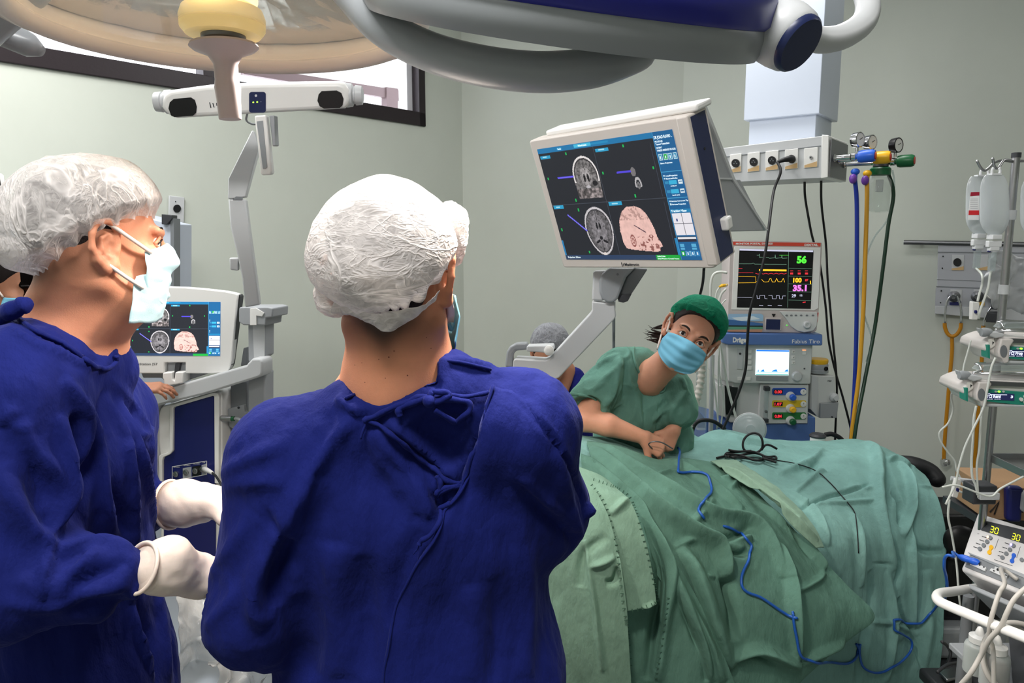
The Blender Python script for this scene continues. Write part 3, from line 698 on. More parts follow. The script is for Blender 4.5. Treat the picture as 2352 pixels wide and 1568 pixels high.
# side cheek with the navy strip
NS = Plane(NP.up(1180+1292/3.267, 220+150/3.267), NP.up(1180+1530/3.267, 220+1270/3.267), NP.up(1180+1292/3.267, 220+150/3.267)-NP.n*.1)
def S_(q, d): b = NP.at(*Tn(*q)); return b-NP.n*d
xr_ = NP.at(*Tn(1290, 640))-NP.at(*Tn(1200, 650)); xr_.normalize()
side = [(1292, 150), (1410, 640), (1530, 1272)]
def cheek(m, o0, o1, d0, d1, t0=0., t1=1.):
    tp, bt = NP.at(*Tn(1292, 152)), NP.at(*Tn(1528, 1272)); a = tp.lerp(bt, t0); b = tp.lerp(bt, t1)
    q = [a-NP.n*d0, b-NP.n*d0, b-NP.n*d1, a-NP.n*d1]; m.prism([p+xr_*o0 for p in q], xr_*(o1-o0))
m = mb(M['cream']); cheek(m, -.03, .004, -.002, .095); m.build('side_cheek', t, bevel=.004)
m = mb(M['dnavy']); cheek(m, .004, .0055, .012, .083, .015, .985); m.build('side_strip', t)
m = mb(M['white']); m.box(NP.at(*Tn(1292, 152)).lerp(NP.at(*Tn(1528, 1272)), .76)-NP.n*.062+xr_*.014, (.024, .036, .030), xr_, NP.y); m.build('side_knob', t, bevel=.006)
m = mb(M['black']); q = NP.at(*Tn(1292, 152)).lerp(NP.at(*Tn(1528, 1272)), .24)-NP.n*.045; m.cyl(q+xr_*.004, q+xr_*.0065, .004, 12); m.build('strip_button', t)
TLq, TRq, BRq, BLq = [NP.up(*Tn(*p), .0012) for p in ((176, 401), (1190, 250), (1416, 1231), (398, 1226))]
V_, F_, C_ = screen_mesh(TLq, TRq, BRq, BLq, nav_raster(), None)
o = link('screen', V_, F_, M['screen'], t, 0, fc=C_)
f = quad_uv(TLq, TRq, BRq, BLq); wt = mat('screen_lettering', (225, 240, 245), .5, emit=.8)
m = mb(wt)
def stext(m, f, body, u0, v, u1, cap, bold=.02, w=.0008):
    a, b, c = f(u0, v, w), f(u1, v, w), f(u0, v-cap, w); x = (b-a); y = c-a; o_ = len(m.v); m.text(body, (0, 0, 0), (1, 0, 0), (0, 1, 0), 1, bold=bold)
    T = m.v[o_:]; mn = min(q[0] for q in T); mx = max(q[0] for q in T)
    for i in range(o_, len(m.v)): q = m.v[i]; m.v[i] = tuple(a+x*((q[0]-mn)/(mx-mn))+y*q[1])
for body, u0, v, u1, cap in (('DR JOAO FLAVIO ..', .875, .052, .99, .022), ('PROCEDURE', .875, .078, .925, .012), ('Tumor Resection', .875, .098, .965, .014), ('PATIENT', .875, .124, .912, .012), ('THIAGO ANDRADE DE GOIS', .875, .145, .995, .014), ('Select Projection', .878, .24, .955, .011),
    ('Axial/Projection', .892, .337, .968, .011), ('Reverse/Unilat', .892, .358, .965, .011), ('OVERLAY', .91, .415, .95, .009), ('Length (mm)', .908, .485, .955, .010), ('Navigate Instrument Tip', .89, .532, .998, .011), ('Navigate Projection', .89, .557, .98, .011), ('Tracking View', .875, .612, .975, .018),
    ('Projection: 5.0mm', .02, .985, .125, .016), ('Active Probe', .71, .974, .765, .012), ('Small Passive Cranial Frame', .71, .993, .855, .010), ('Review', .17, .03, .198, .014), ('Navigate', .335, .026, .40, .014)):
    stext(m, f, body, u0, v, u1, cap)
m.build('screen_text', o, smooth=0)
m = mb(M['dgrey']); f2 = quad_uv(*[NP.up(*Tn(*p), .0006) for p in ((115, 340), (1290, 150), (1510, 1290), (370, 1285))])
m.ptext(NP, 'Medtronic', 1180+835/3.267, 220+1275/3.267, 1180+943/3.267, 6.5, .0006, .03); m.px(NP, N((806, 1250), (811, 1248), (818, 1278), (813, 1280)), .0003, .0008); m.px(NP, N((820, 1258), (824, 1257), (828, 1276), (824, 1277)), .0003, .0008); m.build('maker_lettering', t, smooth=0)
# hinged back cover: top ledge and grey side wing
m = mb(M['white']); a = NP.at(*Tn(190, 300))-NP.n*.03; b = NP.at(*Tn(1330, 104))-NP.n*.03; u_ = NP.y if NP.y.z > 0 else -NP.y
m.prism([a-u_*.012, b-u_*.012, b+u_*.006, a+u_*.006], -NP.n*.075); m.build('top_ledge', t, bevel=.006)
m = mb(M['grey']); A_ = NP.at(*Tn(1400, 70))-NP.n*.05
wing = [P(1605, 248, 2.02), P(1617, 238, 2.06), P(1684, 412, 2.2), P(1760, 528, 2.3), P(1672, 532, 2.0), P(1655, 420, 2.0)]
WG = Plane(P(1605, 245, 2.02), P(1760, 528, 2.34), P(1672, 532, 2.08))
m.px(WG, [(1600, 246), (1616, 238), (1684, 412), (1700, 412), (1760, 529), (1640, 532), (1620, 400)], -.008, 0); m.build('back_wing', t, bevel=.002)
m = mb(M['lgrey']); m.px(WG, [(1640, 408), (1684, 409), (1684, 413), (1640, 412)], 0, .004); m.px(WG, [(1612, 240), (1617, 238), (1685, 411), (1761, 529), (1756, 529), (1680, 413)], 0, .005); m.build('wing_edge', t)
# arm
AP = Plane.yaw(P(1400, 680, 2.35), -8)
Ta = lambda x, y: (1130+x/2.851, 530+y/2.851)
def Aq(*q): return [Ta(*p) for p in q]
t = thing('display_arm', P(1250, 875, 2.35), 'light grey jointed arm carrying the large display over the masked patient side', 'arm')
t['label'] = 'light grey jointed support arm under the large tilted display'
m = mb(M['lgrey']); m.px(AP, Aq((662, 275), (672, 262), (742, 258), (770, 300), (730, 460), (655, 455)), -.05, .0); m.build('joint_cover', t, bevel=.006)
m = mb(M['lgrey2']); m.px(AP, Aq((770, 240), (940, 240), (880, 300), (825, 440), (795, 468), (755, 470), (722, 440), (702, 385), (702, 325), (722, 280)), -.045, .02); m.build('swivel_head', t, bevel=.008)
m = mb(M['mgrey']); m.px(AP, Aq((935, 240), (1022, 250), (915, 415), (850, 470), (820, 455), (880, 300)), -.07, -.01); m.build('upright_link', t, bevel=.006)
m = mb(M['dgrey']); m.px(AP, Aq((850, 415), (915, 412), (890, 460), (860, 470), (825, 462)), -.01, .004); m.build('link_recess', t, bevel=.002)
m = mb(M['lgrey']); m.px(AP, Aq((655, 462), (740, 470), (800, 462), (812, 560), (800, 580), (782, 600), (440, 960), (390, 985), (140, 930), (133, 920), (138, 850), (150, 838), (345, 848), (372, 838), (640, 545), (655, 520)), -.075, .0); m.build('lower_arm', t, bevel=.010)
m = mb(M['mgrey']); m.cyl(AP.up(1130+823/2.851, 530+282/2.851, .02), AP.up(1130+823/2.851, 530+282/2.851, .022), .004, 12); m.build('screw', t)
m = mb(M['lgrey2']); m.px(AP, Aq((78, 900), (88, 800), (108, 765), (150, 742), (225, 738), (228, 785), (150, 792), (130, 820), (128, 905)), -.06, -.02); m.build('side_handle', t, bevel=.007)
m = mb(M['lgrey']); m.px(AP, Aq((228, 752), (400, 748), (404, 775), (398, 795), (350, 798), (226, 788)), -.05, .005); m.build('handle_bar', t, bevel=.004)
m = mb(M['white']); q = AP.up(*Ta(376, 778), .005); m.lathe(q, AP.n, [(.014, 0), (.016, .004), (.016, .016), (.010, .02), (.004, .02)], 20); m.build('handle_knob', t)
m = mb(M['mgrey']); m.px(AP, Aq((778, 590), (806, 560), (804, 900), (780, 900)), -.64, -.60); m.px(AP, Aq((780, 800), (804, 800), (804, 2200), (780, 2200)), -.64, -.60); m.build('floor_post', t, bevel=.003)
# cable behind display
hose('display_cable', [P(1617, 615, 2.6), P(1614, 650, 2.7), P(1605, 690, 2.8), P(1598, 730, 2.9), P(1590, 790, 3.0), P(1572, 850, 3.0), P(1560, 900, 3.0)], .005, M['rubber'], 'black cable hanging below the right corner of the large display', 'cable')

# ================================================================== tracking camera and its arm
TP = Plane.yaw(P(590, 235, 2.15), 4, -14)
Tt = lambda x, y: (x/2.767, y/2.767)
def Tq(*q): return [Tt(*p) for p in q]
t = thing('tracking_camera', TP.at(595, 265)-TP.n*.04, 'white bar-shaped tracking camera with two dark oval lenses, held high under the window', 'camera')
m = mb(M['white']); m.px(TP, Tq((1022, 680), (1022, 640), (1040, 600), (1080, 575), (1300, 545), (1600, 530), (1900, 524), (2150, 522), (2190, 535), (2220, 570), (2228, 630), (2215, 665), (2190, 690), (1950, 705), (1620, 722), (1300, 742), (1120, 752), (1085, 742), (1045, 712)), -.075, 0); m.build('camera_body', t, bevel=.012)
m = mb(M['lgrey'])
for x, y, s_ in ((1040, 655, -1), (2215, 610, 1)):
    c = TP.up(*Tt(x, y), -.035); ax = TP.x if (TP.x.x > 0) == (s_ > 0) else -TP.x; mb(M['lgrey']).lathe(c, ax, [(.034, -.01), (.032, .006), (.024, .010), (.024, .014), (.028, .016), (.026, .034), (.018, .037)], 28).build('end_knob', t, smooth=40)
for q in ([(1072, 688), (1080, 650), (1105, 628), (1215, 618), (1240, 635), (1252, 678), (1248, 715), (1228, 735), (1110, 744), (1088, 732)], [(2018, 640), (2025, 600), (2045, 578), (2140, 574), (2170, 590), (2184, 628), (2178, 668), (2160, 686), (2060, 690), (2032, 674)]):
    m = mb(M['black']).px(TP, Tq(*q), 0, .003); m.build('lens_window', t, bevel=.001)
m = mb(M['dnavy']).px(TP, [Tt(x, y) for x, y in rrect(1584, 584, 1690, 716, 16)], 0, .002); pn = m.build('status_panel', t)
m = mb(mat('green_led', (150, 230, 60), .3, emit=3))
for x, y, r in ((1611, 650, 5), (1636, 648, 5)): m.px(TP, [Tt(*p) for p in circ(x, y, r)], .002, .003)
m.build('led', pn)
m = mb(M['lgrey']); m.px(TP, [Tt(*p) for p in circ(1628, 607, 8)], .002, .0028); m.px(TP, [Tt(*p) for p in circ(1660, 646, 2)], .002, .0028); m.build('panel_mark', pn)
m = mb(M['dgrey']); m.px(TP, Tq((1330, 650), (1336, 650), (1344, 685), (1338, 685)), .0003, .001); m.px(TP, Tq((1350, 655), (1356, 655), (1364, 682), (1358, 682)), .0003, .001); m.ptext(TP, 'Medtronic', 1376/2.767, 671/2.767, 1500/2.767, 6.2, .001, .04); m.build('maker_lettering', t, smooth=0)
GP = Plane.yaw(P(603, 330, 2.12), 2, -6)
m = mb(M['white']); m.px(GP, Tq((1615, 735), (1690, 730), (1728, 1095), (1720, 1112), (1668, 1114), (1655, 1105)), -.03, 0); g = m.build('aiming_handle', t, bevel=.005)
m = mb(M['lgrey2']); m.px(GP, Tq((1632, 770), (1672, 766), (1700, 1062), (1690, 1072), (1672, 1072)), 0, .003); m.build('grip_inlay', g, bevel=.001)
m = mb(M['grey']); m.px(GP, Tq((1690, 730), (1722, 728), (1732, 925), (1712, 930)), -.07, -.03); m.build('mount_bracket', t, bevel=.003)
# jointed arm segments
CP_ = Plane.yaw(P(560, 450, 2.45), 12)
m = mb(M['lgrey']); m.px(CP_, Tq((1612, 828), (1632, 900), (1640, 960), (1560, 1250), (1475, 1262), (1448, 1262), (1450, 1135), (1600, 830)), -.05, 0); m.build('upper_arm', t, bevel=.006)
m = mb(M['mgrey']); m.px(CP_, Tq((1500, 1248), (1546, 1250), (1540, 1270), (1480, 1270)), 0, .002); m.build('arm_joint', t)
Tc = lambda x, y: (240+x/3.014, 640+y/3.014)
m = mb(M['lgrey']); m.px(CP_, [(524, 457), (564, 457), (572, 520), (597, 700), (563, 706), (556, 640), (546, 590), (529, 520)], -.05, 0); m.px(CP_, [(525, 592), (546, 592), (546, 622), (527, 620)], -.045, -.01); m.build('lower_arm', t, bevel=.005)
hose('camera_cable', [TP.up(560, 262, -.04), P(566, 276, 2.2), P(580, 285, 2.25), P(596, 282, 2.25), P(603, 272, 2.22)], .003, M['grey'], 'thin grey cable looping under the tracking camera', 'cable')

# ================================================================== navigation cart
CT = Plane.yaw(P(460, 755, 2.85), 0, 0)
def C(*q): return [Tc(*p) for p in q]
t = thing('navigation_cart', P(520, 1250, 2.9)*1, 'white and navy navigation cart with a monitor showing brain scans, behind the two surgeons', 'cart')
ORI[t.name] = Vector((P(520, 1250, 2.9).x, 2.9, 0)); t.location = ORI[t.name]
mo = mb(M['white']).px(CT, C((60, 90), (130, 70), (240, 60), (420, 56), (560, 60), (700, 72), (840, 88), (905, 102), (924, 112), (918, 160), (880, 560), (862, 628), (840, 650), (740, 656), (560, 656), (560, 580), (415, 580), (415, 656), (100, 656)), -.04, 0).build('monitor', t, bevel=.004)
mb(M['dgrey']).px(CT, C((922, 112), (932, 125), (870, 600), (855, 630), (850, 610), (912, 160)), -.05, -.012).build('monitor_rim', mo)
q = [CT.up(*Tc(*p), .001) for p in ((178, 157), (804, 160), (801, 534), (176, 531))]
V_, F_, C_ = screen_mesh(*q, nav_raster(240, 150, 1.0), None)
scr = link('screen', V_, F_, M['screenb'], mo, 0, fc=C_)
m = mb(M['dgrey']); m.ptext(CT, 'StealthStation', 240+166/3.014, 640+597/3.014, 240+322/3.014, 5.2, .0008, .01); m.ptext(CT, '|S7', 240+333/3.014, 640+597/3.014, 240+368/3.014, 5.2, .0008, .01); m.build('cart_lettering', mo, smooth=0)
mb(M['lgrey2']).px(CT, C((424, 588), (555, 588), (555, 660), (424, 660)), -.06, -.02).build('monitor_neck', t)
m = mb(M['white']); m.px(CT, C((420, 645), (485, 640), (485, 690), (500, 700), (505, 640), (562, 640), (560, 715), (428, 740), (424, 690), (418, 680)), -.06, .02); m.build('hinge_block', t, bevel=.004)
m = mb(M['dgrey']); m.px(CT, C((490, 585), (522, 585), (500, 690), (488, 692), (480, 680)), -.03, -.0); m.build('hinge_shaft', t)
mb(M['lgrey2']).px(CT, C((215, 655), (730, 655), (560, 712), (420, 745), (400, 740), (360, 700), (230, 700)), -.09, -.04).build('keyboard_shelf', t, bevel=.004)
CB = Plane.yaw(P(560, 980, 2.82), -12)
# big handle frame
m = mb(M['lgrey']); m.px(CB, C((262, 860), (280, 815), (300, 795), (360, 775), (1010, 590), (1020, 575), (1050, 545), (1105, 542), (1122, 565), (1122, 640), (1112, 664), (1090, 675), (720, 790), (420, 862), (375, 880), (358, 905), (352, 960), (356, 1180), (375, 1450), (372, 1500), (290, 1500)), -.05, .03); m.build('handle_frame', t, bevel=.010)
m = mb(M['white']); m.px(CB, C((350, 960), (362, 905), (382, 888), (445, 872), (720, 795), (750, 784), (778, 790), (790, 815), (792, 1500), (792, 2400), (370, 2400), (362, 1250), (352, 1150)), -.25, -.02); m.build('body_housing', t, bevel=.006)
m = mb(M['navy']); m.px(CB, C((468, 905), (478, 890), (740, 815), (752, 822), (754, 1400), (752, 2400), (392, 2400), (394, 1260), (402, 1240), (450, 1212), (466, 1195)), -.02, -.015); pn = m.build('navy_panel', t, bevel=.0015)
m = mb(M['white'])
for q in (((445, 885), (468, 878), (466, 1190), (446, 1218), (400, 1238), (392, 1260), (392, 1500), (374, 1500), (366, 1235), (376, 1222), (430, 1205), (443, 1185)), ((446, 880), (745, 790), (775, 795), (785, 815), (785, 1420), (755, 1420), (752, 818), (742, 813), (470, 892), (468, 900))): m.px(CB, C(*q), -.02, -.006)
m.build('panel_trim', t, bevel=.003)
sk = mb(M['white']); L_ = [(453, 1308), (692, 1268), (692, 1362), (453, 1405)]
for a, b in zip(L_, L_[1:]+L_[:1]):
    dx = 1.6; sk.px(CB, C((a[0]-dx, a[1]-dx), (a[0]+dx, a[1]+dx), (b[0]+dx, b[1]+dx), (b[0]-dx, b[1]-dx)), -.015, -.0142)
k = sk.build('socket_outline', pn, smooth=0)
for x0, mt in ((456, 'navy'), (526, 'grey'), (592, 'black'), (657, 'grey')):
    x1 = x0+(60 if x0 < 650 else 33); dy = -(x0-456)*.165
    m = mb(M[mt]).px(CB, C((x0, 1330+dy), (x1, 1320+dy), (x1, 1392+dy), (x0, 1402+dy)), -.015, -.0145); m.build('socket_field', pn, smooth=0)
    m = mb(M['steel']); c = CB.up(*Tc((x0+x1)/2-6, 1358+dy), -.0145); m.lathe(c, CB.n, [(.012, 0), (.012, .006), (.008, .007), (.007, .003), (.003, .003), (.003, .006), (.001, .006)], 20); m.build('round_socket', pn, smooth=40)
    m = mb(M['lgrey']); m.ptext(CB, 'INSTRUMENT' if x0 < 520 else 'INSTRUMENT 2' if x0 < 590 else 'FRAME' if x0 < 650 else 'USB', 240+(x0+6)/3.014, 640+(1314+dy)/3.014, 240+(x1-8)/3.014, 2.0, -.0146, .02); m.build('socket_lettering', pn, smooth=0)
# column with bracket, lower posts
m = mb(M['grey']); m.px(CB, C((962, 320), (1082, 320), (1082, 545), (1010, 590), (965, 580)), -.10, -.03); m.px(CB, C((965, 660), (1080, 660), (1080, 2400), (965, 2400)), -.10, -.03); m.build('camera_column', t, bevel=.005)
m = mb(M['lgrey']); m.px(CB, C((1000, 320), (1082, 320), (1082, 545), (1010, 575)), -.03, -.026); m.build('column_face', t)
m = mb(M['grey']); m.px(CB, C((930, 200), (950, 195), (1130, 195), (1165, 205), (1162, 268), (1120, 272), (1116, 324), (960, 322), (928, 300)), -.12, .0); m.build('clamp_block', t, bevel=.005)
m = mb(M['white']); m.px(CB, C((1010, 205), (1052, 200), (1110, 235), (1095, 262), (1055, 255), (1058, 320), (1010, 322)), 0, .004); m.build('clamp_notch', t, bevel=.002)
m = mb(M['mgrey']); m.px(CB, C((790, 760), (905, 735), (905, 2400), (790, 2400)), -.16, -.08); m.px(CB, C((880, 500), (900, 495), (905, 620), (860, 630)), -.16, -.08); m.build('rear_post', t, bevel=.004)
m = mb(M['lgrey2']); m.px(CB, C((790, 925), (905, 895), (910, 945), (970, 950), (970, 1090), (880, 1090), (820, 1060), (800, 1050)), -.08, -.06); m.build('rear_bracket', t, bevel=.003)
m = mb(M['dgrey'])
for x, y in ((870, 915), (945, 1046)): q = CB.up(*Tc(x, y), -.06); m.cyl(q, q+CB.n*.003, .005, 12)
m.build('bracket_screw', t)
a = CB.up(*Tc(790, 972), -.02); xd = CB.x if CB.x.x > 0 else -CB.x
m = mb(M['steel']).cyl(a, a+xd*.045, .011, 20); m.build('cable_plug', t)
hose('grey_cable', [a+xd*.045, a+xd*.075, P(558, 972, 2.8), P(575, 990, 2.78), P(588, 1010, 2.76), P(600, 1040, 2.75)], .006, M['grey'], 'grey cable with green collar leaving the side of the navy cart body', 'cable')
mb(M['green']).cyl(a+xd*.043, a+xd*.056, .0095, 16).build('cable_collar', t)
a = CB.up(*Tc(672, 1318), -.012); b = P(488, 1086, 2.7)
m = mb(M['white']).tube([a, a.lerp(b, .2), a.lerp(b, .6), a.lerp(b, 1)], [.006, .010, .009, .006], 14); m.build('probe_plug', t)
hose('probe_cable', [b, P(498, 1096, 2.66), P(510, 1120, 2.6), P(515, 1160, 2.6)], .0045, M['rubber'], 'short black cable plugged into the rightmost socket of the navy panel', 'cable')
m = mb(M['white']).sphere(P(525, 1055, 2.7), .014, 14); m.tube([P(525, 1055, 2.7), P(560, 1085, 2.78)], .008, 10); m.build('side_lever', t)
m = mb(M['dgrey'])
for dx in (-.25, .25):
    for dy in (-.1, .25): m.cyl((ORI[t.name].x+dx, 2.95+dy-.02, .05), (ORI[t.name].x+dx, 2.95+dy+.02, .05), .05, 20)
m.build('caster', t); mb(M['lgrey']).box((ORI[t.name].x, 3.02, .13), (.62, .55, .07)).build('base', t, bevel=.01)

# ================================================================== left background: tablet-like screen, cabinet, white board
WL = Plane.yaw(P(10, 440, 2.9), 30)
t = thing('wall_tablet', WL.at(0, 475)-WL.n*.02, 'white-framed dark tablet screen cut by the left picture edge', 'tablet')
m = mb(M['white']).px(WL, [(-90, 400), (3, 398), (9, 404), (16, 470), (12, 477), (-90, 478)], -.02, 0); m.build('frame', t, bevel=.003)
mb(M['black']).px(WL, [(-85, 406), (-1, 405), (9, 467), (-85, 467)], 0, .001).build('tablet_screen', t)
t = thing('equipment_cart', P(0, 900, 3.3)*1, 'pale equipment cart with grey shelf edge at the far left behind the men', 'cart'); ORI[t.name] = Vector((P(0, 900, 3.0).x, 3.0, 0)); t.location = ORI[t.name]
WL2 = Plane.yaw(P(60, 520, 2.95), 10)
mb(M['grey']).px(WL2, [(-100, 480), (60, 484), (60, 495), (-100, 492)], -.25, 0).build('shelf_edge', t, bevel=.003)
mb(M['pend']).px(WL2, [(-100, 494), (70, 496), (80, 1500), (-100, 1500)], -.25, -.02).build('cabinet_body', t, bevel=.004)
t = thing('white_cabinet', Vector((P(330, 700, 3.15).x, 3.2, 0)), 'tall white cabinet panel with grey post behind the left man', 'cabinet')
WL3 = Plane.yaw(P(395, 600, 3.15), 0)
mb(M['pend']).px(WL3, [(250, 478), (394, 514), (394, 1300), (250, 1300)], -.2, 0).build('cabinet_body', t, bevel=.004)
mb(M['mgrey']).px(WL3, [(394, 500), (402, 502), (401, 1300), (395, 1300)], -.05, .01).build('post', t)
mb(M['dgrey']).px(WL3, [(376, 492), (400, 494), (400, 502), (388, 516), (376, 515)], -.03, .02).build('latch', t, bevel=.002)
mb(M['dgrey']).px(WL3, [(246, 742), (275, 742), (275, 760), (246, 760)], -.03, .12).build('lower_grip', t, bevel=.002)
# ================================================================== anaesthesia machine and patient monitor
MP = Plane.yaw(P(1775, 765, 3.25), -3)
Td = lambda x, y: (1630+x/3.016, 530+y/3.016)
def D(*q): return [Td(*p) for p in q]
def dz(m, pl, pts, w0, w1): return m.px(pl, D(*pts), w0, w1)
M['pmcase'] = mat('patient_monitor_case', (196, 186, 184), .4)
M['orangeb'] = mat('orange_red_band', (214, 74, 56), .45)
M['dblue'] = mat('steel_blue_panel', (84, 116, 176), .4)
M['ewhite'] = mat('warm_white_enamel', (205, 207, 206), .4)
t = thing('patient_monitor', MP.at(1775, 763)-MP.n*.07, 'grey patient monitor with orange top band showing coloured vital-sign numbers', 'monitor')
b_ = dz(mb(M['pmcase']), MP, [(148, 66), (165, 64), (778, 80), (780, 95), (756, 560), (742, 690), (720, 704), (640, 708), (120, 700), (110, 690), (124, 570), (138, 80)], -.14, 0).build('case', t, bevel=.004)
dz(mb(M['orangeb']), MP, [(162, 75), (768, 84), (766, 108), (160, 98)], 0, .002).build('top_band', t)
dz(mb(M['white']), MP, [(170, 108), (768, 116), (752, 535), (722, 552), (690, 548), (150, 545)], .0, .003).build('face_frame', t, bevel=.002)
s_ = dz(mb(M['black']), MP, [(205, 124), (718, 136), (698, 540), (186, 530)], .003, .004).build('screen', t)
def colm(name, rgb, e=1.0): return mat(name, rgb, .5, emit=e)
cg, cy, cm, cw, cr_ = colm('green_trace', (80, 230, 60)), colm('yellow_trace', (250, 190, 40)), colm('magenta_digits', (240, 120, 220)), colm('pale_trace', (190, 190, 215), .8), colm('red_trace', (230, 50, 60))
cgy = colm('grey_trace', (110, 150, 130), .7)
def seg(m, pl, T, pts, w, h0, h1):
    for a, b in zip(pts, pts[1:]):
        dx, dy = b[0]-a[0], b[1]-a[1]; L = math.hypot(dx, dy) or 1; nx, ny = -dy/L*w/2, dx/L*w/2
        m.px(pl, [T(a[0]+nx, a[1]+ny), T(b[0]+nx, b[1]+ny), T(b[0]-nx, b[1]-ny), T(a[0]-nx, a[1]-ny)], h0, h1)
def tx(m, pl, T, body, x0, y, x1, cap, w, bold=.02):
    a = T(x0, y); b = T(x1, y); m.ptext(pl, body, a[0], a[1], b[0], a[1]-T(x0, y-cap)[1], w, bold)
h = .0042; k = .0048
m = mb(cg, cgy, cy, cm, cw, cr_)
m.use(cg); tx(m, MP, Td, '56', 600, 222, 668, 46, k, .05); seg(m, MP, Td, [(480, 168), (545, 168)], 1.5, h, k)
m.use(cgy); seg(m, MP, Td, [(325, 168), (340, 168), (342, 160), (344, 185), (350, 182), (405, 184), (412, 190), (450, 186), (452, 165), (455, 190), (496, 186), (498, 166), (501, 190), (535, 188)], 2.4, h, k); seg(m, MP, Td, [(202, 228), (290, 228), (300, 222), (310, 230), (530, 232)], 2.2, h, k); seg(m, MP, Td, [(545, 140), (538, 530)], 1.6, h, k)
for y in (258, 312, 366, 420, 478): seg(m, MP, Td, [(545, y), (705, y+4)], 1.6, h, k)
m.use(cy); seg(m, MP, Td, [(340, 271), (530, 274)], 12, h, k); seg(m, MP, Td, [(198, 315), (318, 318), (318, 358), (196, 360)], 2, h, k); seg(m, MP, Td, [(320, 350), (340, 350)], 2, h, k); seg(m, MP, Td, [(358, 335), (372, 352), (385, 354), (405, 352), (415, 330), (422, 328), (432, 354), (450, 354), (462, 328), (472, 352), (495, 352), (508, 328), (518, 356)], 2.6, h, k)
tx(m, MP, Td, '100', 575, 356, 634, 30, k, .05); seg(m, MP, Td, [(695, 345), (697, 368)], 6, h, k)
m.use(cr_); seg(m, MP, Td, [(198, 260), (225, 260)], 2, h, k); seg(m, MP, Td, [(198, 290), (300, 290)], 2, h, k)
z_ = [(315+i*18, 295+(4 if i % 2 else -2)) for i in range(13)]; seg(m, MP, Td, z_, 2.4, h, k)
for x in (556, 608, 658):
    for y, hh in ((297, 8), (276, 3), (286, 2)): seg(m, MP, Td, [(x, y), (x+20, y)], hh, h, k)
tx(m, MP, Td, '87', 658, 348, 680, 14, k, .03); seg(m, MP, Td, [(642, 495), (662, 492)], 5, h, k)
m.use(cm); tx(m, MP, Td, '35.1', 573, 414, 668, 38, k, .05)
m.use(cw); tx(m, MP, Td, '29', 565, 459, 595, 20, k, .04); tx(m, MP, Td, '12', 622, 452, 640, 12, k, .03)
seg(m, MP, Td, [(325, 445), (328, 468), (345, 468), (346, 446), (378, 446), (380, 468), (398, 470)], 2.2, h, k); seg(m, MP, Td, [(405, 446), (430, 446), (432, 470), (458, 470), (460, 447), (480, 447), (482, 470), (502, 471), (504, 450), (524, 450)], 2.2, h, k)
seg(m, MP, Td, [(205, 130), (714, 142)], 11, h, k); seg(m, MP, Td, [(192, 460), (300, 462)], 1.5, h, k)
for x in (340, 400, 470): seg(m, MP, Td, [(x, 516), (x+28, 517)], 2, h, k)
m.build('screen_readout', s_, smooth=0)
m = mb(M['white']); tx(m, MP, Td, 'MONITOR PORTAL DX 2020', 180, 95, 435, 12, .0028, .04); tx(m, MP, Td, 'DIXTAL', 655, 104, 750, 14, .0028, .06); m.build('band_lettering', t, smooth=0)
pp = mb(M['printed'])
pp.col(150, 185, 215); dz(pp, MP, [(128, 575), (355, 573), (370, 585), (368, 625), (125, 625)], .003, .0045); pp.col(215, 225, 232); dz(pp, MP, [(150, 600), (300, 590), (350, 610), (200, 625)], .0045, .0048); pp.col(60, 105, 160); dz(pp, MP, [(125, 612), (368, 640), (366, 655), (125, 655)], .003, .0049); pp.col(30, 45, 40); dz(pp, MP, [(125, 652), (366, 656), (366, 664), (125, 662)], .003, .005)
pp.col(90, 150, 120); dz(pp, MP, [(125, 662), (366, 664), (364, 682), (125, 688)], .003, .0052); pp.col(190, 140, 110); dz(pp, MP, [(125, 684), (364, 680), (360, 700), (125, 697)], .003, .0053); pp.build('landscape_label', t, smooth=0)
dz(mb(M['pmcase']), MP, [(385, 600), (498, 600), (495, 690), (380, 690)], .002, .006).build('printer_door', t, bevel=.002)
dz(mb(M['dnavy']), MP, [(390, 610), (488, 612), (484, 684), (386, 682)], .006, .007).build('printer_window', t)
dz(mb(M['black']), MP, [(428, 574), (456, 575), (442, 598)], .001, .004).build('logo_mark', t)
dz(mb(M['ewhite']), MP, [(480, 556), (740, 560), (745, 600), (738, 655), (715, 690), (650, 702), (600, 690), (560, 660), (520, 600)], .002, .010).build('control_pad', t, bevel=.003)
for x in (528, 560, 592, 628, 668, 710): mb(M['mgrey']).px(MP, [Td(*p) for p in circ(x, 584, 9, 6)], .010, .0115).build('button', t)
c = MP.up(*Td(666, 647), .010); mb(M['lgrey']).lathe(c, MP.n, [(.0165, 0), (.0165, .010), (.013, .014), (.008, .014), (.006, .011), (.002, .011)], 24).build('rotary_knob', t)
mb(cg).px(MP, [Td(*p) for p in circ(533, 653, 4)], .003, .005).build('status_light', t)
dz(mb(M['red']), MP, [(748, 566), (753, 566), (748, 620), (738, 655), (734, 652), (742, 615)], -.05, .003).build('red_grip', t)

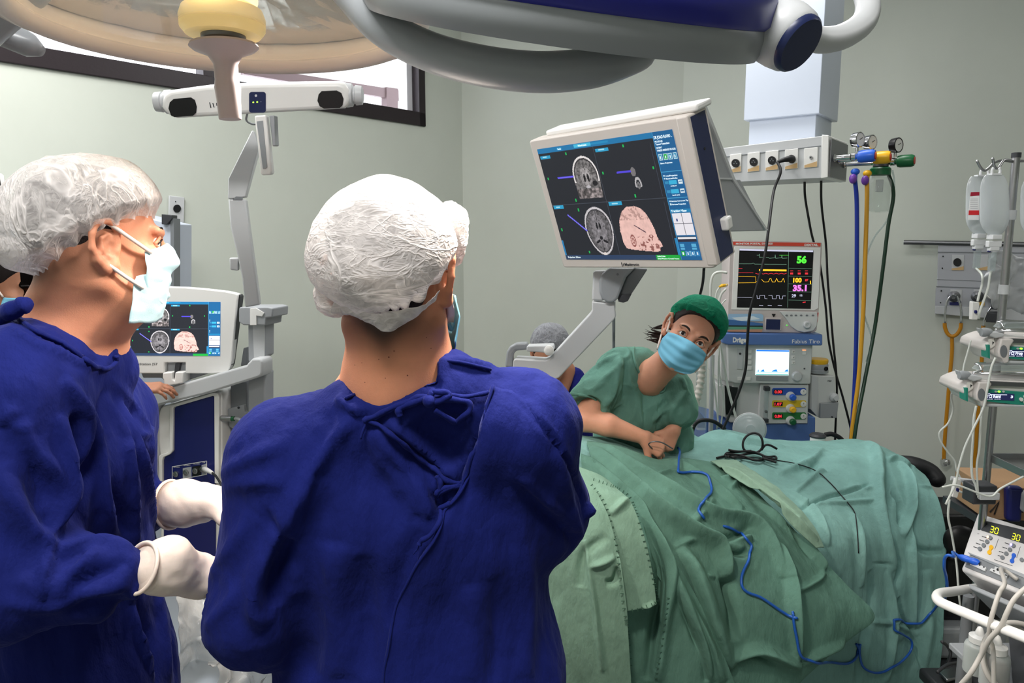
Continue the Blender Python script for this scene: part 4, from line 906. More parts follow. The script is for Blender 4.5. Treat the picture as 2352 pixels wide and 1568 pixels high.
t = thing('anaesthesia_machine', Vector((P(1760, 900, 3.4).x, 3.45, 0)), 'white and blue anaesthesia machine with gas flow knobs under the patient monitor', 'machine')
dz(mb(M['dblue']), MP, [(78, 702), (760, 711), (766, 716), (765, 786), (755, 788), (120, 783), (78, 770)], -.32, .03).build('top_shelf', t, bevel=.006)
m = mb(M['white']); tx(m, MP, Td, 'Dräger', 148, 764, 256, 32, .031, .045); tx(m, MP, Td, 'Fabius Tiro', 555, 772, 744, 27, .031, .0); m.build('maker_lettering', t, smooth=0)
dz(mb(M['ewhite']), MP, [(85, 780), (165, 780), (165, 1060), (85, 1040)], -.30, -.02).build('left_flank', t, bevel=.004)
dz(mb(M['ewhite']), MP, [(120, 786), (715, 790), (700, 1056), (690, 1062), (175, 1056), (130, 1040)], -.28, .0).build('control_panel', t, bevel=.005)
dz(mb(M['lgrey']), MP, [(190, 815), (232, 818), (228, 960), (188, 958)], 0, .002).build('key_strip', t, bevel=.001)
ks = [[(258, y), (290, y), (288, y+24), (256, y+24)] for y in (822, 862, 900, 938)]+[[(568, y), (592, y), (590, y+24), (566, y+24)] for y in (823, 862, 900)]+[[(x, 1012), (x+30, 1012), (x+30, 1036), (x, 1036)] for x in (192, 252)]+[[(642, 828), (668, 828), (666, 858), (640, 858)]]
for q in ks: dz(mb(M['white']), MP, q, 0, .003).build('soft_key', t, bevel=.001)
m = mb(M['dgrey'])
for y in (835, 874, 912): dz(m, MP, [(574, y+4), (584, y-4), (586, y-2), (576, y+6)], .003, .0035)
m.px(MP, [Td(*p) for p in circ(656, 954, 6)], 0, .002); m.px(MP, [Td(*p) for p in circ(210, 850, 8)], .002, .004); m.build('key_mark', t)
mb(mat('orange_light', (255, 150, 90), .4, emit=1.5)).px(MP, D((642, 823), (666, 824), (666, 828), (642, 828)), 0, .003).build('alarm_light', t)
s_ = dz(mb(M['screenb']), MP, [(322, 822), (550, 826), (545, 1000), (316, 997)], 0, .0025).col(225, 240, 250)
s_.fc = [srgb(222, 236, 240)]*len(s_.fc); s_.col(20, 110, 225); dz(s_, MP, [(323, 823), (549, 827), (549, 836), (323, 833)], .0025, .003)
s_.col(30, 130, 210)
for x, w in ((335, 4), (365, 14), (448, 22), (530, 14)): dz(s_, MP, [(x-w, 974), (x-w*.2, 962), (x+w*.6, 958), (x+w, 974)], .0025, .003)
s_.col(120, 220, 240); dz(s_, MP, [(320, 975), (543, 978), (543, 981), (320, 978)], .0025, .0031); s_.col(60, 160, 150); dz(s_, MP, [(320, 990), (543, 993), (543, 999), (320, 996)], .0025, .0031)
s_.build('display', t, smooth=0)
dz(mb(M['lgrey2']), MP, [(322, 1002), (545, 1005), (543, 1040), (320, 1036)], 0, .003).build('key_row', t, bevel=.001)
c = MP.up(*Td(600, 1005), .0); mb(M['lgrey']).lathe(c, MP.n, [(.022, 0), (.022, .012), (.018, .018), (.01, .019), (.002, .019)], 28).build('rotary_knob', t)
dz(mb(M['ewhite']), MP, [(175, 1050), (700, 1058), (690, 1340), (340, 1345), (150, 1340), (120, 1300)], -.30, -.03).build('lower_body', t, bevel=.005)
dz(mb(M['black']), MP, [(110, 1085), (205, 1092), (190, 1285), (118, 1280)], -.05, -.024).build('side_bay', t)
dz(mb(M['ewhite']), MP, [(70, 1075), (112, 1080), (120, 1300), (70, 1285)], -.2, -.02).build('bay_post', t, bevel=.003)
fl = dz(mb(M['ewhite']), MP, [(355, 1065), (692, 1070), (684, 1338), (344, 1340)], -.03, -.01).build('flow_panel', t, bevel=.003)
for y, mt, mk, num, cn in ((1093, 'dblue', 'blue', '0.00', 'blue_flow_band'), (1178, 'ybnd', 'yellow', '1.07', 'yellow_flow_band'), (1262, 'gbnd', 'green', '0.84', 'green_flow_band')):
    if mt not in M: M[mt] = mat(mt+'_enamel', (222, 188, 40) if mt == 'ybnd' else (44, 124, 60), .4)
    f_ = mb(M[mt] if mt != 'dblue' else M.setdefault('bbnd', mat('blue_enamel', (44, 82, 170), .4))); f_.px(MP, [Td(*p) for p in rrect(437, y-2, 672, y+46, 12)], -.01, -.007); f_ = f_.build(cn, fl)
    mb(M['black']).px(MP, D((448, y+8), (510, y+9), (508, y+38), (446, y+37)), -.007, -.006).build('readout', f_)
    m = mb(cr_); tx(m, MP, Td, num, 452, y+33, 502, 19, -.0055, .04); m.build('readout_digits', f_, smooth=0)
    c = MP.up(*Td(652, y+24), -.007); mb(M['white']).lathe(c, MP.n, [(.013, 0), (.013, .003), (.010, .004), (.001, .004)], 24).build('gauge', f_)
    m = mb(M['black']); m.tube([c+MP.n*.0055, c+MP.n*.0055+up*.008], .0009, 5); m.build('gauge_needle', f_)
    c = MP.up(*Td(562, y+54), -.007); mb(M['ewhite']).lathe(c, MP.n, [(.021, 0), (.018, .012), (.012, .014)], 24).build('knob_base', f_)
    mb(M[mk]).lathe(c+MP.n*.012+Vector((.005, 0, -.001)), MP.n, [(.014, 0), (.014, .016), (.010, .020), (.001, .020)], 16).build('flow_knob', f_)
m = mb(M['clear']); m.cyl(MP.up(*Td(394, 1092), .005), MP.up(*Td(384, 1308), .005), .010, 16); m.build('flow_tube', fl)
m = mb(M['dgrey']); 
for x, y in ((394, 1090), (383, 1310)): m.box(MP.up(*Td(x, y), .004), (.024, .024, .018))
m.sphere(MP.up(*Td(389, 1250), .005), .007, 12); m.build('tube_end', fl, bevel=.002)
dz(mb(M['dblue']), MP, [(340, 1345), (690, 1342), (690, 1290), (745, 1300), (742, 1470), (650, 1490), (345, 1480)], -.34, -.02).build('blue_base', t, bevel=.005)
dz(mb(M['dblue']), MP, [(-10, 1320), (100, 1350), (345, 1345), (345, 1480), (345, 2500), (-10, 2500)], -.34, -.06).build('blue_plinth', t, bevel=.005)
dz(mb(M['dblue']), MP, [(345, 1470), (742, 1470), (742, 2500), (345, 2500)], -.34, -.04).build('drawer_stack', t, bevel=.005)
bb = MP.at(1750, 900)
mb(M['dgrey']).box((bb.x, bb.y+.2, .06), (.6, .4, .12)).build('foot', t, bevel=.01)
# vaporizer
t = thing('vaporizer', MP.at(1890, 960)-MP.n*.1-up*.02, 'grey vaporizer with yellow cap hung on the right side of the anaesthesia machine', 'vaporizer')
VP_ = Plane.yaw(P(1890, 900, 3.3), 6)
V3 = lambda q: D(*q)
m = mb(M['yellow']); c = VP_.at(*Td(782, 900))-VP_.n*.05; ct, cb = VP_.at(*Td(782, 896)), VP_.at(*Td(782, 928)); hgt = (ct-cb).length; rr_ = (VP_.at(*Td(850, 900))-VP_.at(*Td(712, 900))).length/2
m.lathe(cb-VP_.n*rr_, up, [(rr_*.95, 0), (rr_, .006), (rr_, hgt-.004), (rr_*.93, hgt), (rr_*.2, hgt)], 36); m.build('yellow_cap', t)
m = mb(M['lgrey2']); h2 = (VP_.at(*Td(782, 928))-VP_.at(*Td(782, 990))).length; m.lathe(cb-VP_.n*rr_-up*h2, up, [(rr_*1.06, 0), (rr_*1.06, .012), (rr_*1.0, .016), (rr_*1.02, h2-.006), (rr_*.95, h2)], 36); dl = m.build('dial_wheel', t)
m = mb(M['black']); q = VP_.at(*Td(806, 955))-VP_.n*.002; m.lathe(q, VP_.n, [(.010, 0), (.010, .004), (.0075, .004), (.0075, .001)], 20); m.build('lock_ring', dl)
dz(mb(M['ewhite']), VP_, [(705, 1000), (870, 1005), (872, 1110), (885, 1180), (868, 1290), (750, 1292), (748, 1250), (700, 1240)], -.12, 0).build('body', t, bevel=.006)
dz(mb(M['lgrey']), VP_, [(705, 1000), (750, 1010), (748, 1290), (702, 1240)], 0, .004).build('side_fins', t, bevel=.002)
dz(mb(M['lgrey2']), VP_, [(758, 1190), (880, 1182), (868, 1290), (752, 1292)], 0, .018).build('filler_block', t, bevel=.003)
q = VP_.up(*Td(855, 1150), 0); m = mb(M['lgrey']).lathe(q, VP_.n, [(.020, 0), (.020, .012), (.012, .022), (.012, .03), (.004, .03)], 24); m.build('filler_knob', t)
m = mb(M['dgrey']); tx(m, VP_, Td, 'Dräger', 815, 1042, 845, 9, .001, .03); m.px(VP_, [Td(*p) for p in circ(832, 1282, 6)], .018, .022); m.build('lettering', t, smooth=0)
# breathing hose, bag, small parts behind the drape
M['corr'] = mat('corrugated_white_hose', (214, 208, 200), .45)
pts = spline([P(1608, 800, 2.95), P(1612, 850, 2.95), P(1605, 900, 2.94), P(1592, 945, 2.93), P(1580, 985, 2.92), P(1572, 1010, 2.9)], 16)
m = mb(M['corr']); m.tube(pts, [.0165 if k % 4 < 2 else .0125 for k in range(len(pts))], 16); props(m.build('breathing_hose', smooth=60), 'white corrugated breathing hose right of the woman', 'hose')
t = thing('hose_connector', P(1567, 1030, 2.86), 'round white connector standing at the lower end of the corrugated hose', 'connector')
c = P(1567, 1012, 2.86); m = mb(M['white']).lathe(c-up*.07, up, [(.022, 0), (.022, .045), (.026, .05), (.026, .068), (.020, .072), (.014, .072)], 28); m.build('body', t); m = mb(M['lgrey2']).lathe(c-up*.022, up, [(.0265, 0), (.0275, .002), (.0265, .004)], 28); m.build('band', t)
c = P(1722, 985, 3.05)
t = thing('breathing_mask', c-up*.06, 'clear plastic breathing mask lying against the machine base behind the drape', 'mask')
m = mb(M['clear']).lathe(c, Vector((-.25, -1, .25)), [(.06, -.02), (.068, 0), (.066, .012), (.045, .03), (.022, .04), (.018, .06), (.014, .06)], 32); m.build('mask_dome', t, smooth=60)
mb(M['lgrey']).lathe(c, Vector((-.25, -1, .25)), [(.062, -.02), (.070, -.012), (.062, -.004)], 32).build('mask_rim', t)
c = P(1878, 1003, 3.0)
t = thing('white_canister', c-up*.05, 'small white canister with grey lid behind the drape near the black hose', 'canister')
mb(M['white']).lathe(c-up*.06, up, [(.028, 0), (.030, .03), (.030, .06)], 24).build('body', t); mb(M['dgrey']).lathe(c, up, [(.033, 0), (.034, .006), (.026, .014), (.01, .015)], 24).build('lid', t)
hose('black_hose', [P(1895, 998, 3.05), P(1912, 997, 3.05), P(1932, 1008, 3.05), P(1945, 1030, 3.05)], .010, M['rubber'], 'thick black hose bending behind the drape beside the white canister', 'hose')
hose('black_hose', [P(1585, 1040, 3.0), P(1588, 1000, 3.0), P(1596, 975, 3.0), P(1612, 965, 3.0), P(1640, 968, 3.02), P(1665, 985, 3.05)], .008, M['rubber'], 'black hose arching over beside the white connector', 'hose')
M['wcable'] = mat('white_cable', (212, 214, 208), .45)
for i, (pp_, r, lb) in enumerate((
    ([Td(120, 290), Td(70, 285), Td(30, 300), Td(10, 350), Td(5, 450), Td(8, 600)], .0055, 'thick white lead leaving the top of the patient monitor side'),
    ([Td(118, 375), Td(80, 385), Td(50, 420), Td(38, 500), Td(45, 620), Td(60, 800), Td(70, 1000), Td(95, 1180), Td(75, 1370)], .0035, 'white lead with yellow plug leaving the patient monitor side'),
    ([Td(112, 402), Td(80, 440), Td(62, 520), Td(60, 700), Td(95, 900), Td(130, 1100), Td(170, 1250), Td(215, 1400)], .0055, 'white lead crossing the anaesthesia machine towards the clear mask'),
    ([Td(112, 475), Td(85, 510), Td(65, 600), Td(70, 760), Td(60, 950), Td(62, 1200), Td(50, 1370)], .003, 'thin white lead lowest on the patient monitor side'),
    ([Td(20, 830), Td(25, 1000), Td(45, 1180), Td(62, 1360)], .004, 'white lead hanging closest to the green cap'))):
    hose('monitor_lead', [P(a, b, 3.12-.01*i) for a, b in pp_], r, M['wcable'], lb, 'cable', 6, 8)['group'] = 'white leads of the patient monitor'
m = mb(M['yellow']).tube([P(*Td(64, 388), 3.1), P(*Td(85, 380), 3.1), P(*Td(118, 375), 3.12)], [.003, .007, .006], 12); props(m.build('lead_plug'), 'yellow plug on the left side of the patient monitor', 'plug')
t = thing('drip_stand', Vector((P(1625, 900, 3.1).x, 3.1, 0)), 'pale post standing between the woman and the anaesthesia machine', 'stand')
mb(M['lgrey']).cyl(P(1636, 815, 3.12), Vector((P(1636, 1100, 3.12).x, 3.12, .02)), .010, 16).build('pole', t); mb(M['lgrey']).box((P(1636, 1100, 3.12).x, 3.12, .02), (.3, .3, .03)).build('foot', t, bevel=.01)
mb(M['clear']).cyl(P(1612, 790, 3.08), P(1610, 985, 3.08), .022, 20).build('clear_sleeve', t)
# ================================================================== right wall: rail and gas panel
T5 = lambda x, y: (2050+x/3.483, 330+y/3.483)
T6 = lambda x, y: (2100+x/3.266, 720+y/3.266)
T7 = lambda x, y: (2080+x/3.581, 1130+y/3.581)
def Q5(*q): return [T5(*p) for p in q]
def Q6(*q): return [T6(*p) for p in q]
def Q7(*q): return [T7(*p) for p in q]
M['panel'] = mat('wall_panel_paint', (176, 178, 184), .4)
m = mb(M['dsteel']); a, b = WC.up(*T5(100, 788), .05), WC.up(2420, 562, .05); m.cyl(a, b, .013, 16)
t = thing('wall_rail', a-up*.02, 'steel rail fixed on the green wall above the grey gas panel', 'rail'); m.build('rail_bar', t, smooth=50)
for f_ in (.12, .9): q = a.lerp(b, f_); mb(M['dsteel']).cyl(q, q-WC.n*.05, .009, 12).build('rail_mount', t)
t = thing('gas_panel', WC.at(2250, 720), 'grey wall panel with black sockets, gas outlets and a small gauge behind the drip bags', 'panel')
m = mb(M['panel']); m.px(WC, Q5((370, 808), (1400, 812), (1400, 1440), (345, 1355), (352, 1150), (362, 1140)), 0, .05); bp = m.build('panel_body', t, bevel=.004)
m = mb(M['mgrey']); m.px(WC, Q5((368, 862), (1400, 872), (1400, 880), (368, 870)), .05, .052); m.px(WC, Q5((362, 1080), (1400, 1120), (1400, 1124), (362, 1083)), .05, .052); m.px(WC, Q5((356, 1134), (1400, 1172), (1400, 1180), (356, 1140)), .05, .053); m.build('panel_groove', t)
mb(M['lgrey']).px(WC, Q5((350, 1290), (1400, 1330), (1400, 1440), (345, 1352)), .05, .056).build('lower_trim', t, bevel=.002)
for x0, y0 in ((478, 886), (668, 886)):
    f_ = mb(M['lgrey']).px(WC, Q5((x0+5, y0), (x0+100, y0+2), (x0+96, y0+125), (x0, y0+122)), .05, .054).build('socket_plate', t, bevel=.001)
    if x0 < 600: mb(M['black']).px(WC, [T5(*p) for p in circ(x0+47, y0+60, 33, 33)], .054, .058).build('socket', f_)
    mb(M['orange2']).px(WC, Q5((x0+2, y0+108), (x0+50, y0+102), (x0+97, y0+90), (x0+96, y0+122), (x0+1, y0+122)), .054, .0548).build('tan_stripe', f_, smooth=0)
m = mb(M['black'])
for x, y in ((411, 899), (405, 993), (397, 1172), (391, 1266)): m.px(WC, [T5(*p) for p in circ(x, y, 6)], .05, .053)
m.build('screw', t)
for x0, mt in ((470, M['navy']), (655, M['yellow'])):
    f_ = mb(M['lgrey']).px(WC, Q5((x0, 1160), (x0+92, 1165), (x0+88, 1290), (x0-8, 1283)), .05, .054).build('gas_plate', t, bevel=.001)
    mb(mt).px(WC, Q5((x0-8, 1262), (x0+86, 1256), (x0+84, 1288), (x0-8, 1284)), .054, .055).build('colour_stripe', f_, smooth=0)
    c = WC.up(*T5(x0+28, 1215), .054); mb(M['dsteel']).lathe(c, WC.n, [(.03, 0), (.03, .01), (.02, .014), (.02, .04), (.012, .044), (.012, .03), (.002, .03)], 24).build('gas_outlet', f_)
c = WC.up(*T5(832, 1162), .12)
t = thing('wall_gauge', c-up*.08, 'round white pressure gauge with a black flow meter on the gas panel', 'gauge')
mb(M['chrome']).lathe(c, WC.n, [(.03, -.03), (.052, -.02), (.054, 0), (.050, .004), (.048, 0), (.01, 0)], 32).build('gauge_case', t); mb(M['white']).cyl(c, c+WC.n*.001, .047, 28).build('dial', t)
mb(M['black']).tube([c+WC.n*.003-up*.015, c+WC.n*.003+up*.03+WC.x*.008], .002, 6).build('needle', t)
m = mb(M['dgrey']).box(c-up*.14, (.06, .05, .10), WC.x, up); m.tube([c-up*.05, c-up*.10], .015, 10); m.cyl(c-WC.n*.05-up*.08, c-WC.n*.085-up*.08, .012); m.build('flow_meter', t, bevel=.004)
# stethoscope hanging from the left gas outlet
def steth(name, T, neck, arc, bell, lb):
    t = thing('stethoscope', P(*T(*bell), 3.75)-up*.03, lb, 'stethoscope')
    return t
Ys = 3.78
t = thing('stethoscope', P(*T6(232, 1110), Ys), 'amber tubed stethoscope hanging from the left gas outlet on the wall', 'stethoscope')
pl = WC
def onw(T, pts, w): return [WC.up(*T(*p), w) for p in pts]
m = mb(M['chrome']); m.tube(spline(onw(T5, [(432, 1420), (432, 1340), (445, 1260), (470, 1215), (497, 1200), (525, 1215), (548, 1265), (558, 1340), (555, 1420)], .09), 6), .006, 10); m.build('ear_tubes', t, smooth=180)
m = mb(M['orange']); m.tube(spline(onw(T6, [(237, 60), (240, 95), (260, 140), (290, 158), (325, 145), (352, 105), (358, 60)], .08), 6), .010, 10); m.tube(spline(onw(T6, [(290, 155), (290, 280), (275, 450), (258, 650), (242, 850), (232, 1000), (230, 1075)], .07), 8), .010, 10); m.build('tubing', t, smooth=180)
c = WC.up(*T6(234, 1092), .07); mb(M['chrome']).lathe(c, WC.x*.8-WC.n*.6, [(.008, -.014), (.024, -.01), (.026, .002), (.020, .006), (.010, .008), (.010, .016), (.018, .02), (.016, .026), (.002, .026)], 28).build('chest_piece', t)
t = thing('stethoscope', WC.up(*T6(450, 1190), .06), 'second amber stethoscope hanging behind the two infusion pumps', 'stethoscope')
m = mb(M['orange']); m.tube(spline(onw(T6, [(522, 80), (518, 200), (508, 380), (492, 600), (478, 800), (465, 1000), (455, 1140)], .07), 8), .010, 10); m.build('tubing', t, smooth=180)
m = mb(M['chrome']); m.tube(spline(onw(T5, [(730, 1445), (740, 1400), (765, 1340), (800, 1290)], .09), 6), .005, 10); m.build('ear_tubes', t, smooth=180)
c = WC.up(*T6(450, 1160), .07); mb(M['chrome']).lathe(c, WC.x*.9-WC.n*.4, [(.008, -.014), (.024, -.01), (.026, .002), (.020, .006), (.002, .008)], 28).build('chest_piece', t)

# ================================================================== drip pole with bags and pumps
YP = 1.90; pt = P(*T5(990, 92), YP)
t = thing('drip_pole', Vector((pt.x, pt.y, 0)), 'tall steel drip pole with curled hooks standing at the right', 'pole')
m = mb(M['steel']).cyl(Vector((pt.x, pt.y, .06)), pt, .0095, 24); m.build('shaft', t)
m = mb(M['dgrey']).cyl(pt-up*.006, pt+up*.006, .011, 20); m.build('end_cap', t)
m = mb(M['steel'])
m.tube(spline([P(*T5(x, y), YP+d) for x, y, d in ((970, 138, 0), (900, 128, -.01), (870, 160, -.02), (850, 190, -.03), (828, 196, -.03), (812, 170, -.04), (802, 115, -.05))], 6), .0032, 8); m.build('hook', t, smooth=180)
m = mb(M['steel']); m.tube(spline([P(*T5(x, y), YP+d) for x, y, d in ((975, 145, 0), (880, 135, 0), (820, 150, .0), (770, 195, .0), (735, 215, .0), (705, 190, -.01), (675, 135, -.02))], 6), .0032, 8); m.build('hook', t, smooth=180)
m = mb(M['steel']); m.tube(spline([P(*T5(x, y), YP) for x, y in ((985, 140), (1060, 138), (1150, 150))], 6), .0032, 8); m.build('hook', t, smooth=180)
for y in (570, 1165): q = P(*T5(945 if y < 900 else 885, y), YP); mb(M['lgrey']).cyl(Vector((pt.x, pt.y, q.z-.012)), Vector((pt.x, pt.y, q.z+.012)), .0125, 20).build('pole_collar', t)
m = mb(M['dgrey'])
for k in range(5): a = 2*PI*k/5; m.tube([Vector((pt.x, pt.y, .07)), Vector((pt.x+.28*math.cos(a), pt.y+.28*math.sin(a), .05))], [.018, .012], 10)
m.build('star_foot', t)
M['fluid'] = mat_clear('saline_bag_plastic', (232, 236, 238), .38, .18)
M['port'] = mat('bag_port_plastic', (222, 224, 226), .4)
def bag(x0, x1, ytop, ybot, Y, hx, lb, label_on, T=T5):
    c = P(*T((x0+x1)/2, (ytop+ybot)/2), Y)
    hw = (P(*T(x1, (ytop+ybot)/2), Y)-P(*T(x0, (ytop+ybot)/2), Y)).length/2; a = P(*T((x0+x1)/2, ytop), Y); b = P(*T((x0+x1)/2, ybot), Y); H = a.z-b.z
    t = thing('drip_bag', b-up*.09, lb, 'bag')
    V = []; F = []; nu, nv = 28, 22; xd = Vector((1, .12, 0)).normalized(); yd = Vector((.12, -1, 0)).normalized()
    for j in range(nv+1):
        v = j/nv; w = hw*(.80+.2*min(1, math.sin(min(v*6, PI/2)))) if v < .3 else hw*(1-.52*max(0, (v-.72)/.28)**2.2)
        if v < .12: w *= .80+.2*(v/.12)**.5
        d = .022*(math.sin(PI*min(1, .12+v*.9)))**.6*(.5+.7*v)
        p = a.lerp(b, v)
        for i in range(nu):
            an = 2*PI*i/nu; cx, sx = math.cos(an), math.sin(an)
            V.append(p+xd*(w*math.copysign(abs(cx)**.75, cx))+yd*(d*math.copysign(abs(sx)**1.1, sx)))
    for j in range(nv):
        for i in range(nu): F.append((j*nu+i, (j+1)*nu+i, (j+1)*nu+(i+1) % nu, j*nu+(i+1) % nu))
    F += [tuple(range(nu)), tuple(range(nv*nu+nu-1, nv*nu-1, -1))]
    m = mb(M['fluid']).add(V, F); m.build('bag_body', t, smooth=60)
    m = mb(M['port']); hk = P(*T(hx, ytop-28), Y); r = .011
    m.tube([hk+xd*(r*math.cos(q_))+up*(r*1.1*math.sin(q_)) for q_ in np.linspace(-PI*1.25, PI*.25, 16)], .003, 8); m.box(a.lerp(hk, .3)-up*.001, (.026, .004, .014), xd, up); m.build('hanger', t)
    m = mb(M['port']); m.box(b-up*.005, (.026, .012, .022), xd, up); m.box(b-up*.022, (.036, .016, .012), xd, up); m.box(b-up*.032, (.026, .014, .012), xd, up); m.build('port', t, bevel=.002)
    m = mb(M['clear']); m.cyl(b-up*.042, b-up*.088, .0085, 16); m.build('drip_chamber', t)
    mb(M['navy']).sphere(b-up*.040-xd*.010, .0045, 10, (1, 1, .6)).build('blue_cap', t)
    if label_on:
        m = mb(M['printed']); lp = Plane(P(*T(600, 400), Y)+yd*.026, P(*T(690, 400), Y)+yd*.026+Vector((0, 0, 0)), P(*T(600, 600), Y)+yd*.026)
        m.col(236, 236, 236); m.px(lp, [T(*p) for p in ((624, 388), (694, 386), (690, 610), (602, 610))], 0, .0005)
        m.col(160, 24, 50); m.px(lp, [T(*p) for p in ((624, 388), (694, 386), (693, 414), (620, 420))], .0005, .001); m.col(214, 40, 46); m.px(lp, [T(*p) for p in ((609, 533), (691, 533), (691, 570), (606, 570))], .0005, .001)
        m.col(150, 150, 155)
        for y in (440, 455, 470, 485, 500, 515): m.px(lp, [T(*p) for p in ((622, y), (680, y), (680, y+3), (621, y+3))], .0005, .0008)
        m.build('bag_label', t, smooth=0)
    return b-up*.088
e1 = bag(585, 800, 262, 722, 1.93, 735, 'clear drip bag with red and white label, left of the two on the hooks', True)
e2 = bag(695, 935, 250, 730, 1.84, 828, 'clear unlabelled drip bag hanging in front of the labelled one', False)
e3 = bag(1020, 1240, 285, 735, 1.88, 1130, 'clear drip bag right of the pole, cut by the picture edge', False)
M['tubing'] = mat('clear_white_tubing', (214, 218, 212), .3)
def tub(pts, r, lb, Y=1.84): o = hose('drip_tube', [p if isinstance(p, Vector) else P(*p[0](*p[1]), p[2] if len(p) > 2 else Y) for p in pts], r, M['tubing'], lb, 'tube', 8, 8); o['group'] = 'clear drip tubes at the right'
tub([e1, (T5, (715, 1050)), (T5, (715, 1130)), (T5, (695, 1200)), (T5, (680, 1262))], .0028, 'clear tube from the labelled drip bag to the white roller clamp')
tub([e2, (T5, (778, 1060)), (T5, (765, 1150)), (T5, (735, 1240)), (T5, (700, 1340)), (T5, (688, 1400))], .0028, 'clear tube from the unlabelled drip bag passing beside the roller clamp')
tub([(T6, (425, 200)), (T6, (400, 290)), (T6, (370, 400)), (T6, (365, 500))], .002, 'thin clear tube left of the upper infusion pump')
tub([(T6, (305, 555)), (T6, (278, 620)), (T6, (290, 720)), (T6, (255, 820)), (T6, (190, 890)), (T6, (200, 960)), (T6, (260, 1050)), (T6, (305, 1110)), (T6, (320, 1180)), (T6, (380, 1300)), (T6, (365, 1340)), (T6, (335, 1330))], .0026, 'white drip tube curling outwards beside the wall stethoscope', 1.95)
tub([(T6, (610, 330)), (T6, (580, 400)), (T6, (555, 530)), (T6, (520, 700)), (T6, (450, 850)), (T6, (380, 1000)), (T6, (335, 1150)), (T6, (320, 1230)), (T6, (300, 1300)), (T6, (235, 1430))], .0026, 'white tube from the upper pump sweeping down to the clamp', 1.76)
tub([(T6, (465, 690)), (T6, (445, 800)), (T6, (440, 950)), (T6, (430, 1100)), (T6, (435, 1220)), (T6, (460, 1290)), (T6, (475, 1360))], .0030, 'grey-white tube hanging from the lower pump, left of its pair', 1.8)
tub([(T6, (510, 700)), (T6, (500, 820)), (T6, (490, 1000)), (T6, (470, 1130)), (T6, (472, 1250)), (T6, (480, 1380))], .0026, 'grey-white tube hanging from the lower pump, right of its pair', 1.8)
tub([(T6, (210, 1300)), (T6, (330, 1290)), (T6, (560, 1370)), (T6, (650, 1310)), (T6, (820, 1220))], .0024, 'thin tube running across to the steel tray', 1.7)
tub([(T7, (360, 60)), (T7, (350, 200)), (T7, (380, 350)), (T7, (420, 600)), (T7, (440, 850)), (T7, (470, 1050)), (T7, (520, 1150)), (T7, (500, 1350))], .0030, 'grey tube hanging beside the electrosurgical unit down to the floor', 1.95)
for T, q, lb in ((T5, ((640, 1262), (700, 1268), (682, 1410), (636, 1408)), 'white roller clamp with blue wheel hanging under the drip bags'), (T6, ((318, 1240), (358, 1250), (325, 1385), (285, 1375)), 'white roller clamp hanging low beside the drape')):
    cc = P(*T(*q[0]), 1.80); pl_ = Plane.yaw(cc, 5); t = thing('roller_clamp', pl_.at(*T(*q[2])), lb, 'clamp'); mb(M['white']).px(pl_, [T(*p) for p in q], -.012, 0).build('clamp_body', t, bevel=.002)
    x, y = (q[0][0]+q[2][0])/2, (q[0][1]*.45+q[2][1]*.55); m = mb(M['navy']).px(pl_, [T(*p) for p in circ(x, y, 9, 14)], 0, .004); m.build('roller', t)
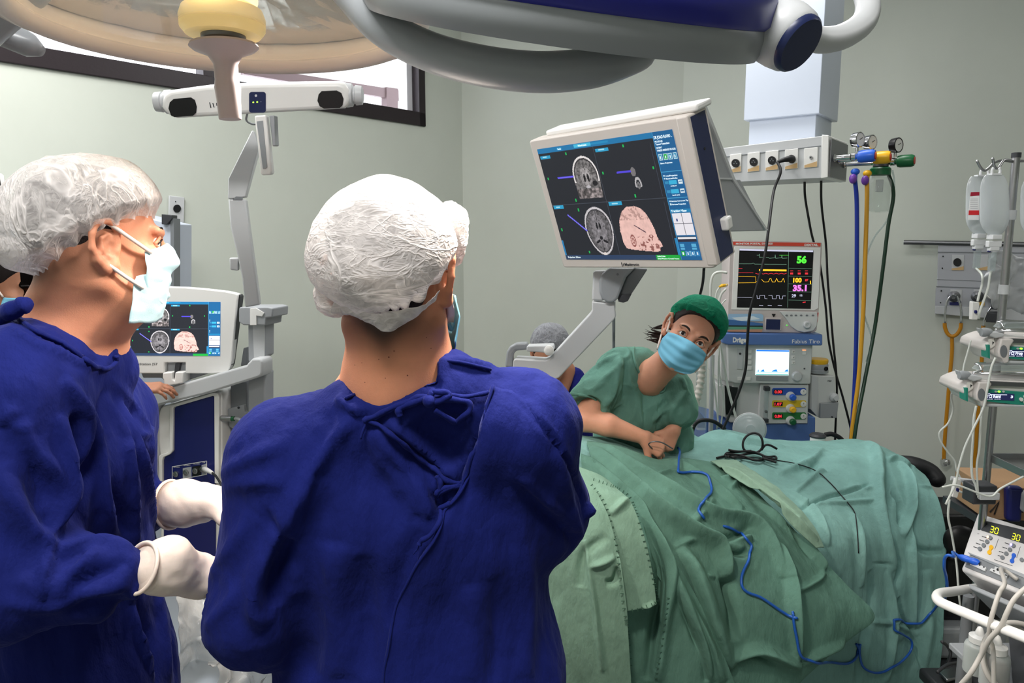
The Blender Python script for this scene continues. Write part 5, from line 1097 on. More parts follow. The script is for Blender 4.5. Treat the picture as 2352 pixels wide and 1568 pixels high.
# infusion pumps
M['teal'] = mat('teal_panel', (36, 140, 120), .4); M['lcd'] = mat('dark_lcd', (36, 40, 84), .3, emit=.4); M['pumpw'] = mat('pump_white', (214, 208, 204), .4); M['lcdt'] = mat('lcd_text', (225, 230, 250), .4, emit=.9)
def pump(Y, T, dx, dy, txt, val, lb):
    pl = Plane.yaw(P(*T(520+dx, 620+dy), Y), -6)
    f = lambda *q: [T(x+dx, y+dy) for x, y in q]
    t = thing('infusion_pump', pl.at(*T(600+dx, 700+dy))-pl.n*.06, lb, 'pump')
    mb(M['pumpw']).px(pl, f((500, 500), (1050, 520), (1050, 715), (560, 700), (480, 690), (450, 640), (370, 600), (385, 545), (440, 520)), -.14, -.005).build('body', t, bevel=.006)
    mb(M['lgrey']).px(pl, f((480, 672), (1050, 690), (1050, 705), (490, 695)), -.13, .003).build('base_rim', t, bevel=.002)
    mb(M['pumpw']).px(pl, f((462, 505), (548, 505), (560, 520), (530, 560), (520, 680), (488, 690), (470, 655), (445, 640), (440, 600)), -.02, .016).build('pusher_head', t, bevel=.004)
    mb(M['mgrey']).px(pl, [T(x+dx, y+dy) for x, y in circ(478, 597, 27, 46)], .0165, .0172).build('head_recess', t)
    mb(M['teal']).px(pl, f((520, 578), (540, 566), (1050, 605), (1050, 690), (770, 682), (520, 655)), -.01, .003).build('teal_panel', t, bevel=.001)
    s_ = mb(M['lcd']).px(pl, f((530, 590), (744, 600), (742, 650), (526, 640)), .003, .0045).build('lcd_screen', t)
    m = mb(M['lcdt']); g_ = lambda x, y: T(x+dx, y+dy); tx(m, pl, g_, txt, 532, 628, 640, 22, .0048, .04); tx(m, pl, g_, val, 714, 630, 732, 18, .0048, .04); tx(m, pl, g_, 'Cp 3.00   Ce 2.96', 532, 641, 640, 7, .0048, .02)
    seg(m, pl, g_, [(532, 598), (560, 598), (562, 604), (688, 606)], 4, .0047, .005); m.build('lcd_text', s_, smooth=0)
    for x, mt in ((605, 'lgrey'), (630, 'gled'), (662, 'lgrey')):
        if mt == 'gled' and 'gled' not in M: M['gled'] = mat('green_lamp', (150, 235, 60), .3, emit=2)
        mb(M[mt]).px(pl, [T(a_+dx, b_+dy) for a_, b_ in circ(x, 582, 10, 7)], .003, .005).build('status_light', t)
    for x, y in ((793, 640), (826, 620), (826, 662)): mb(M['white']).px(pl, [T(a_+dx, b_+dy) for a_, b_ in circ(x, y, 14, 14)], .003, .007).build('round_key', t)
    mb(M['teal']).px(pl, f((382, 558), (398, 555), (400, 660), (384, 650)), -.03, .002).build('teal_catch', t)
    mb(M['dsteel']).px(pl, f((500, 505), (1050, 530), (1050, 556), (540, 540)), -.02, .001).build('syringe_channel', t)
    mb(M['lgrey']).px(pl, f((370, 440), (400, 455), (440, 455), (498, 470), (498, 490), (430, 505), (385, 485)), -.05, .01).build('plunger_grip', t, bevel=.005)
    c = pl.at(*T(355+dx, 462+dy)); m = mb(M['lgrey2']).lathe(c+pl.n*.0, -pl.x if pl.x.x > 0 else pl.x, [(.006, -.02), (.010, -.015), (.012, .0), (.010, .006), (.002, .006)], 20); m.build('plunger_knob', t)
    m = mb(M['chrome']); m.tube(spline([pl.up(*T(x+dx, y+dy), w) for x, y, w in ((440, 445, .0), (500, 425, .0), (520, 400, -.02), (560, 394, -.04), (1050, 400, -.04))], 5), .003, 8); m.tube([pl.up(*T(x+dx, y+dy), w) for x, y, w in ((440, 452, 0), (700, 448, 0), (1050, 450, 0))], .003, 8); m.build('carry_rail', t, smooth=180)
    mb(M['clear']).px(pl, f((560, 402), (1050, 402), (1050, 440), (520, 440)), -.06, -.02).build('syringe_cover', t)
    m = mb(M['printed']); m.col(225, 222, 215); m.px(pl, f((395, 515), (432, 505), (440, 560), (405, 585)), -.004, .0005); m.col(30, 30, 30); m.px(pl, f((420, 530), (434, 536), (420, 556)), .0005, .001); m.build('warning_label', t, smooth=0)
    return t
pump(1.80, T6, 0, 0, 'TCI Remi', '3', 'infusion pump with screen reading TCI Remi, lower of the two')
pump(1.83, T6, 165, -322, 'TCI Prop', '3', 'infusion pump with screen reading TCI Prop, upper of the two')
M['bag2'] = mat_clear('crumpled_clear_bag', (214, 216, 218), .38, .15)
# crumpled clear plastic bag hanging on the panel
def crumple(V, amp, sc_, seed=0): return V+np.stack([fnoise(V, (sc_,)*3, seed+i*7.3, 3) for i in range(3)], 1)*amp
def softsheet(rows, nu=40, nv=40):
    """smooth sheet through a grid of points"""
    R = [spline(r, nu//(len(r)-1)) for r in rows]; Cc = list(zip(*R)); G = [spline(c, nv//(len(rows)-1)) for c in Cc]
    W_, H_ = len(G), len(G[0]); V = np.array([[list(G[i][j]) for i in range(W_)] for j in range(H_)]).reshape(-1, 3)
    i = np.arange(W_*H_).reshape(H_, W_); F = np.stack([i[1:, :-1], i[1:, 1:], i[:-1, 1:], i[:-1, :-1]], -1).reshape(-1, 4)
    return V, F, (H_, W_)
V, F, _ = softsheet([[P(*T5(x, y), 2.55) for x, y in r] for r in (((790, 830), (900, 870), (1060, 880)), ((780, 950), (900, 950), (1080, 960)), ((740, 1030), (860, 1050), (1080, 1080)), ((730, 1180), (850, 1300), (1100, 1380)))], 40, 40)
V = crumple(V, .02, 14, 3)
t = thing('plastic_bag', P(2320, 700, 2.55), 'crumpled clear plastic bag hung in front of the gas panel', 'bag'); link('bag_film', V, F, M['bag2'], t, 180)
o_ = t.children[0]; md = o_.modifiers.new('thickness', 'SOLIDIFY'); md.thickness = .002
mb(M['dsteel']).tube(spline([P(2320, 560, 2.55), P(2318, 566, 2.5), P(2316, 575, 2.55)], 5), .003, 8).build('bag_hook', t)

# ================================================================== shelf with tray and box
SH = 1.0
def shelf_pt(px, py, Y): return P(px, py, Y)
t = thing('steel_tray', P(2300, 1110, 1.85), 'shallow steel tray with clear blister packs on the right pole shelf', 'tray')
TRp = Plane(P(2275, 1095, 1.95), P(2352, 1110, 1.85), P(2275, 1095, 1.95)+Vector((0, .3, .03)))
zt = P(2285, 1100, 1.75).z
m = mb(M['steel']); a = Vector((P(2275, 1100, 1.72).x+.115, 1.70, zt)); m.box(a+Vector((.17, .1, 0)), (.34, .22, .006)); m.box(a+Vector((.17, -.01, .008)), (.34, .004, .02)); m.box(a+Vector((0, .1, .008)), (.004, .22, .02)); m.box(a+Vector((.17, .21, .008)), (.34, .004, .02)); m.build('tray_pan', t, bevel=.001)
t = thing('blister_pack', a+Vector((.06, .08, .004)), 'clear blister pack with a blue spot lying in the steel tray', 'package')
m = mb(M['clear']).lathe(a+Vector((.08, .09, .004)), up, [(.05, 0), (.048, .012), (.03, .02), (.005, .022)], 20, sx=1.4, sy=.8); m.build('shell', t); mb(M['blue']).sphere(a+Vector((.085, .07, .016)), .008, 12).build('blue_stopper', t)
t = thing('shelf_clamp', a+Vector((-.02, .06, -.05)), 'horizontal white equipment rail clamped to the drip pole', 'rail')
zr = P(2185, 1100, 1.9).z; mb(M['lgrey']).cyl(P(2184, 1098, 1.9), P(2252, 1108, 1.88), .006, 12).build('rail_arm', t)
m = mb(M['lgrey']); q = P(2266, 1136, 1.82); m.box(q, (.05, .03, .018)); m.build('clamp_plate', t, bevel=.002); mb(M['dgrey']).box(q+Vector((-.006, .02, .0)), (.06, .05, .05)).build('clamp_block', t, bevel=.004)
t = thing('cardboard_box', Vector((P(2330, 1180, 1.9).x, 1.95, P(2330, 1190, 1.9).z)), 'brown cardboard box with dark straps behind the electrosurgical unit', 'box')
M['card'] = mat('cardboard', (176, 140, 104), .7, bump=.1); BX = Plane.yaw(P(2300, 1160, 1.95), -6)
mb(M['card']).px(BX, [(2268, 1118), (2400, 1122), (2400, 1198), (2262, 1192)], -.18, 0).build('carton', t, bevel=.003)
m = mb(M['navy']); m.px(BX, [(2302, 1110), (2340, 1112), (2334, 1192), (2302, 1190)], 0, .03); m.build('blue_bundle', t, bevel=.01)
m = mb(M['rubber']); m.tube([BX.up(2272, 1175, .004), BX.up(2292, 1150, .006), BX.up(2282, 1180, .004)], .002, 6); m.tube([BX.up(2345, 1175, .004), BX.up(2348, 1130, .01)], .003, 6); m.build('strap', t)
mb(M['dgrey']).box(Vector((P(2300, 1200, 1.95).x+.21, 2.06, P(2330, 1197, 1.95).z-.012)), (.5, .2, .02)).build('support_shelf', t)
mb(M['bag2']).box(BX.up(2352, 1142, .03), (.05, .03, .06)).build('clear_wrap', t, bevel=.012)

# ================================================================== electrosurgical unit on its trolley
EP = Plane(P(*T7(590, 180), 1.95), P(*T7(455, 640), 1.83), P(*T7(974, 840), 1.63))
M['euw'] = mat('unit_case_white', (208, 206, 206), .4)
t = thing('electrosurgical_unit', EP.at(*T7(700, 700))-EP.n*.1, 'grey-white electrosurgical unit with yellow-green digits 30 and 30, lower right corner', 'machine')
mb(M['euw']).px(EP, Q7((590, 175), (606, 172), (1150, 335), (1150, 790), (470, 515), (500, 420)), -.22, 0).build('case', t, bevel=.006)
mb(M['euw']).px(EP, Q7((515, 498), (1150, 770), (1150, 920), (455, 640), (458, 620)), -.22, .0).build('lower_case', t, bevel=.006)
mb(M['lgrey2']).px(EP, Q7((520, 500), (1150, 750), (1150, 790), (540, 522)), 0, .006).build('shelf_lip', t, bevel=.002)
sp_ = mb(M['mgrey']).px(EP, Q7((535, 522), (1150, 775), (1150, 880), (495, 618)), 0, .003).build('socket_panel', t)
mb(M['dgrey']).px(EP, Q7((645, 235), (1150, 355), (1150, 480), (625, 315)), 0, .002).build('display_window', t)
M['dig'] = mat('yellow_green_digits', (220, 225, 40), .4, emit=1.6)
def digit(m, pl, T, d, x, y, w, h_, sk, slope, lw):
    segs = {'a': ((0, 0), (1, 0)), 'b': ((1, 0), (1, .5)), 'c': ((1, .5), (1, 1)), 'd': ((0, 1), (1, 1)), 'e': ((0, .5), (0, 1)), 'f': ((0, 0), (0, .5)), 'g': ((0, .5), (1, .5))}
    for s_ in {'3': 'abgcd', '0': 'abcdef'}[d]:
        (u0, v0), (u1, v1) = segs[s_]; e = .08
        if u0 == u1: v0 += e; v1 -= e
        else: u0 += e; u1 -= e
        f = lambda u, v: (x+u*w-v*sk, y+v*h_+u*w*slope)
        seg(m, pl, T, [f(u0, v0), f(u1, v1)], lw, .0022, .0028)
for x, y in ((710, 284), (888, 342)):
    m = mb(M['dig']); digit(m, EP, T7, '3', x, y, 24, 46, 12, .32, 4.5); digit(m, EP, T7, '0', x+38, y+12, 24, 46, 12, .32, 4.5); m.build('readout_digits', t, smooth=0)
m = mb(M['dgrey']); tx(m, EP, T7, 'Bipolar', 592, 345, 608, 4, .001, .03); tx(m, EP, T7, 'Monopolar', 722, 335, 760, 5, .0025, .03)
for x, y in ((650, 366), (630, 395), (600, 422), (580, 452), (838, 420), (820, 456), (790, 490), (780, 524)): seg(m, EP, T7, [(x-20, y-3), (x+16, y+9)], 5, .0004, .001)
seg(m, EP, T7, [(730, 556), (880, 606)], 3, .0004, .001); seg(m, EP, T7, [(765, 385), (735, 470)], 1.5, .0004, .001); seg(m, EP, T7, [(945, 450), (915, 540)], 1.5, .0004, .001); m.build('panel_print', t, smooth=0)
for x, y in ((700, 378), (674, 410), (646, 440), (615, 470), (890, 443), (862, 476), (832, 509), (800, 541), (960, 560)): mb(M['mgrey']).px(EP, [T7(*p) for p in circ(x, y, 17, 17)], 0, .003).build('button', t, bevel=.0006)
mb(mat('orange_lamp', (255, 190, 140), .4, emit=3)).px(EP, [T7(*p) for p in circ(683, 374, 8)], .003, .004).build('indicator', t)
mb(mat('violet_lamp', (150, 140, 255), .4, emit=3)).px(EP, [T7(*p) for p in circ(875, 438, 9)], .003, .004).build('indicator', t)
for (x0, y0, x1, y1), mt in (((707, 455, 692, 498), M['yellow']), ((893, 522, 878, 568), M['blue'])):
    m = mb(mt); [m.px(EP, [T7(*p) for p in circ(x, y, 17, 18)], 0, .002) for x, y in ((x0, y0), (x1, y1))]; m.px(EP, Q7((x0-10, y0), (x0+10, y0), (x1+10, y1), (x1-10, y1)), 0, .0021)
    m.build('mode_symbol', t)
for q, hs in ((((545, 610), (560, 585), (680, 635), (665, 665)), ((628, 618), (662, 634))), (((705, 660), (722, 640), (745, 648), (752, 625), (800, 645), (796, 672), (858, 692), (845, 725)), ((745, 665), (802, 688), (845, 700), (778, 655)))):
    f_ = mb(M['lgrey']).px(EP, Q7(*q), .003, .008).build('socket_plate', sp_, bevel=.001); m = mb(M['black'])
    for i, (x, y) in enumerate(hs): m.px(EP, [T7(*p) for p in circ(x, y, 11 if i == 3 else 6)], .008, .009)
    m.build('socket_hole', sp_)
a = EP.up(*T7(640, 612), .003); b1 = EP.up(*T7(560, 580), .05); b2 = EP.up(*T7(480, 572), .07)
t = thing('blue_plug', a, 'blue electrode plug pushed into the electrosurgical unit', 'plug')
m = mb(M['blue']).tube([EP.up(*T7(615, 600), .006), EP.up(*T7(605, 597), .010), EP.up(*T7(580, 594), .013), EP.up(*T7(560, 590), .015), EP.up(*T7(545, 588), .017), EP.up(*T7(512, 582), .021), EP.up(*T7(484, 574), .023)], [.007, .0092, .0092, .0072, .009, .0085, .0045], 16); m.build('plug_body', t, smooth=60)
# trolley
t = thing('trolley', Vector((P(2330, 1400, 1.7).x+.05, 1.85, 0)), 'steel trolley with a thick white push bar under the electrosurgical unit', 'trolley')
zb = P(*T7(300, 880), 1.66)
m = mb(M['white']); m.tube(spline([P(*T7(x, y), Y) for x, y, Y in ((600, 785, 1.88), (520, 795, 1.84), (400, 815, 1.78), (310, 825, 1.73), (268, 840, 1.70), (258, 870, 1.67), (290, 905, 1.64), (400, 955, 1.60), (700, 1080, 1.50), (1000, 1200, 1.40), (1150, 1260, 1.36))], 8), .0115, 16); m.build('push_bar', t, smooth=180)
m = mb(M['lgrey2']); m.px(EP, Q7((470, 700), (1150, 985), (1150, 1040), (480, 745)), -.22, -.02); m.build('top_shelf', t, bevel=.004)
m = mb(M['dgrey']); m.px(EP, Q7((570, 760), (1150, 1010), (1150, 1500), (600, 1380)), -.24, -.12); m.build('dark_back', t)
m = mb(M['mgrey']); a = P(*T7(520, 850), 1.9); m.cyl(Vector((a.x, a.y, 0.05)), a, .014, 16); m.build('leg', t); mb(M['mgrey']).cyl(Vector((a.x+.45, a.y-.1, .05)), Vector((a.x+.45, a.y-.1, a.z-.05)), .014, 16).build('leg', t)
zs = P(*T7(600, 1500), 1.66).z
m = mb(M['lgrey2']); c = P(*T7(600, 1520), 1.62); m.box(Vector((c.x+.29, c.y+.02, zs)), (.52, .30, .016)); m.box(Vector((c.x+.29, c.y-.13, zs+.012)), (.52, .006, .03)); m.build('lower_shelf', t, bevel=.004)
m = mb(M['dgrey']).box(Vector((c.x+.30, c.y+.08, .06)), (.56, .4, .05)); m.build('base', t, bevel=.01)
M['bott'] = mat_clear('milky_bottle_plastic', (206, 212, 210), .45, .3)
def bottle(px, y0, y1, Y, lb, liquid):
    b = P(*T7(px, y1), Y); a = P(*T7(px, y0), Y); H = a.z-b.z; b = Vector((a.x, a.y, zs+.009)); H = a.z-b.z; r = .030
    t = thing('bottle', b, lb, 'bottle')
    mb(M['bott']).lathe(b, up, [(.006, 0), (r*.95, 0), (r, .004), (r, H*.56), (r*.92, H*.62), (r*.55, H*.67), (r*.5, H*.7), (.002, H*.7)], 28).build('bottle_body', t, smooth=50)
    mb(liquid).lathe(b, up, [(.004, .003), (r*.9, .003), (r*.92, H*.42), (.004, H*.42)], 24).build('liquid', t)
    mb(M['white']).lathe(b, up, [(.01, H*.67), (r*.74, H*.67), (r*.74, H*.79), (r*.6, H*.80), (r*.36, H*.83), (r*.30, H*.90), (r*.18, H*.98), (r*.05, H)], 28).build('nozzle_cap', t, smooth=50)
bottle(615, 1105, 1480, 1.66, 'milky plastic bottle of greenish liquid on the trolley shelf', mat_clear('pale_green_liquid', (150, 180, 170), .5, .1))
bottle(760, 1175, 1560, 1.60, 'milky plastic bottle of reddish liquid in front of the greenish one', mat_clear('pale_red_liquid', (178, 120, 125), .5, .1))
M['gcable'] = mat('pale_grey_cable', (186, 182, 176), .45)
hose('footswitch_cable', [EP.up(*T7(945, 742), .01), EP.up(*T7(880, 720), .04), P(*T7(815, 745), 1.52), P(*T7(770, 830), 1.50), P(*T7(730, 950), 1.49), P(*T7(695, 1080), 1.49), P(*T7(690, 1200), 1.5), P(*T7(720, 1300), 1.5), P(*T7(725, 1600), 1.5)], .0048, M['gcable'], 'pale cable from the unit front hanging straight over the white push bar', 'cable')
hose('footswitch_cable', [P(*T7(1000, 780), 1.45), P(*T7(940, 830), 1.45), P(*T7(880, 900), 1.45), P(*T7(830, 1000), 1.45), P(*T7(780, 1110), 1.46), P(*T7(690, 1210), 1.48), P(*T7(620, 1340), 1.5), P(*T7(540, 1480), 1.5), P(*T7(440, 1600), 1.52)], .0052, M['gcable'], 'thicker pale cable looping across the white push bar towards the lower left', 'cable')
for i, (r, x, y) in enumerate(((.075, 930, 1380), (.07, 940, 1400), (.065, 935, 1420))):
    cc = P(*T7(x, y), 1.58); hose('coiled_cable', [cc+Vector((math.cos(a)*r*1.1, .01*i+.03*math.sin(a), math.sin(a)*r)) for a in np.linspace(.3+i, 2*PI+.1+i, 14)], .006, M['gcable'], ('outer', 'middle', 'inner')[i]+' loop of coiled pale cable on the lower trolley shelf', 'cable', 5)
# floor clutter between drape and trolley
t = thing('foot_pedal', P(2200, 1555, 2.0), 'dark foot pedal with steel lever on the floor beyond the drape', 'pedal')
zf = 0.02; a = Z(2190, 1555, .25)
t2 = thing('equipment_base', Vector((P(2205, 1400, 2.5).x, 2.55, 0)), 'black and grey equipment base with cables behind the white push bar', 'equipment')
bx_ = P(2205, 1400, 2.5).x
mb(M['black']).box(Vector((bx_, 2.6, .62)), (.22, .2, .12)).build('black_box', t2, bevel=.015); mb(M['black']).box(Vector((bx_+.06, 2.6, .40)), (.26, .2, .25)).build('bellows', t2, bevel=.03); mb(M['lgrey2']).box(Vector((bx_, 2.6, .22)), (.3, .3, .12)).build('grey_housing', t2, bevel=.02); mb(M['dgrey']).box(Vector((bx_, 2.6, .08)), (.36, .4, .16)).build('foot', t2, bevel=.02)
q = P(*T7(456, 405), 2.4); mb(M['black']).lathe(q, Vector((-.3, -1, .1)), [(.05, -.02), (.055, 0), (.045, .012), (.005, .016)], 28).build('round_knob', t2, smooth=50); mb(M['mgrey']).cyl(q+Vector((0, .03, 0)), Vector((q.x, 2.6, .6)), .012, 10).build('knob_arm', t2)
m = mb(M['dgrey']).box(a+Vector((0, 0, -.02)), (.16, .12, .04)); m.build('pedal_body', t, bevel=.01); mb(M['steel']).box(a+Vector((.0, -.01, .02)), (.10, .05, .01), (1, .2, .1), (0, 1, 0)).build('pedal_lever', t, bevel=.003)
mb(M['dgrey']).cyl(a+Vector((0, 0, -.03)), Vector((a.x, a.y, 0)), .03, 16).build('pedal_stand', t)
for i, pts in enumerate(((( 300, 1230), (340, 1260), (370, 1320), (350, 1400)), ((560, 1180), (500, 1260), (420, 1290), (380, 1300)), ((260, 1480), (340, 1420), (430, 1400), (500, 1390)))):
    hose('floor_cable', [P(*T7(*p), 2.1+.03*k) for k, p in enumerate(pts)], .005, (M['dgrey'], M['gcable'], M['dgrey'])[i], ('dark cable curling behind the drape edge', 'pale cable dropping behind the push bar', 'dark cable crossing under the trolley shelf')[i], 'cable')
def cloth(name, rgb, sheen=.25):
    m, nt, b = _new(name); c = srgb(*rgb)
    b.inputs['Roughness'].default_value = .85; b.inputs['Specular IOR Level'].default_value = .12; b.inputs['Sheen Weight'].default_value = sheen; b.inputs['Sheen Roughness'].default_value = .4
    b.inputs['Sheen Tint'].default_value = (min(1, c[0]*3+.1), min(1, c[1]*3+.1), min(1, c[2]*2+.1), 1)
    n = _noise(nt, 9, 5, .6); r = nt.nodes.new('ShaderNodeValToRGB'); r.color_ramp.elements[0].position = .3; r.color_ramp.elements[1].position = .72
    r.color_ramp.elements[0].color = [x*.86 for x in c[:3]]+[1]; r.color_ramp.elements[1].color = [min(1, x*1.12) for x in c[:3]]+[1]
    nt.links.new(n.outputs[0], r.inputs[0]); nt.links.new(r.outputs[0], b.inputs['Base Color'])
    n1 = _noise(nt, 480, 2, .6); n2 = _noise(nt, 22, 4, .55, 'Object', (1.6, 1.6, .7))
    b1 = nt.nodes.new('ShaderNodeBump'); b1.inputs['Strength'].default_value = .25; b1.inputs['Distance'].default_value = .001
    b2 = nt.nodes.new('ShaderNodeBump'); b2.inputs['Strength'].default_value = .5; b2.inputs['Distance'].default_value = .012
    nt.links.new(n2.outputs[0], b2.inputs['Height']); nt.links.new(b2.outputs[0], b1.inputs['Normal']); nt.links.new(n1.outputs[0], b1.inputs['Height']); nt.links.new(b1.outputs[0], b.inputs['Normal'])
    return m
FOLD_H = 1.7
# ================================================================== operating table and green drapes
M['drape'] = cloth('green_drape_cloth', (124, 166, 160), .06)
M['drape2'] = cloth('deeper_green_drape_cloth', (92, 130, 117), .06)
M['drape3'] = cloth('pale_green_towel_cloth', (126, 160, 142), .06)
t = thing('operating_table', Vector((.95, 2.5, 0)), 'operating table hidden under the green drapes, its dark cushion showing at the right end', 'table')
mb(M['dgrey']).box((.98, 2.62, .70), (.60, .22, .10)).build('tabletop', t, bevel=.03); mb(M['steel']).box((.95, 2.62, .34), (.26, .2, .62)).build('column', t, bevel=.02); mb(M['steel']).box((.95, 2.62, .05), (.6, .4, .1)).build('base', t, bevel=.02)
m = mb(M['rubber']); q = spline([P(2070, 1062, 2.85), P(2100, 1066, 2.82), P(2135, 1080, 2.8), P(2152, 1098, 2.78)], 5); m.tube(q, [.03]*len(q), 16); c = P(2105, 1085, 2.8); m.sphere(P(2152, 1100, 2.78), .032, 14); m.build('end_cushion', t, smooth=60)
mb(M['dgrey']).cyl(P(2120, 1085, 2.82), (.9, 2.6, .62), .02, 12).build('cushion_arm', t)
def sheet(name, rows, mt, label, folds, nz=.004, nscale=9, seed=0, th=.003, nu=200, nv=200, hem=None):
    V, F, (H_, W_) = softsheet([[P(*q) for q in r] for r in rows], nu, nv)
    # relax the lattice a little
    G = V.reshape(H_, W_, 3)
    for _ in range(4): G[1:-1, 1:-1] = (G[1:-1, 1:-1]*2+G[:-2, 1:-1]+G[2:, 1:-1]+G[1:-1, :-2]+G[1:-1, 2:])/6
    V = G.reshape(-1, 3); N = normals(V, F); vc = np.array(CAM)-V; fl = (N*vc).sum(1) < 0
    if fl.mean() > .5: F = F[:, ::-1]; N = -N
    V = V+N*(fnoise(V, (nscale, nscale, nscale*.45), seed, 3)*nz)[:, None]
    tr = bvh(V, F); N = normals(V, F)
    for pts, w, h_ in folds:
        L = hits(tr, pts, 0, 5); 
        if len(L) > 1: fold(V, N, L, w, h_)
    N = normals(V, F)
    o = link(name, V, F, mt, None, 180); md = o.modifiers.new('thickness', 'SOLIDIFY'); md.thickness = th; md.offset = -1
    props(o, label, 'drape'); return o, bvh(V, F), (V, F)
rows = [
 [(1290, 1030, 2.60), (1400, 1050, 2.85), (1500, 1080, 2.98), (1600, 1050, 3.02), (1680, 1030, 3.05), (1820, 1040, 3.08), (1960, 1045, 3.08), (2050, 1075, 3.0), (2110, 1110, 2.95)],
 [(1290, 996, 2.42), (1395, 1006, 2.5), (1500, 1034, 2.62), (1590, 1012, 2.78), (1655, 986, 2.86), (1820, 1013, 2.92), (1975, 1010, 2.9), (2060, 1045, 2.82), (2120, 1088, 2.75)],
 [(1300, 1050, 2.18), (1410, 1058, 2.28), (1520, 1072, 2.38), (1620, 1060, 2.5), (1715, 1050, 2.58), (1850, 1062, 2.62), (1990, 1068, 2.62), (2085, 1100, 2.58), (2150, 1130, 2.55)],
 [(1300, 1130, 2.04), (1420, 1140, 2.10), (1540, 1150, 2.15), (1650, 1140, 2.24), (1760, 1135, 2.32), (1885, 1150, 2.36), (2000, 1160, 2.42), (2092, 1185, 2.46), (2169, 1205, 2.46)],
 [(1300, 1250, 1.97), (1430, 1250, 2.0), (1560, 1250, 2.04), (1680, 1245, 2.10), (1800, 1245, 2.16), (1915, 1250, 2.20), (2015, 1260, 2.30), (2100, 1275, 2.38), (2172, 1290, 2.40)],
 [(1290, 1380, 1.94), (1430, 1380, 1.97), (1560, 1380, 2.0), (1690, 1380, 2.06), (1810, 1380, 2.12), (1920, 1380, 2.17), (2020, 1385, 2.28), (2100, 1390, 2.36), (2170, 1400, 2.38)],
 [(1290, 1500, 1.92), (1430, 1500, 1.95), (1560, 1500, 1.98), (1690, 1500, 2.04), (1810, 1500, 2.10), (1920, 1500, 2.16), (2020, 1500, 2.26), (2100, 1500, 2.34), (2162, 1505, 2.36)],
 [(1290, 1650, 1.91), (1430, 1650, 1.94), (1560, 1650, 1.97), (1690, 1650, 2.03), (1810, 1650, 2.09), (1920, 1650, 2.15), (2015, 1650, 2.25), (2090, 1650, 2.33), (2150, 1650, 2.35)]]
T8 = lambda x, y: (1320+x/2.579, 960+y/2.579)
def Q8(*q): return [T8(*p) for p in q]
folds = [
 (Q8((1720, 140), (1790, 200), (1800, 300), (1790, 420), (1810, 560), (1900, 900)), .022, .022), (Q8((1830, 230), (1870, 400), (1850, 620), (1930, 860), (1900, 1000)), .014, -.02),
 (Q8((1930, 260), (1990, 400), (1985, 560), (1940, 700)), .013, .024), (Q8((1850, 300), (1890, 420), (1930, 520), (1925, 640)), .010, -.022), (Q8((1990, 280), (1990, 460), (1960, 620)), .010, -.016),
 (Q8((2000, 560), (2010, 700), (2060, 780), (2190, 790)), .012, -.014), (Q8((1990, 600), (1985, 850), (2010, 1250)), .014, .016), (Q8((1480, 170), (1400, 260), (1300, 300), (1200, 330)), .016, .014), (Q8((1480, 170), (1430, 260), (1380, 330)), .010, -.010),
 (Q8((1330, 550), (1480, 470), (1600, 440), (1790, 380)), .007, -.010), (Q8((1290, 450), (1430, 340), (1480, 310)), .010, .012), (Q8((1340, 510), (1600, 500), (1800, 480)), .008, .007),
 (Q8((1250, 420), (1400, 540), (1470, 650), (1500, 760)), .012, .016), (Q8((1640, 560), (1680, 700), (1700, 1000)), .016, .014), (Q8((1760, 860), (1900, 870), (1920, 900)), .006, -.006),
 (Q8((1920, 1060), (1950, 1170), (2010, 1300), (2060, 1500)), .010, -.014), (Q8((1720, 1200), (1900, 1220), (2030, 1290)), .010, .008), (Q8((2080, 900), (2090, 1200), (2060, 1500)), .025, .014), (Q8((1600, 420), (1700, 410), (1850, 440)), .010, .007),
 (Q8((1840, 260), (1900, 240), (2020, 300)), .012, .012), (Q8((2030, 400), (2100, 410), (2160, 400)), .008, .006), (Q8((900, 90), (1000, 130), (1250, 170)), .02, .01), (Q8((700, 130), (760, 90), (820, 65)), .02, .012), (Q8((1750, 900), (1760, 1100), (1700, 1400), (1680, 1560)), .02, -.014), (Q8((1850, 900), (1880, 1200), (1850, 1560)), .016, .014)]
d1, tr1, m1 = sheet('surgical_drape', rows, M['drape'], 'large blue-green drape over the patient, reaching the right end of the table', folds, .008, 7, 1, nu=320, nv=280)
rowsB = [
 [(1345, 1012, 2.36), (1420, 1025, 2.34), (1500, 1052, 2.36), (1575, 1052, 2.42), (1640, 1062, 2.46)],
 [(1365, 1070, 2.12), (1450, 1078, 2.14), (1540, 1090, 2.18), (1625, 1095, 2.26), (1715, 1112, 2.30)],
 [(1395, 1140, 1.99), (1490, 1150, 2.01), (1590, 1160, 2.05), (1690, 1165, 2.12), (1790, 1180, 2.17)],
 [(1450, 1230, 1.92), (1550, 1235, 1.94), (1650, 1240, 1.98), (1755, 1245, 2.04), (1865, 1260, 2.10)],
 [(1510, 1320, 1.89), (1610, 1325, 1.90), (1720, 1330, 1.94), (1830, 1330, 2.0), (1940, 1340, 2.06)],
 [(1570, 1420, 1.87), (1670, 1420, 1.88), (1780, 1415, 1.91), (1900, 1410, 1.97), (2008, 1410, 2.03)],
 [(1630, 1530, 1.86), (1720, 1530, 1.87), (1810, 1515, 1.90), (1890, 1485, 1.95), (1975, 1452, 2.0)],
 [(1690, 1660, 1.86), (1740, 1640, 1.87), (1790, 1620, 1.89), (1830, 1580, 1.92), (1850, 1540, 1.96)]]
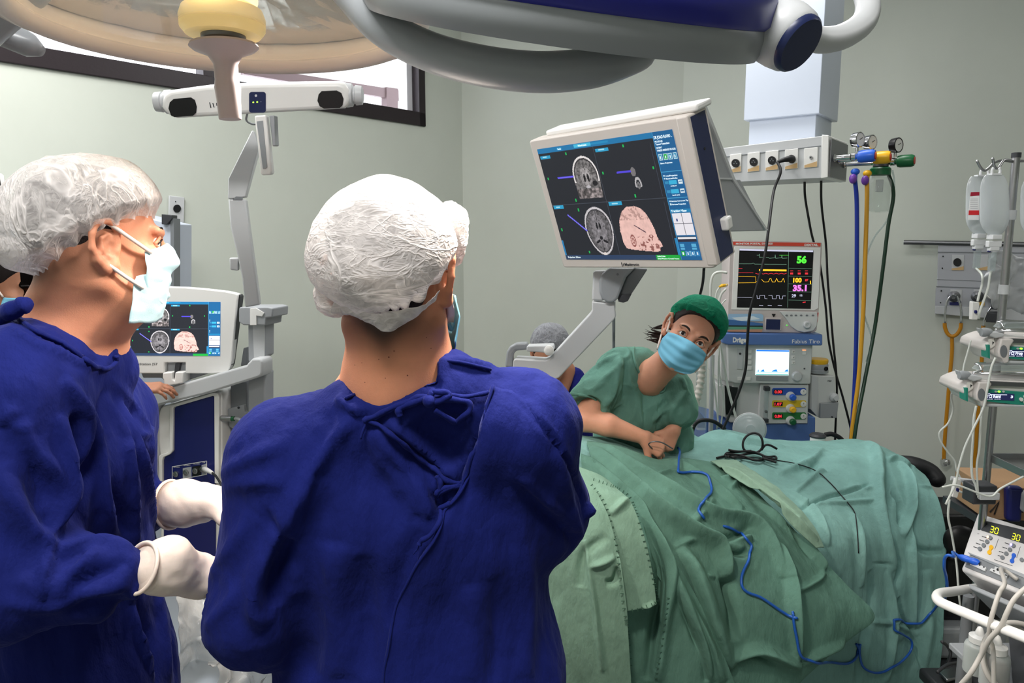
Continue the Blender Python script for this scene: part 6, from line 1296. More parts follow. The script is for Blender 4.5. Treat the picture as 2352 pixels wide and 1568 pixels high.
foldsB = [
 (Q8((60, 100), (220, 280), (420, 480), (640, 640), (830, 740), (890, 880), (900, 960)), .022, .030), (Q8((130, 100), (300, 250), (560, 420), (800, 560), (1050, 610), (1180, 760), (1240, 950)), .018, .020),
 (Q8((350, 330), (560, 560), (760, 680), (870, 710), (980, 680), (1060, 620)), .014, -.016), (Q8((830, 740), (900, 770), (990, 800), (1040, 780)), .011, -.020), (Q8((850, 720), (960, 700), (1050, 720)), .012, .018), (Q8((1210, 740), (1260, 920), (1290, 1150), (1330, 1430)), .016, .024),
 (Q8((620, 770), (720, 930), (840, 1250), (930, 1480)), .022, .030), (Q8((590, 770), (690, 720), (780, 700)), .010, .010), (Q8((870, 780), (900, 960), (940, 1130), (940, 1320)), .018, -.024),
 (Q8((900, 1440), (1080, 1370), (1250, 1430), (1335, 1470)), .014, .022), (Q8((920, 1460), (1060, 1400), (1200, 1450)), .012, -.014), (Q8((870, 350), (960, 370), (920, 420)), .008, .012), (Q8((980, 400), (1060, 470), (1240, 620), (1400, 830)), .010, -.012), (Q8((1060, 490), (1250, 640), (1440, 850), (1480, 900)), .011, .018),
 (Q8((1280, 640), (1400, 740), (1500, 830)), .007, -.010), (Q8((1330, 640), (1480, 780), (1600, 950), (1740, 1110)), .008, .012), (Q8((1270, 1040), (1350, 1010), (1440, 960), (1480, 910)), .009, .010), (Q8((700, 930), (780, 930), (830, 945)), .007, .006), (Q8((470, 340), (560, 320), (700, 330)), .008, .007), (Q8((600, 250), (700, 330), (850, 430), (1000, 540)), .014, .016),
 (Q8((1340, 1450), (1480, 1380), (1600, 1330), (1740, 1240)), .014, .012), (Q8((1270, 1060), (1300, 1200), (1310, 1350)), .010, -.012), (Q8((700, 620), (760, 560), (820, 470)), .012, .010)]
d2, tr2, m2 = sheet('surgical_drape', rowsB, M['drape2'], 'deep green drape sweeping diagonally forward to a hanging corner, under the blue cord', foldsB, .006, 8, 5, nu=280, nv=280)
rowsD = [
 [(1335, 1040, 2.16), (1362, 1050, 2.14), (1395, 1075, 2.12), (1425, 1095, 2.12)],
 [(1340, 1100, 2.02), (1380, 1120, 2.0), (1430, 1150, 1.98), (1470, 1175, 1.98)],
 [(1370, 1190, 1.95), (1420, 1210, 1.92), (1480, 1240, 1.90), (1530, 1260, 1.90)],
 [(1400, 1300, 1.91), (1460, 1310, 1.88), (1530, 1330, 1.86), (1590, 1350, 1.87)],
 [(1420, 1430, 1.88), (1490, 1430, 1.86), (1570, 1440, 1.84), (1640, 1450, 1.85)],
 [(1430, 1540, 1.87), (1500, 1540, 1.85), (1590, 1545, 1.83), (1680, 1550, 1.84)],
 [(1430, 1660, 1.87), (1510, 1660, 1.85), (1610, 1660, 1.83), (1720, 1660, 1.84)]]
foldsD = [(Q8((100, 230), (250, 400), (400, 560), (520, 760), (570, 900), (560, 1100), (500, 1560)), .014, .018), (Q8((380, 520), (470, 720), (500, 900), (470, 1200), (430, 1550)), .014, -.024), (Q8((570, 900), (660, 1100), (760, 1350), (810, 1560)), .014, .020), (Q8((600, 1000), (700, 1260), (770, 1400), (790, 1560)), .012, -.020), (Q8((640, 1050), (800, 1340), (880, 1560)), .015, .016), (Q8((440, 650), (520, 850), (540, 1100), (470, 1500)), .010, -.012)]
d3, tr3, m3 = sheet('surgical_drape', rowsD, M['drape2'], 'narrow folded green drape with stitched hem between the pale towel and the diagonal drape', foldsD, .006, 8, 9, nu=160, nv=240)
rowsC = [
 [(1290, 1065, 2.03), (1330, 1072, 2.02), (1372, 1088, 2.0), (1398, 1102, 1.99)],
 [(1290, 1120, 1.94), (1340, 1125, 1.92), (1400, 1135, 1.90), (1445, 1148, 1.90)],
 [(1290, 1200, 1.90), (1350, 1205, 1.87), (1420, 1215, 1.85), (1478, 1225, 1.85)],
 [(1290, 1300, 1.88), (1350, 1305, 1.85), (1430, 1312, 1.83), (1499, 1315, 1.83)],
 [(1290, 1410, 1.87), (1350, 1408, 1.84), (1440, 1403, 1.82), (1508, 1388, 1.82)]]
foldsC = [(Q8((210, 570), (290, 500), (330, 470)), .010, .010), (Q8((300, 420), (370, 560), (430, 750), (470, 950), (485, 1090)), .006, .007), (Q8((320, 1145), (420, 1120), (485, 1085)), .006, .007)]
d4, tr4, m4 = sheet('surgical_towel', rowsC, M['drape3'], 'pale green towel with stitched border ending halfway down the drapes', foldsC, .004, 9, 12, nu=120, nv=160)
rowsE = [
 [(1250, 1090, 1.94), (1300, 1098, 1.93), (1340, 1108, 1.92), (1366, 1120, 1.91)],
 [(1250, 1160, 1.88), (1310, 1165, 1.86), (1360, 1175, 1.85), (1398, 1188, 1.85)],
 [(1250, 1260, 1.85), (1310, 1262, 1.83), (1375, 1270, 1.81), (1424, 1290, 1.81)],
 [(1250, 1370, 1.84), (1320, 1375, 1.82), (1385, 1380, 1.80), (1438, 1395, 1.80)],
 [(1250, 1480, 1.83), (1320, 1485, 1.81), (1390, 1490, 1.79), (1446, 1500, 1.79)],
 [(1250, 1660, 1.83), (1320, 1660, 1.81), (1390, 1660, 1.79), (1456, 1660, 1.79)]]
foldsE = [(Q8((60, 720), (120, 1100), (150, 1350), (170, 1500)), .008, .010), (Q8((80, 880), (160, 860), (240, 820)), .010, .008), (Q8((120, 380), (200, 520), (240, 700), (270, 880), (300, 1100), (330, 1400)), .006, .008), (Q8((180, 980), (240, 960), (260, 880)), .010, -.010), (Q8((200, 700), (60, 800), (30, 1000)), .014, -.008)]
d5, tr5, m5 = sheet('surgical_towel', rowsE, M['drape3'], 'pale green towel hanging to the floor beside the blue gown, stitched right edge', foldsE, .004, 9, 15, nu=120, nv=200)
# pale ridge of cloth crossing the big drape
rowsP = [[(1632, 1058, 2.43), (1655, 1054, 2.44), (1690, 1056, 2.46)], [(1690, 1098, 2.25), (1715, 1092, 2.27), (1752, 1095, 2.30)], [(1764, 1150, 2.12), (1790, 1143, 2.15), (1820, 1150, 2.18)], [(1822, 1206, 2.06), (1844, 1202, 2.08), (1868, 1206, 2.11)], [(1876, 1258, 2.045), (1884, 1257, 2.055), (1892, 1257, 2.065)]]
M['drape4'] = cloth('faded_green_cloth', (130, 160, 142), .06)
d6, tr6, m6 = sheet('surgical_towel', rowsP, M['drape4'], 'faded green cloth strip crossing the top of the big drape diagonally', [(Q8((800, 270), (960, 330), (1130, 480), (1290, 600), (1440, 720)), .010, .014), (Q8((1000, 330), (1180, 460), (1330, 580)), .008, -.008)], .004, 12, 21, nu=80, nv=120)
def allhit(px, py):
    best = None
    for tr in (tr1, tr2, tr3, tr4, tr5, tr6):
        h_, n_ = hit(tr, px, py)
        if h_ is not None and (best is None or (h_-CAM).length < (best[0]-CAM).length): best = (h_, n_ if n_.dot(h_-CAM) < 0 else -n_)
    return best
def laid(T, pts, lift, n=6):
    q = spline([Vector((*T(a, b), 0)) for a, b in pts], n); out = []
    for p in q:
        b = allhit(p.x, p.y)
        if b: out.append(b[0]+b[1]*lift)
    # even out sudden depth jumps
    for _ in range(3): out = [out[0]]+[(out[i-1]+out[i]*2+out[i+1])/4 for i in range(1, len(out)-1)]+[out[-1]]
    return out
# stitched hems
M['stitch'] = mat('dark_green_thread', (54, 92, 74), .8)
def hem(parent_obj, T, pts, step=.011, ln=.008):
    L = laid(T, pts, .003, 10); m = mb(M['stitch']); acc = 0; 
    for a, b in zip(L, L[1:]):
        d = (b-a).length; acc += d
        if acc > step:
            acc = 0; e = (b-a).normalized(); nn = (CAM-a).normalized(); s_ = e.cross(nn).normalized(); m.tube([a-s_*ln/2, a+s_*ln/2], .0011, 5)
    if m.f:
        o = m.build('stitching', parent_obj); return o
for ob, pts in ((d4, [(90, 360), (200, 400), (320, 460), (380, 620), (430, 800), (470, 980), (480, 1085), (420, 1120), (320, 1140)]), (d5, [(100, 400), (180, 510), (230, 680), (265, 860), (290, 1080), (320, 1300), (335, 1500)]), (d3, [(560, 1050), (540, 1200), (510, 1400), (480, 1550)])):
    o = hem(ob, T8, pts)
    if o: o['kind'] = 'stuff'
# blue cord, in the stretches where it shows
M['cord'] = mat('blue_cord', (30, 88, 176), .35)
c = [(450, 190), (480, 172), (520, 162), (575, 180), (610, 215), (625, 260), (605, 318)]
L = [b for b in laid(T8, c, .006)]
for k, p in enumerate(L): p += up*.02*math.sin(PI*k/(len(L)-1))
L += laid(T8, [(605, 318), (630, 328), (700, 322), (760, 326), (795, 350), (808, 410), (800, 460), (765, 490), (740, 520), (738, 560), (755, 590)], .006)
inner = lambda A_, B_: [A_[-1]+(A_[-1]-CAM).normalized()*.03, B_[0]+(B_[0]-CAM).normalized()*.03]
LB = laid(T8, [(878, 645), (930, 660), (980, 685), (1015, 715), (1042, 765), (1030, 830), (1000, 890), (980, 945), (985, 1000), (1020, 1035), (1090, 1060), (1160, 1105), (1220, 1145), (1270, 1168), (1320, 1182)], .006)
LC = laid(T8, [(1298, 1150), (1305, 1220), (1320, 1300), (1335, 1390), (1360, 1425), (1420, 1440), (1500, 1440), (1580, 1450), (1630, 1440), (1665, 1400), (1672, 1360), (1660, 1335)], .006)
L2 = laid(T8, [(1680, 1335), (1688, 1400), (1700, 1460), (1735, 1492), (1800, 1495), (1880, 1460), (1940, 1410), (1975, 1360), (1975, 1310), (1930, 1275), (1890, 1240), (1880, 1205), (1910, 1185), (1970, 1200), (2040, 1208), (2080, 1185), (2110, 1140)], .012)
L2 += [P(*T8(2150, 1105), 2.2), P(*T8(2190, 1080), 2.05), P(*T8(2210, 1020), 1.95)]
L3 = spline([L2[-1], P(*T7(345, 800), 1.86), P(*T7(335, 700), 1.83), P(*T7(318, 620), 1.80), P(*T7(322, 545), 1.79), P(*T7(350, 518), 1.78), P(*T7(400, 528), 1.78), EP.up(*T7(450, 555), .03), EP.up(*T7(484, 574), .023)], 8)
L = L+inner(L, LB)+LB+inner(LB, LC)+LC+inner(LC, L2)+L2+L3[1:]
props(mb(M['cord']).tube(L, .0038, 10).build('electrode_cord', smooth=180), 'long blue cord winding over the green drapes to the electrosurgical unit', 'cord')
# black cable coil and thin black lead on the drape
def arch(L, hts): 
    n = len(L)-1
    for k, p in enumerate(L): p += up*hts*math.sin(PI*k/n)
    return L
A_ = laid(T8, [(1060, 205), (1100, 195), (1112, 190)], .012)
b0 = allhit(*T8(1060, 205))[0]; Yb = b0.y
m = mb(M['rubber'])
m.tube(spline([P(*T8(x, y), Yb+d) for x, y, d in ((1075, 212, 0), (1030, 205, 0), (1000, 180, 0), (998, 140, .01), (1020, 105, .02), (1060, 88, .02), (1095, 100, .01), (1112, 135, 0), (1110, 175, 0), (1085, 200, 0), (1040, 208, 0))], 6), .0042, 8)
for pts, lf_ in ((((1040, 208), (960, 215), (900, 220), (888, 240), (930, 246), (1000, 228), (1070, 222), (1115, 240), (1108, 266), (1060, 262), (1000, 250), (930, 250), (896, 234)), .010), (((905, 214), (960, 224), (1060, 226), (1130, 258), (1180, 252), (1186, 272), (1140, 264), (1110, 268), (1150, 276), (1186, 288)), .018), (((890, 235), (980, 240), (1060, 272), (1110, 262), (1100, 236), (1030, 222)), .014), (((840, 245), (900, 232), (960, 236)), .006)):
    L = laid(T8, pts, lf_); m.tube(L, .0042, 8)
m.tube(spline([P(*T8(x, y), Yb) for x, y in ((1105, 190), (1130, 160), (1160, 162), (1198, 182))], 6), .0042, 8)
props(m.build('black_cable_coil', smooth=180), 'tangled coil of black cable lying on top of the green drape', 'cable')
L = laid(T8, [(960, 235), (1100, 240), (1250, 262), (1340, 280), (1430, 315), (1500, 375), (1560, 440), (1620, 510), (1660, 570), (1672, 660), (1680, 800)], .003)
props(mb(M['rubber']).tube(L, .0019, 6).build('black_lead', smooth=180), 'thin black lead running from the coil down the front of the drape', 'cable')
# back table with clear plastic cover, lower left centre
t = thing('instrument_table', Vector((P(500, 1500, 1.35).x, 1.75, 0)), 'steel instrument table under grey film between the two blue gowns', 'table')
M['steelm'] = mat('satin_steel', (150, 156, 160), .28, metal=.9)
zt2 = .72; x0 = P(500, 1500, 1.5).x
mb(M['steelm']).box((x0+.05, 1.72, zt2), (.62, .62, .03)).build('table_top', t, bevel=.006)
for sx_, sy_ in ((-.2, -.25), (.3, -.25), (-.2, .25), (.3, .25)): mb(M['steelm']).cyl((x0+sx_, 1.72+sy_, 0), (x0+sx_, 1.72+sy_, zt2-.01), .014, 14).build('leg', t)
mb(M['steelm']).box((x0+.05, 1.72, .25), (.56, .56, .02)).build('lower_shelf', t)
V, F, _ = softsheet([[P(*q) for q in r] for r in (((410, 1345, 1.55), (440, 1350, 1.6), (480, 1380, 1.6), (520, 1400, 1.6)), ((408, 1430, 1.48), (445, 1430, 1.52), (480, 1440, 1.52), (530, 1450, 1.5)), ((405, 1500, 1.46), (445, 1505, 1.50), (490, 1510, 1.5), (540, 1520, 1.5)), ((400, 1640, 1.44), (450, 1640, 1.46), (500, 1640, 1.46), (560, 1640, 1.46)))], 60, 60)
V = crumple(V, .012, 16, 4); o = link('table_film', V, F, M['vinyl'], None, 180); props(o, 'grey translucent film hanging from the instrument table beside the left gown', 'film'); md = o.modifiers.new('thickness', 'SOLIDIFY'); md.thickness = .002
V, F, _ = softsheet([[P(*q) for q in r] for r in (((485, 1515, 1.30), (530, 1508, 1.32), (580, 1503, 1.34), (640, 1490, 1.36)), ((500, 1560, 1.26), (550, 1555, 1.28), (600, 1550, 1.30), (650, 1540, 1.32)), ((530, 1640, 1.24), (560, 1640, 1.26), (620, 1640, 1.28), (660, 1640, 1.3)))], 60, 60)
V = crumple(V, .022, 22, 9); o = link('plastic_cover', V, F, M['vinyl'], None, 180); props(o, 'crinkled clear plastic cover below the central surgeon\'s left elbow', 'cover'); md = o.modifiers.new('thickness', 'SOLIDIFY'); md.thickness = .002
# ================================================================== people
def skin(name, rgb):
    m = mat(name, rgb, .5, bump=.12, bscale=420, var=.05, vscale=30, spec=.35, sss=.25); nt = m.node_tree; b = nt.nodes['Principled BSDF']
    a = nt.nodes.new('ShaderNodeAttribute'); a.attribute_name = 'Stubble'; mx = nt.nodes.new('ShaderNodeMix'); mx.data_type = 'RGBA'
    src = b.inputs['Base Color'].links[0].from_socket; nt.links.new(src, mx.inputs[6]); mx.inputs[7].default_value = srgb(44, 33, 30); nt.links.new(a.outputs['Fac'], mx.inputs[0]); nt.links.new(mx.outputs[2], b.inputs['Base Color'])
    return m
def stubble(o, H, z0, z1, amt=.9, point=0):
    """cropped hair growing down the nape, thinning out towards its edge"""
    co = np.empty(len(o.data.vertices)*3); o.data.vertices.foreach_get('co', co); co = co.reshape(-1, 3)+np.array(ORI[o.name])-np.array(H.O); p = co@np.array(H.R)/H.k
    ss = lambda a, b, x: (lambda t: t*t*(3-2*t))(np.clip((x-a)/(b-a), 0, 1))
    zz = p[:, 2]+point*np.exp(-(p[:, 0]/.018)**2)
    f = ss(z0, z1, zz)*ss(.018, -.02, p[:, 1])*(p[:, 2] < .03)*(np.linalg.norm(p, axis=1) < .2)*amt*np.clip(1.25-np.abs(p[:, 0])/.09, 0, 1)
    a = o.data.attributes.new('Stubble', 'FLOAT', 'POINT'); a.data.foreach_set('value', f.astype(np.float32))
M['skin1'] = skin('tan_skin', (226, 154, 120)); M['skin2'] = skin('light_tan_skin', (216, 148, 116)); M['skin3'] = skin('warm_skin', (206, 150, 124)); M['skin4'] = skin('brown_skin', (176, 124, 98))
M['hair'] = mat('short_dark_hair', (34, 28, 28), .7, bump=.6, bscale=350, spec=.2)
M['hairb'] = mat('dark_brown_hair', (40, 27, 22), .55, bump=.6, bscale=300, spec=.3)
FOLD_H = 1.35
M['gown'] = cloth('navy_blue_gown_cloth', (19, 28, 94)); M['gown2'] = cloth('dark_navy_cloth', (30, 36, 112)); M['scrub'] = cloth('green_scrub_cloth', (98, 140, 127))
def capmat(name, rgb, lo, hi, sc_=9, strr=(1, 1, 1), transl=.5):
    """crinkled non-woven cap: thin where smooth, denser along its creases"""
    m, nt, b = _new(name); out = nt.nodes['Material Output']; c = srgb(*rgb); L = nt.links.new
    b.inputs['Base Color'].default_value = c; b.inputs['Roughness'].default_value = .7; b.inputs['Specular IOR Level'].default_value = .2
    tc = nt.nodes.new('ShaderNodeTexCoord'); val = None
    for k, (s_, rot, wd, amp_, st) in enumerate(((sc_, .5, .05, 1.0, strr), (sc_*1.7, -.5, .06, .8, strr), (sc_*2.6, 1.2, .10, .55, strr), (sc_*6, .2, .16, .35, (1, 1, 1)))):
        mp = nt.nodes.new('ShaderNodeMapping'); mp.inputs['Scale'].default_value = st; mp.inputs['Rotation'].default_value = (rot*.4, rot, rot*.7); L(tc.outputs['Object'], mp.inputs[0])
        n = nt.nodes.new('ShaderNodeTexNoise'); n.inputs['Scale'].default_value = s_; n.inputs['Detail'].default_value = 3.5; n.inputs['Roughness'].default_value = .55; n.inputs['Distortion'].default_value = .8; L(mp.outputs[0], n.inputs[0])
        q = nt.nodes.new('ShaderNodeMath'); q.operation = 'SUBTRACT'; q.inputs[1].default_value = .5; L(n.outputs[0], q.inputs[0]); q2 = nt.nodes.new('ShaderNodeMath'); q2.operation = 'ABSOLUTE'; L(q.outputs[0], q2.inputs[0])
        r = nt.nodes.new('ShaderNodeMapRange'); r.inputs['From Max'].default_value = wd; r.inputs['To Min'].default_value = amp_; r.inputs['To Max'].default_value = 0; L(q2.outputs[0], r.inputs[0])
        if val is None: val = r.outputs[0]
        else: x = nt.nodes.new('ShaderNodeMath'); x.operation = 'MAXIMUM'; L(val, x.inputs[0]); L(r.outputs[0], x.inputs[1]); val = x.outputs[0]
    al = nt.nodes.new('ShaderNodeMapRange'); al.inputs['To Min'].default_value = lo; al.inputs['To Max'].default_value = hi; L(val, al.inputs[0])
    lw = nt.nodes.new('ShaderNodeLayerWeight'); lw.inputs[0].default_value = .25; ad = nt.nodes.new('ShaderNodeMath'); ad.operation = 'MULTIPLY_ADD'; ad.inputs[1].default_value = .45; ad.use_clamp = True; L(lw.outputs['Facing'], ad.inputs[0]); L(al.outputs[0], ad.inputs[2])
    bu = nt.nodes.new('ShaderNodeBump'); bu.inputs['Strength'].default_value = .6; bu.inputs['Distance'].default_value = .004; L(val, bu.inputs['Height']); L(bu.outputs[0], b.inputs['Normal'])
    tl = nt.nodes.new('ShaderNodeBsdfTranslucent'); tl.inputs[0].default_value = c; L(bu.outputs[0], tl.inputs['Normal']); ms = nt.nodes.new('ShaderNodeMixShader'); ms.inputs[0].default_value = transl*.6
    L(b.outputs[0], ms.inputs[1]); L(tl.outputs[0], ms.inputs[2])
    tr_ = nt.nodes.new('ShaderNodeBsdfTransparent'); mt = nt.nodes.new('ShaderNodeMixShader'); L(ad.outputs[0], mt.inputs[0]); L(tr_.outputs[0], mt.inputs[1]); L(ms.outputs[0], mt.inputs[2]); L(mt.outputs[0], out.inputs[0])
    return m
M['capw'] = capmat('white_bouffant_fabric', (240, 234, 232), .44, .97, 8, (1, 1, 2.2))
M['capw2'] = capmat('white_bouffant_fabric_loose', (238, 233, 231), .30, .88, 8, (1.9, 1.9, .8))
M['capg'] = capmat('green_bouffant_fabric', (20, 150, 112), .60, .98, 12, (1, 1, 1))
M['capgr'] = capmat('grey_bouffant_fabric', (170, 172, 178), .35, .85, 14, (1, 1, 1))
M['maskb'] = mat('blue_mask_fabric', (128, 196, 226), .75, bump=.15, bscale=500, spec=.15); M['maskl'] = mat('pale_blue_mask_fabric', (190, 222, 228), .75, bump=.15, bscale=500, spec=.15)
M['strap'] = mat('white_elastic', (226, 214, 206), .8)
M['glove'] = mat('cream_latex', (226, 208, 196), .42, bump=.1, bscale=120, spec=.4, sss=.1)
def axes(fwd, upv):
    y = Vector(fwd).normalized(); z = Vector(upv); z = (z-y*z.dot(y)).normalized(); x = y.cross(z); return Matrix((x, y, z)).transposed()
class Head:
    def __init__(s, O, fwd, upv, k=1.0): s.O = Vector(O); s.R = axes(fwd, upv); s.k = k
    def w(s, x, y, z): return s.O+s.R@(Vector((x, y, z))*s.k)
    def add(s, S, female=False):
        R = s.R; k = s.k; M_ = [[R[i][j] for j in range(3)] for i in range(3)]
        def e(c, r, kk=.02, sub=False): S.ell(s.w(*c), [q*k for q in r], M_, kk, sub)
        def c(a, b, ra, rb=None, kk=.012, sub=False): S.cap(s.w(*a), s.w(*b), ra*k, (ra if rb is None else rb)*k, kk, sub)
        e((0, -.012, .045), (.077, .098, .082)); e((0, .03, -.025), (.063, .064, .085), .03)
        e((0, .046, -.078), (.048, .046, .038), .025); e((0, .078, -.100), (.022, .018, .016), .02)
        for q in (-1, 1):
            e((q*.047, .062, -.020), (.022, .024, .018), .02); c((q*.058, .0, -.06), (q*.035, .06, -.098), .016, .014, .02)
            e((q*.032, .106, .008), (.019, .022, .0135), .012, True)
            c((q*.014, .096, .026), (q*.052, .080, .026), .0085, .006, .014)
        c((0, .094, .012), (0, .115, -.022), .0085, .0115, .014); 
        for q in (-1, 1): c((q*.010, .108, -.026), (q*.013, .104, -.028), .008, .007, .008)
        c((-.018, .094, -.058), (.018, .094, -.058), .009, .009, .012); c((-.016, .095, -.067), (.016, .095, -.067), .008, .008, .006)
        for q in (-1, 1): # ears
            E = lambda x, y, z: (q*x, y, z)
            pts = [(.076, .012, .002), (.083, .012, .024), (.089, -.002, .037), (.094, -.018, .034), (.096, -.029, .016), (.094, -.029, -.006), (.088, -.020, -.024), (.082, -.006, -.038), (.076, .006, -.034)]
            for a, b in zip(pts, pts[1:]): c(E(*a), E(*b), .0052, .0052, .003)
            e(E(.078, -.006, -.001), (.006, .019, .028), .006); c(E(.080, .004, -.034), E(.078, .004, -.026), .0065, .006, .006)
            for a, b in zip([(.084, -.004, .016), (.088, -.014, .010), (.087, -.014, -.008), (.083, -.006, -.018)], [(.088, -.014, .010), (.087, -.014, -.008), (.083, -.006, -.018), (.081, .002, -.018)]): c(E(*a), E(*b), .003, .003, .003)
            e(E(.088, .001, -.006), (.010, .009, .013), .003, True); e(E(.094, -.012, .022), (.006, .009, .006), .003, True); c(E(.077, .010, -.006), E(.079, .009, -.010), .0045, .004, .005)
    def hair(s, h=.004, k2=1.03, low=True, nape=-.045, short=False):
        R = s.R; M_ = [[R[i][j] for j in range(3)] for i in range(3)]; r = .16*s.k; S = Sdf(s.O-Vector((r, r, r)), s.O+Vector((r, r, r)), h)
        e = lambda c, rr, kk=.01, sub=False: S.ell(s.w(*c), [q*s.k for q in rr], M_, kk, sub)
        e((0, -.014, .047), (.079*k2, .100*k2, .084*k2)); 
        if low: e((0, -.040, nape+.018), (.056, .044, .034), .03)
        e((0, .118, .0), (.12, .098, .088), .01, True); e((0, .06, -.05), (.12, .085, .055), .01, True)
        for q in (-1, 1): e((q*.09, -.005, -.01), (.02, .024, .034), .004, True)
        if short: e((0, .055, .015), (.13, .055, .05), .01, True)
        return S.mesh()
    def cap(s, rx, ry, rz, ctr, tilt, phi_b, phi_f, seed, amp=.006, *, lift=0, ruff=.005, crumple_=True, nth=150, nph=90, side=0, rim=.80):
        """puffy cap: ellipsoid about a pole leaning backwards; edge drawn in to the head"""
        c = s.R@(Vector(ctr)*s.k)+s.O; A = s.R@Vector((math.sin(side), -math.sin(tilt), math.cos(tilt))); X = s.R@Vector((math.cos(side), 0, 0)); X = (X-A*X.dot(A)).normalized(); Y = A.cross(X)
        V = []; 
        for j in range(nph+1):
            for i in range(nth):
                th = 2*PI*i/nth; f = .5+.5*math.sin(th)      # 1 = front
                ph = (phi_b*(1-f)+phi_f*f-math.radians(lift)*math.cos(th)**2)*j/nph; g = max(0, (j/nph-.86)/.14)
                rad = math.sin(ph)*(1-(1-rim)*g*g*(3-2*g)) if g else math.sin(ph)
                p = X*rx*rad*math.cos(th)+Y*ry*rad*math.sin(th)+A*rz*math.cos(ph); n_ = p.normalized(); p = c+p*s.k
                if g > 0: p += n_*ruff*math.sin(th*26+2*math.sin(th*5))*g*s.k+A*ruff*.5*math.sin(th*19)*g
                v1 = noise.ridged_multi_fractal(p*13+Vector((seed, 0, 0)), 1, 2, 3, .9, 2) if crumple_ else 0; v2 = noise.noise(p*9+Vector((0, seed, 0)))
                p += n_*((v1-1.1)*amp*.55+v2*amp*1.3)*min(1, j/6)*s.k
                V.append(list(p))
        F = [(j*nth+i, (j+1)*nth+i, (j+1)*nth+(i+1) % nth, j*nth+(i+1) % nth) for j in range(nph) for i in range(nth)]
        return np.array(V), F
    def mask(s, w=.083, top=-.004, bot=-.118, wide=82, bulge=.012, y0=.030, n=50, cone=0):
        V = []
        for j in range(n+1):
            v = j/n; z = top*(1-v)+bot*v
            for i in range(n+1):
                u = i/n*2-1; th = math.radians(wide*u); mid = math.exp(-(u/.35)**2)
                r = .098-.012*v; prof = (.030*math.exp(-((v-.22)/.22)**2)+.010*math.exp(-((v-.65)/.3)**2)-.03*max(0, v-.8)/.2*.8)
                x = w*math.sin(th)*(1-.18*abs(v-.45)*1.0); y = y0+(.066+prof*mid+bulge)*math.cos(th)**.8+.004
                zz = z+(.018*abs(u)**1.5*(1-v)*-1)+(.030*abs(u)**1.4*v)
                pl_ = .0022*math.sin(v*PI*8)*(1-abs(u)**4)
                V.append(list(s.w(x, y+pl_+.0025*noise.noise(Vector((u*3, v*4, s.O.x*9))), zz)))
        i = np.arange((n+1)**2).reshape(n+1, n+1); F = np.stack([i[1:, :-1], i[1:, 1:], i[:-1, 1:], i[:-1, :-1]], -1).reshape(-1, 4)
        return np.array(V), F
def solid(o, t): md = o.modifiers.new('thickness', 'SOLIDIFY'); md.thickness = t; md.offset = 0; return o
def merge(*parts):
    V = []; F = []; o = 0
    for v, f in parts: V.append(np.asarray(v)); F.append(np.asarray(f)+o); o += len(v)
    return np.concatenate(V), np.concatenate(F)
def hand(S, W, d, n, side=1, s=1.0, curl=.5, k=.008, thumb=True):
    """palm with four bent fingers of unequal length and a thumb; d = finger direction, n = back of the hand"""
    W = Vector(W); d = Vector(d).normalized(); n = Vector(n); n = (n-d*n.dot(d)).normalized(); a = d.cross(n)*side
    for i, (off, L, r, st) in enumerate(((-.027, .066, .0078, .076), (-.009, .078, .0084, .082), (.010, .073, .0082, .080), (.028, .058, .0072, .070))):
        b = W+(a*off*.6)*s; q = W+(d*st+a*off)*s; S.cap(b+d*.012*s, q, .013*s, .0115*s, .014)
        c0 = curl*(1+.12*i); p = q; ang = .25*c0
        for f_ in (.45, .31, .24):
            ang += c0*.8; v = d*math.cos(ang)-n*math.sin(ang)+a*off*1.2; e = p+v.normalized()*L*f_*s; S.cap(p, e, r*s, r*.93*s, k*.6); p = e; r *= .95
    if thumb:
        t0 = W+(d*.022-a*.020-n*.004)*s; t1 = W+(d*.048-a*.048-n*.014)*s; t2 = W+(d*.078-a*.052-n*.024)*s; t3 = W+(d*.100-a*.042-n*.032)*s
        S.cap(t0, t1, .014*s, .011*s, .012); S.cap(t1, t2, .0105*s, .0095*s, .006); S.cap(t2, t3, .0095*s, .008*s, .005)
def bbox(pts, pad): A = np.array([list(p) for p in pts]); return A.min(0)-pad, A.max(0)+pad
def strapline(name, pts, parent, r=.0028, mt='strap'):
    m = mb(M[mt]); m.tube(spline(pts, 6), r, 8); return m.build(name, parent, smooth=180)
def foldall(V, F, lst, base=None):
    tr = bvh(V, F); N_ = normals(V, F)
    for pts, w, h_ in lst:
        L = hits(tr, pts, 0, 6)
        if len(L) > 1: fold(V, N_, L, w, h_)
    return V
def lows(p0, feet, h=.012):
    """hips, legs and feet down to the floor, hidden below the picture"""
    A = Vector(p0); pts = [A+Vector((0, 0, .15))]+[Vector((f[0], f[1], 0)) for f in feet]; lo, hi = bbox(pts, .26); lo[2] = -.005; S = Sdf(lo, hi, h)
    S.ecap(A+up*.02, A-up*.12, (.15, .11), (.16, .12), (1, 0, 0), .05)
    for i, f in enumerate(feet):
        hp = A+Vector(((-1)**(i+1)*.085, 0, -.12)); an = Vector((f[0], f[1], .085)); kn = hp.lerp(an, .5)+Vector(f[2])*.04; S.cap(hp, kn, .085, .056, .04); S.cap(kn, an, .056, .038, .02)
        S.cap(an-up*.035, an+Vector(f[2])*.15-up*.055, .042, .032, .03)
    return S.mesh()

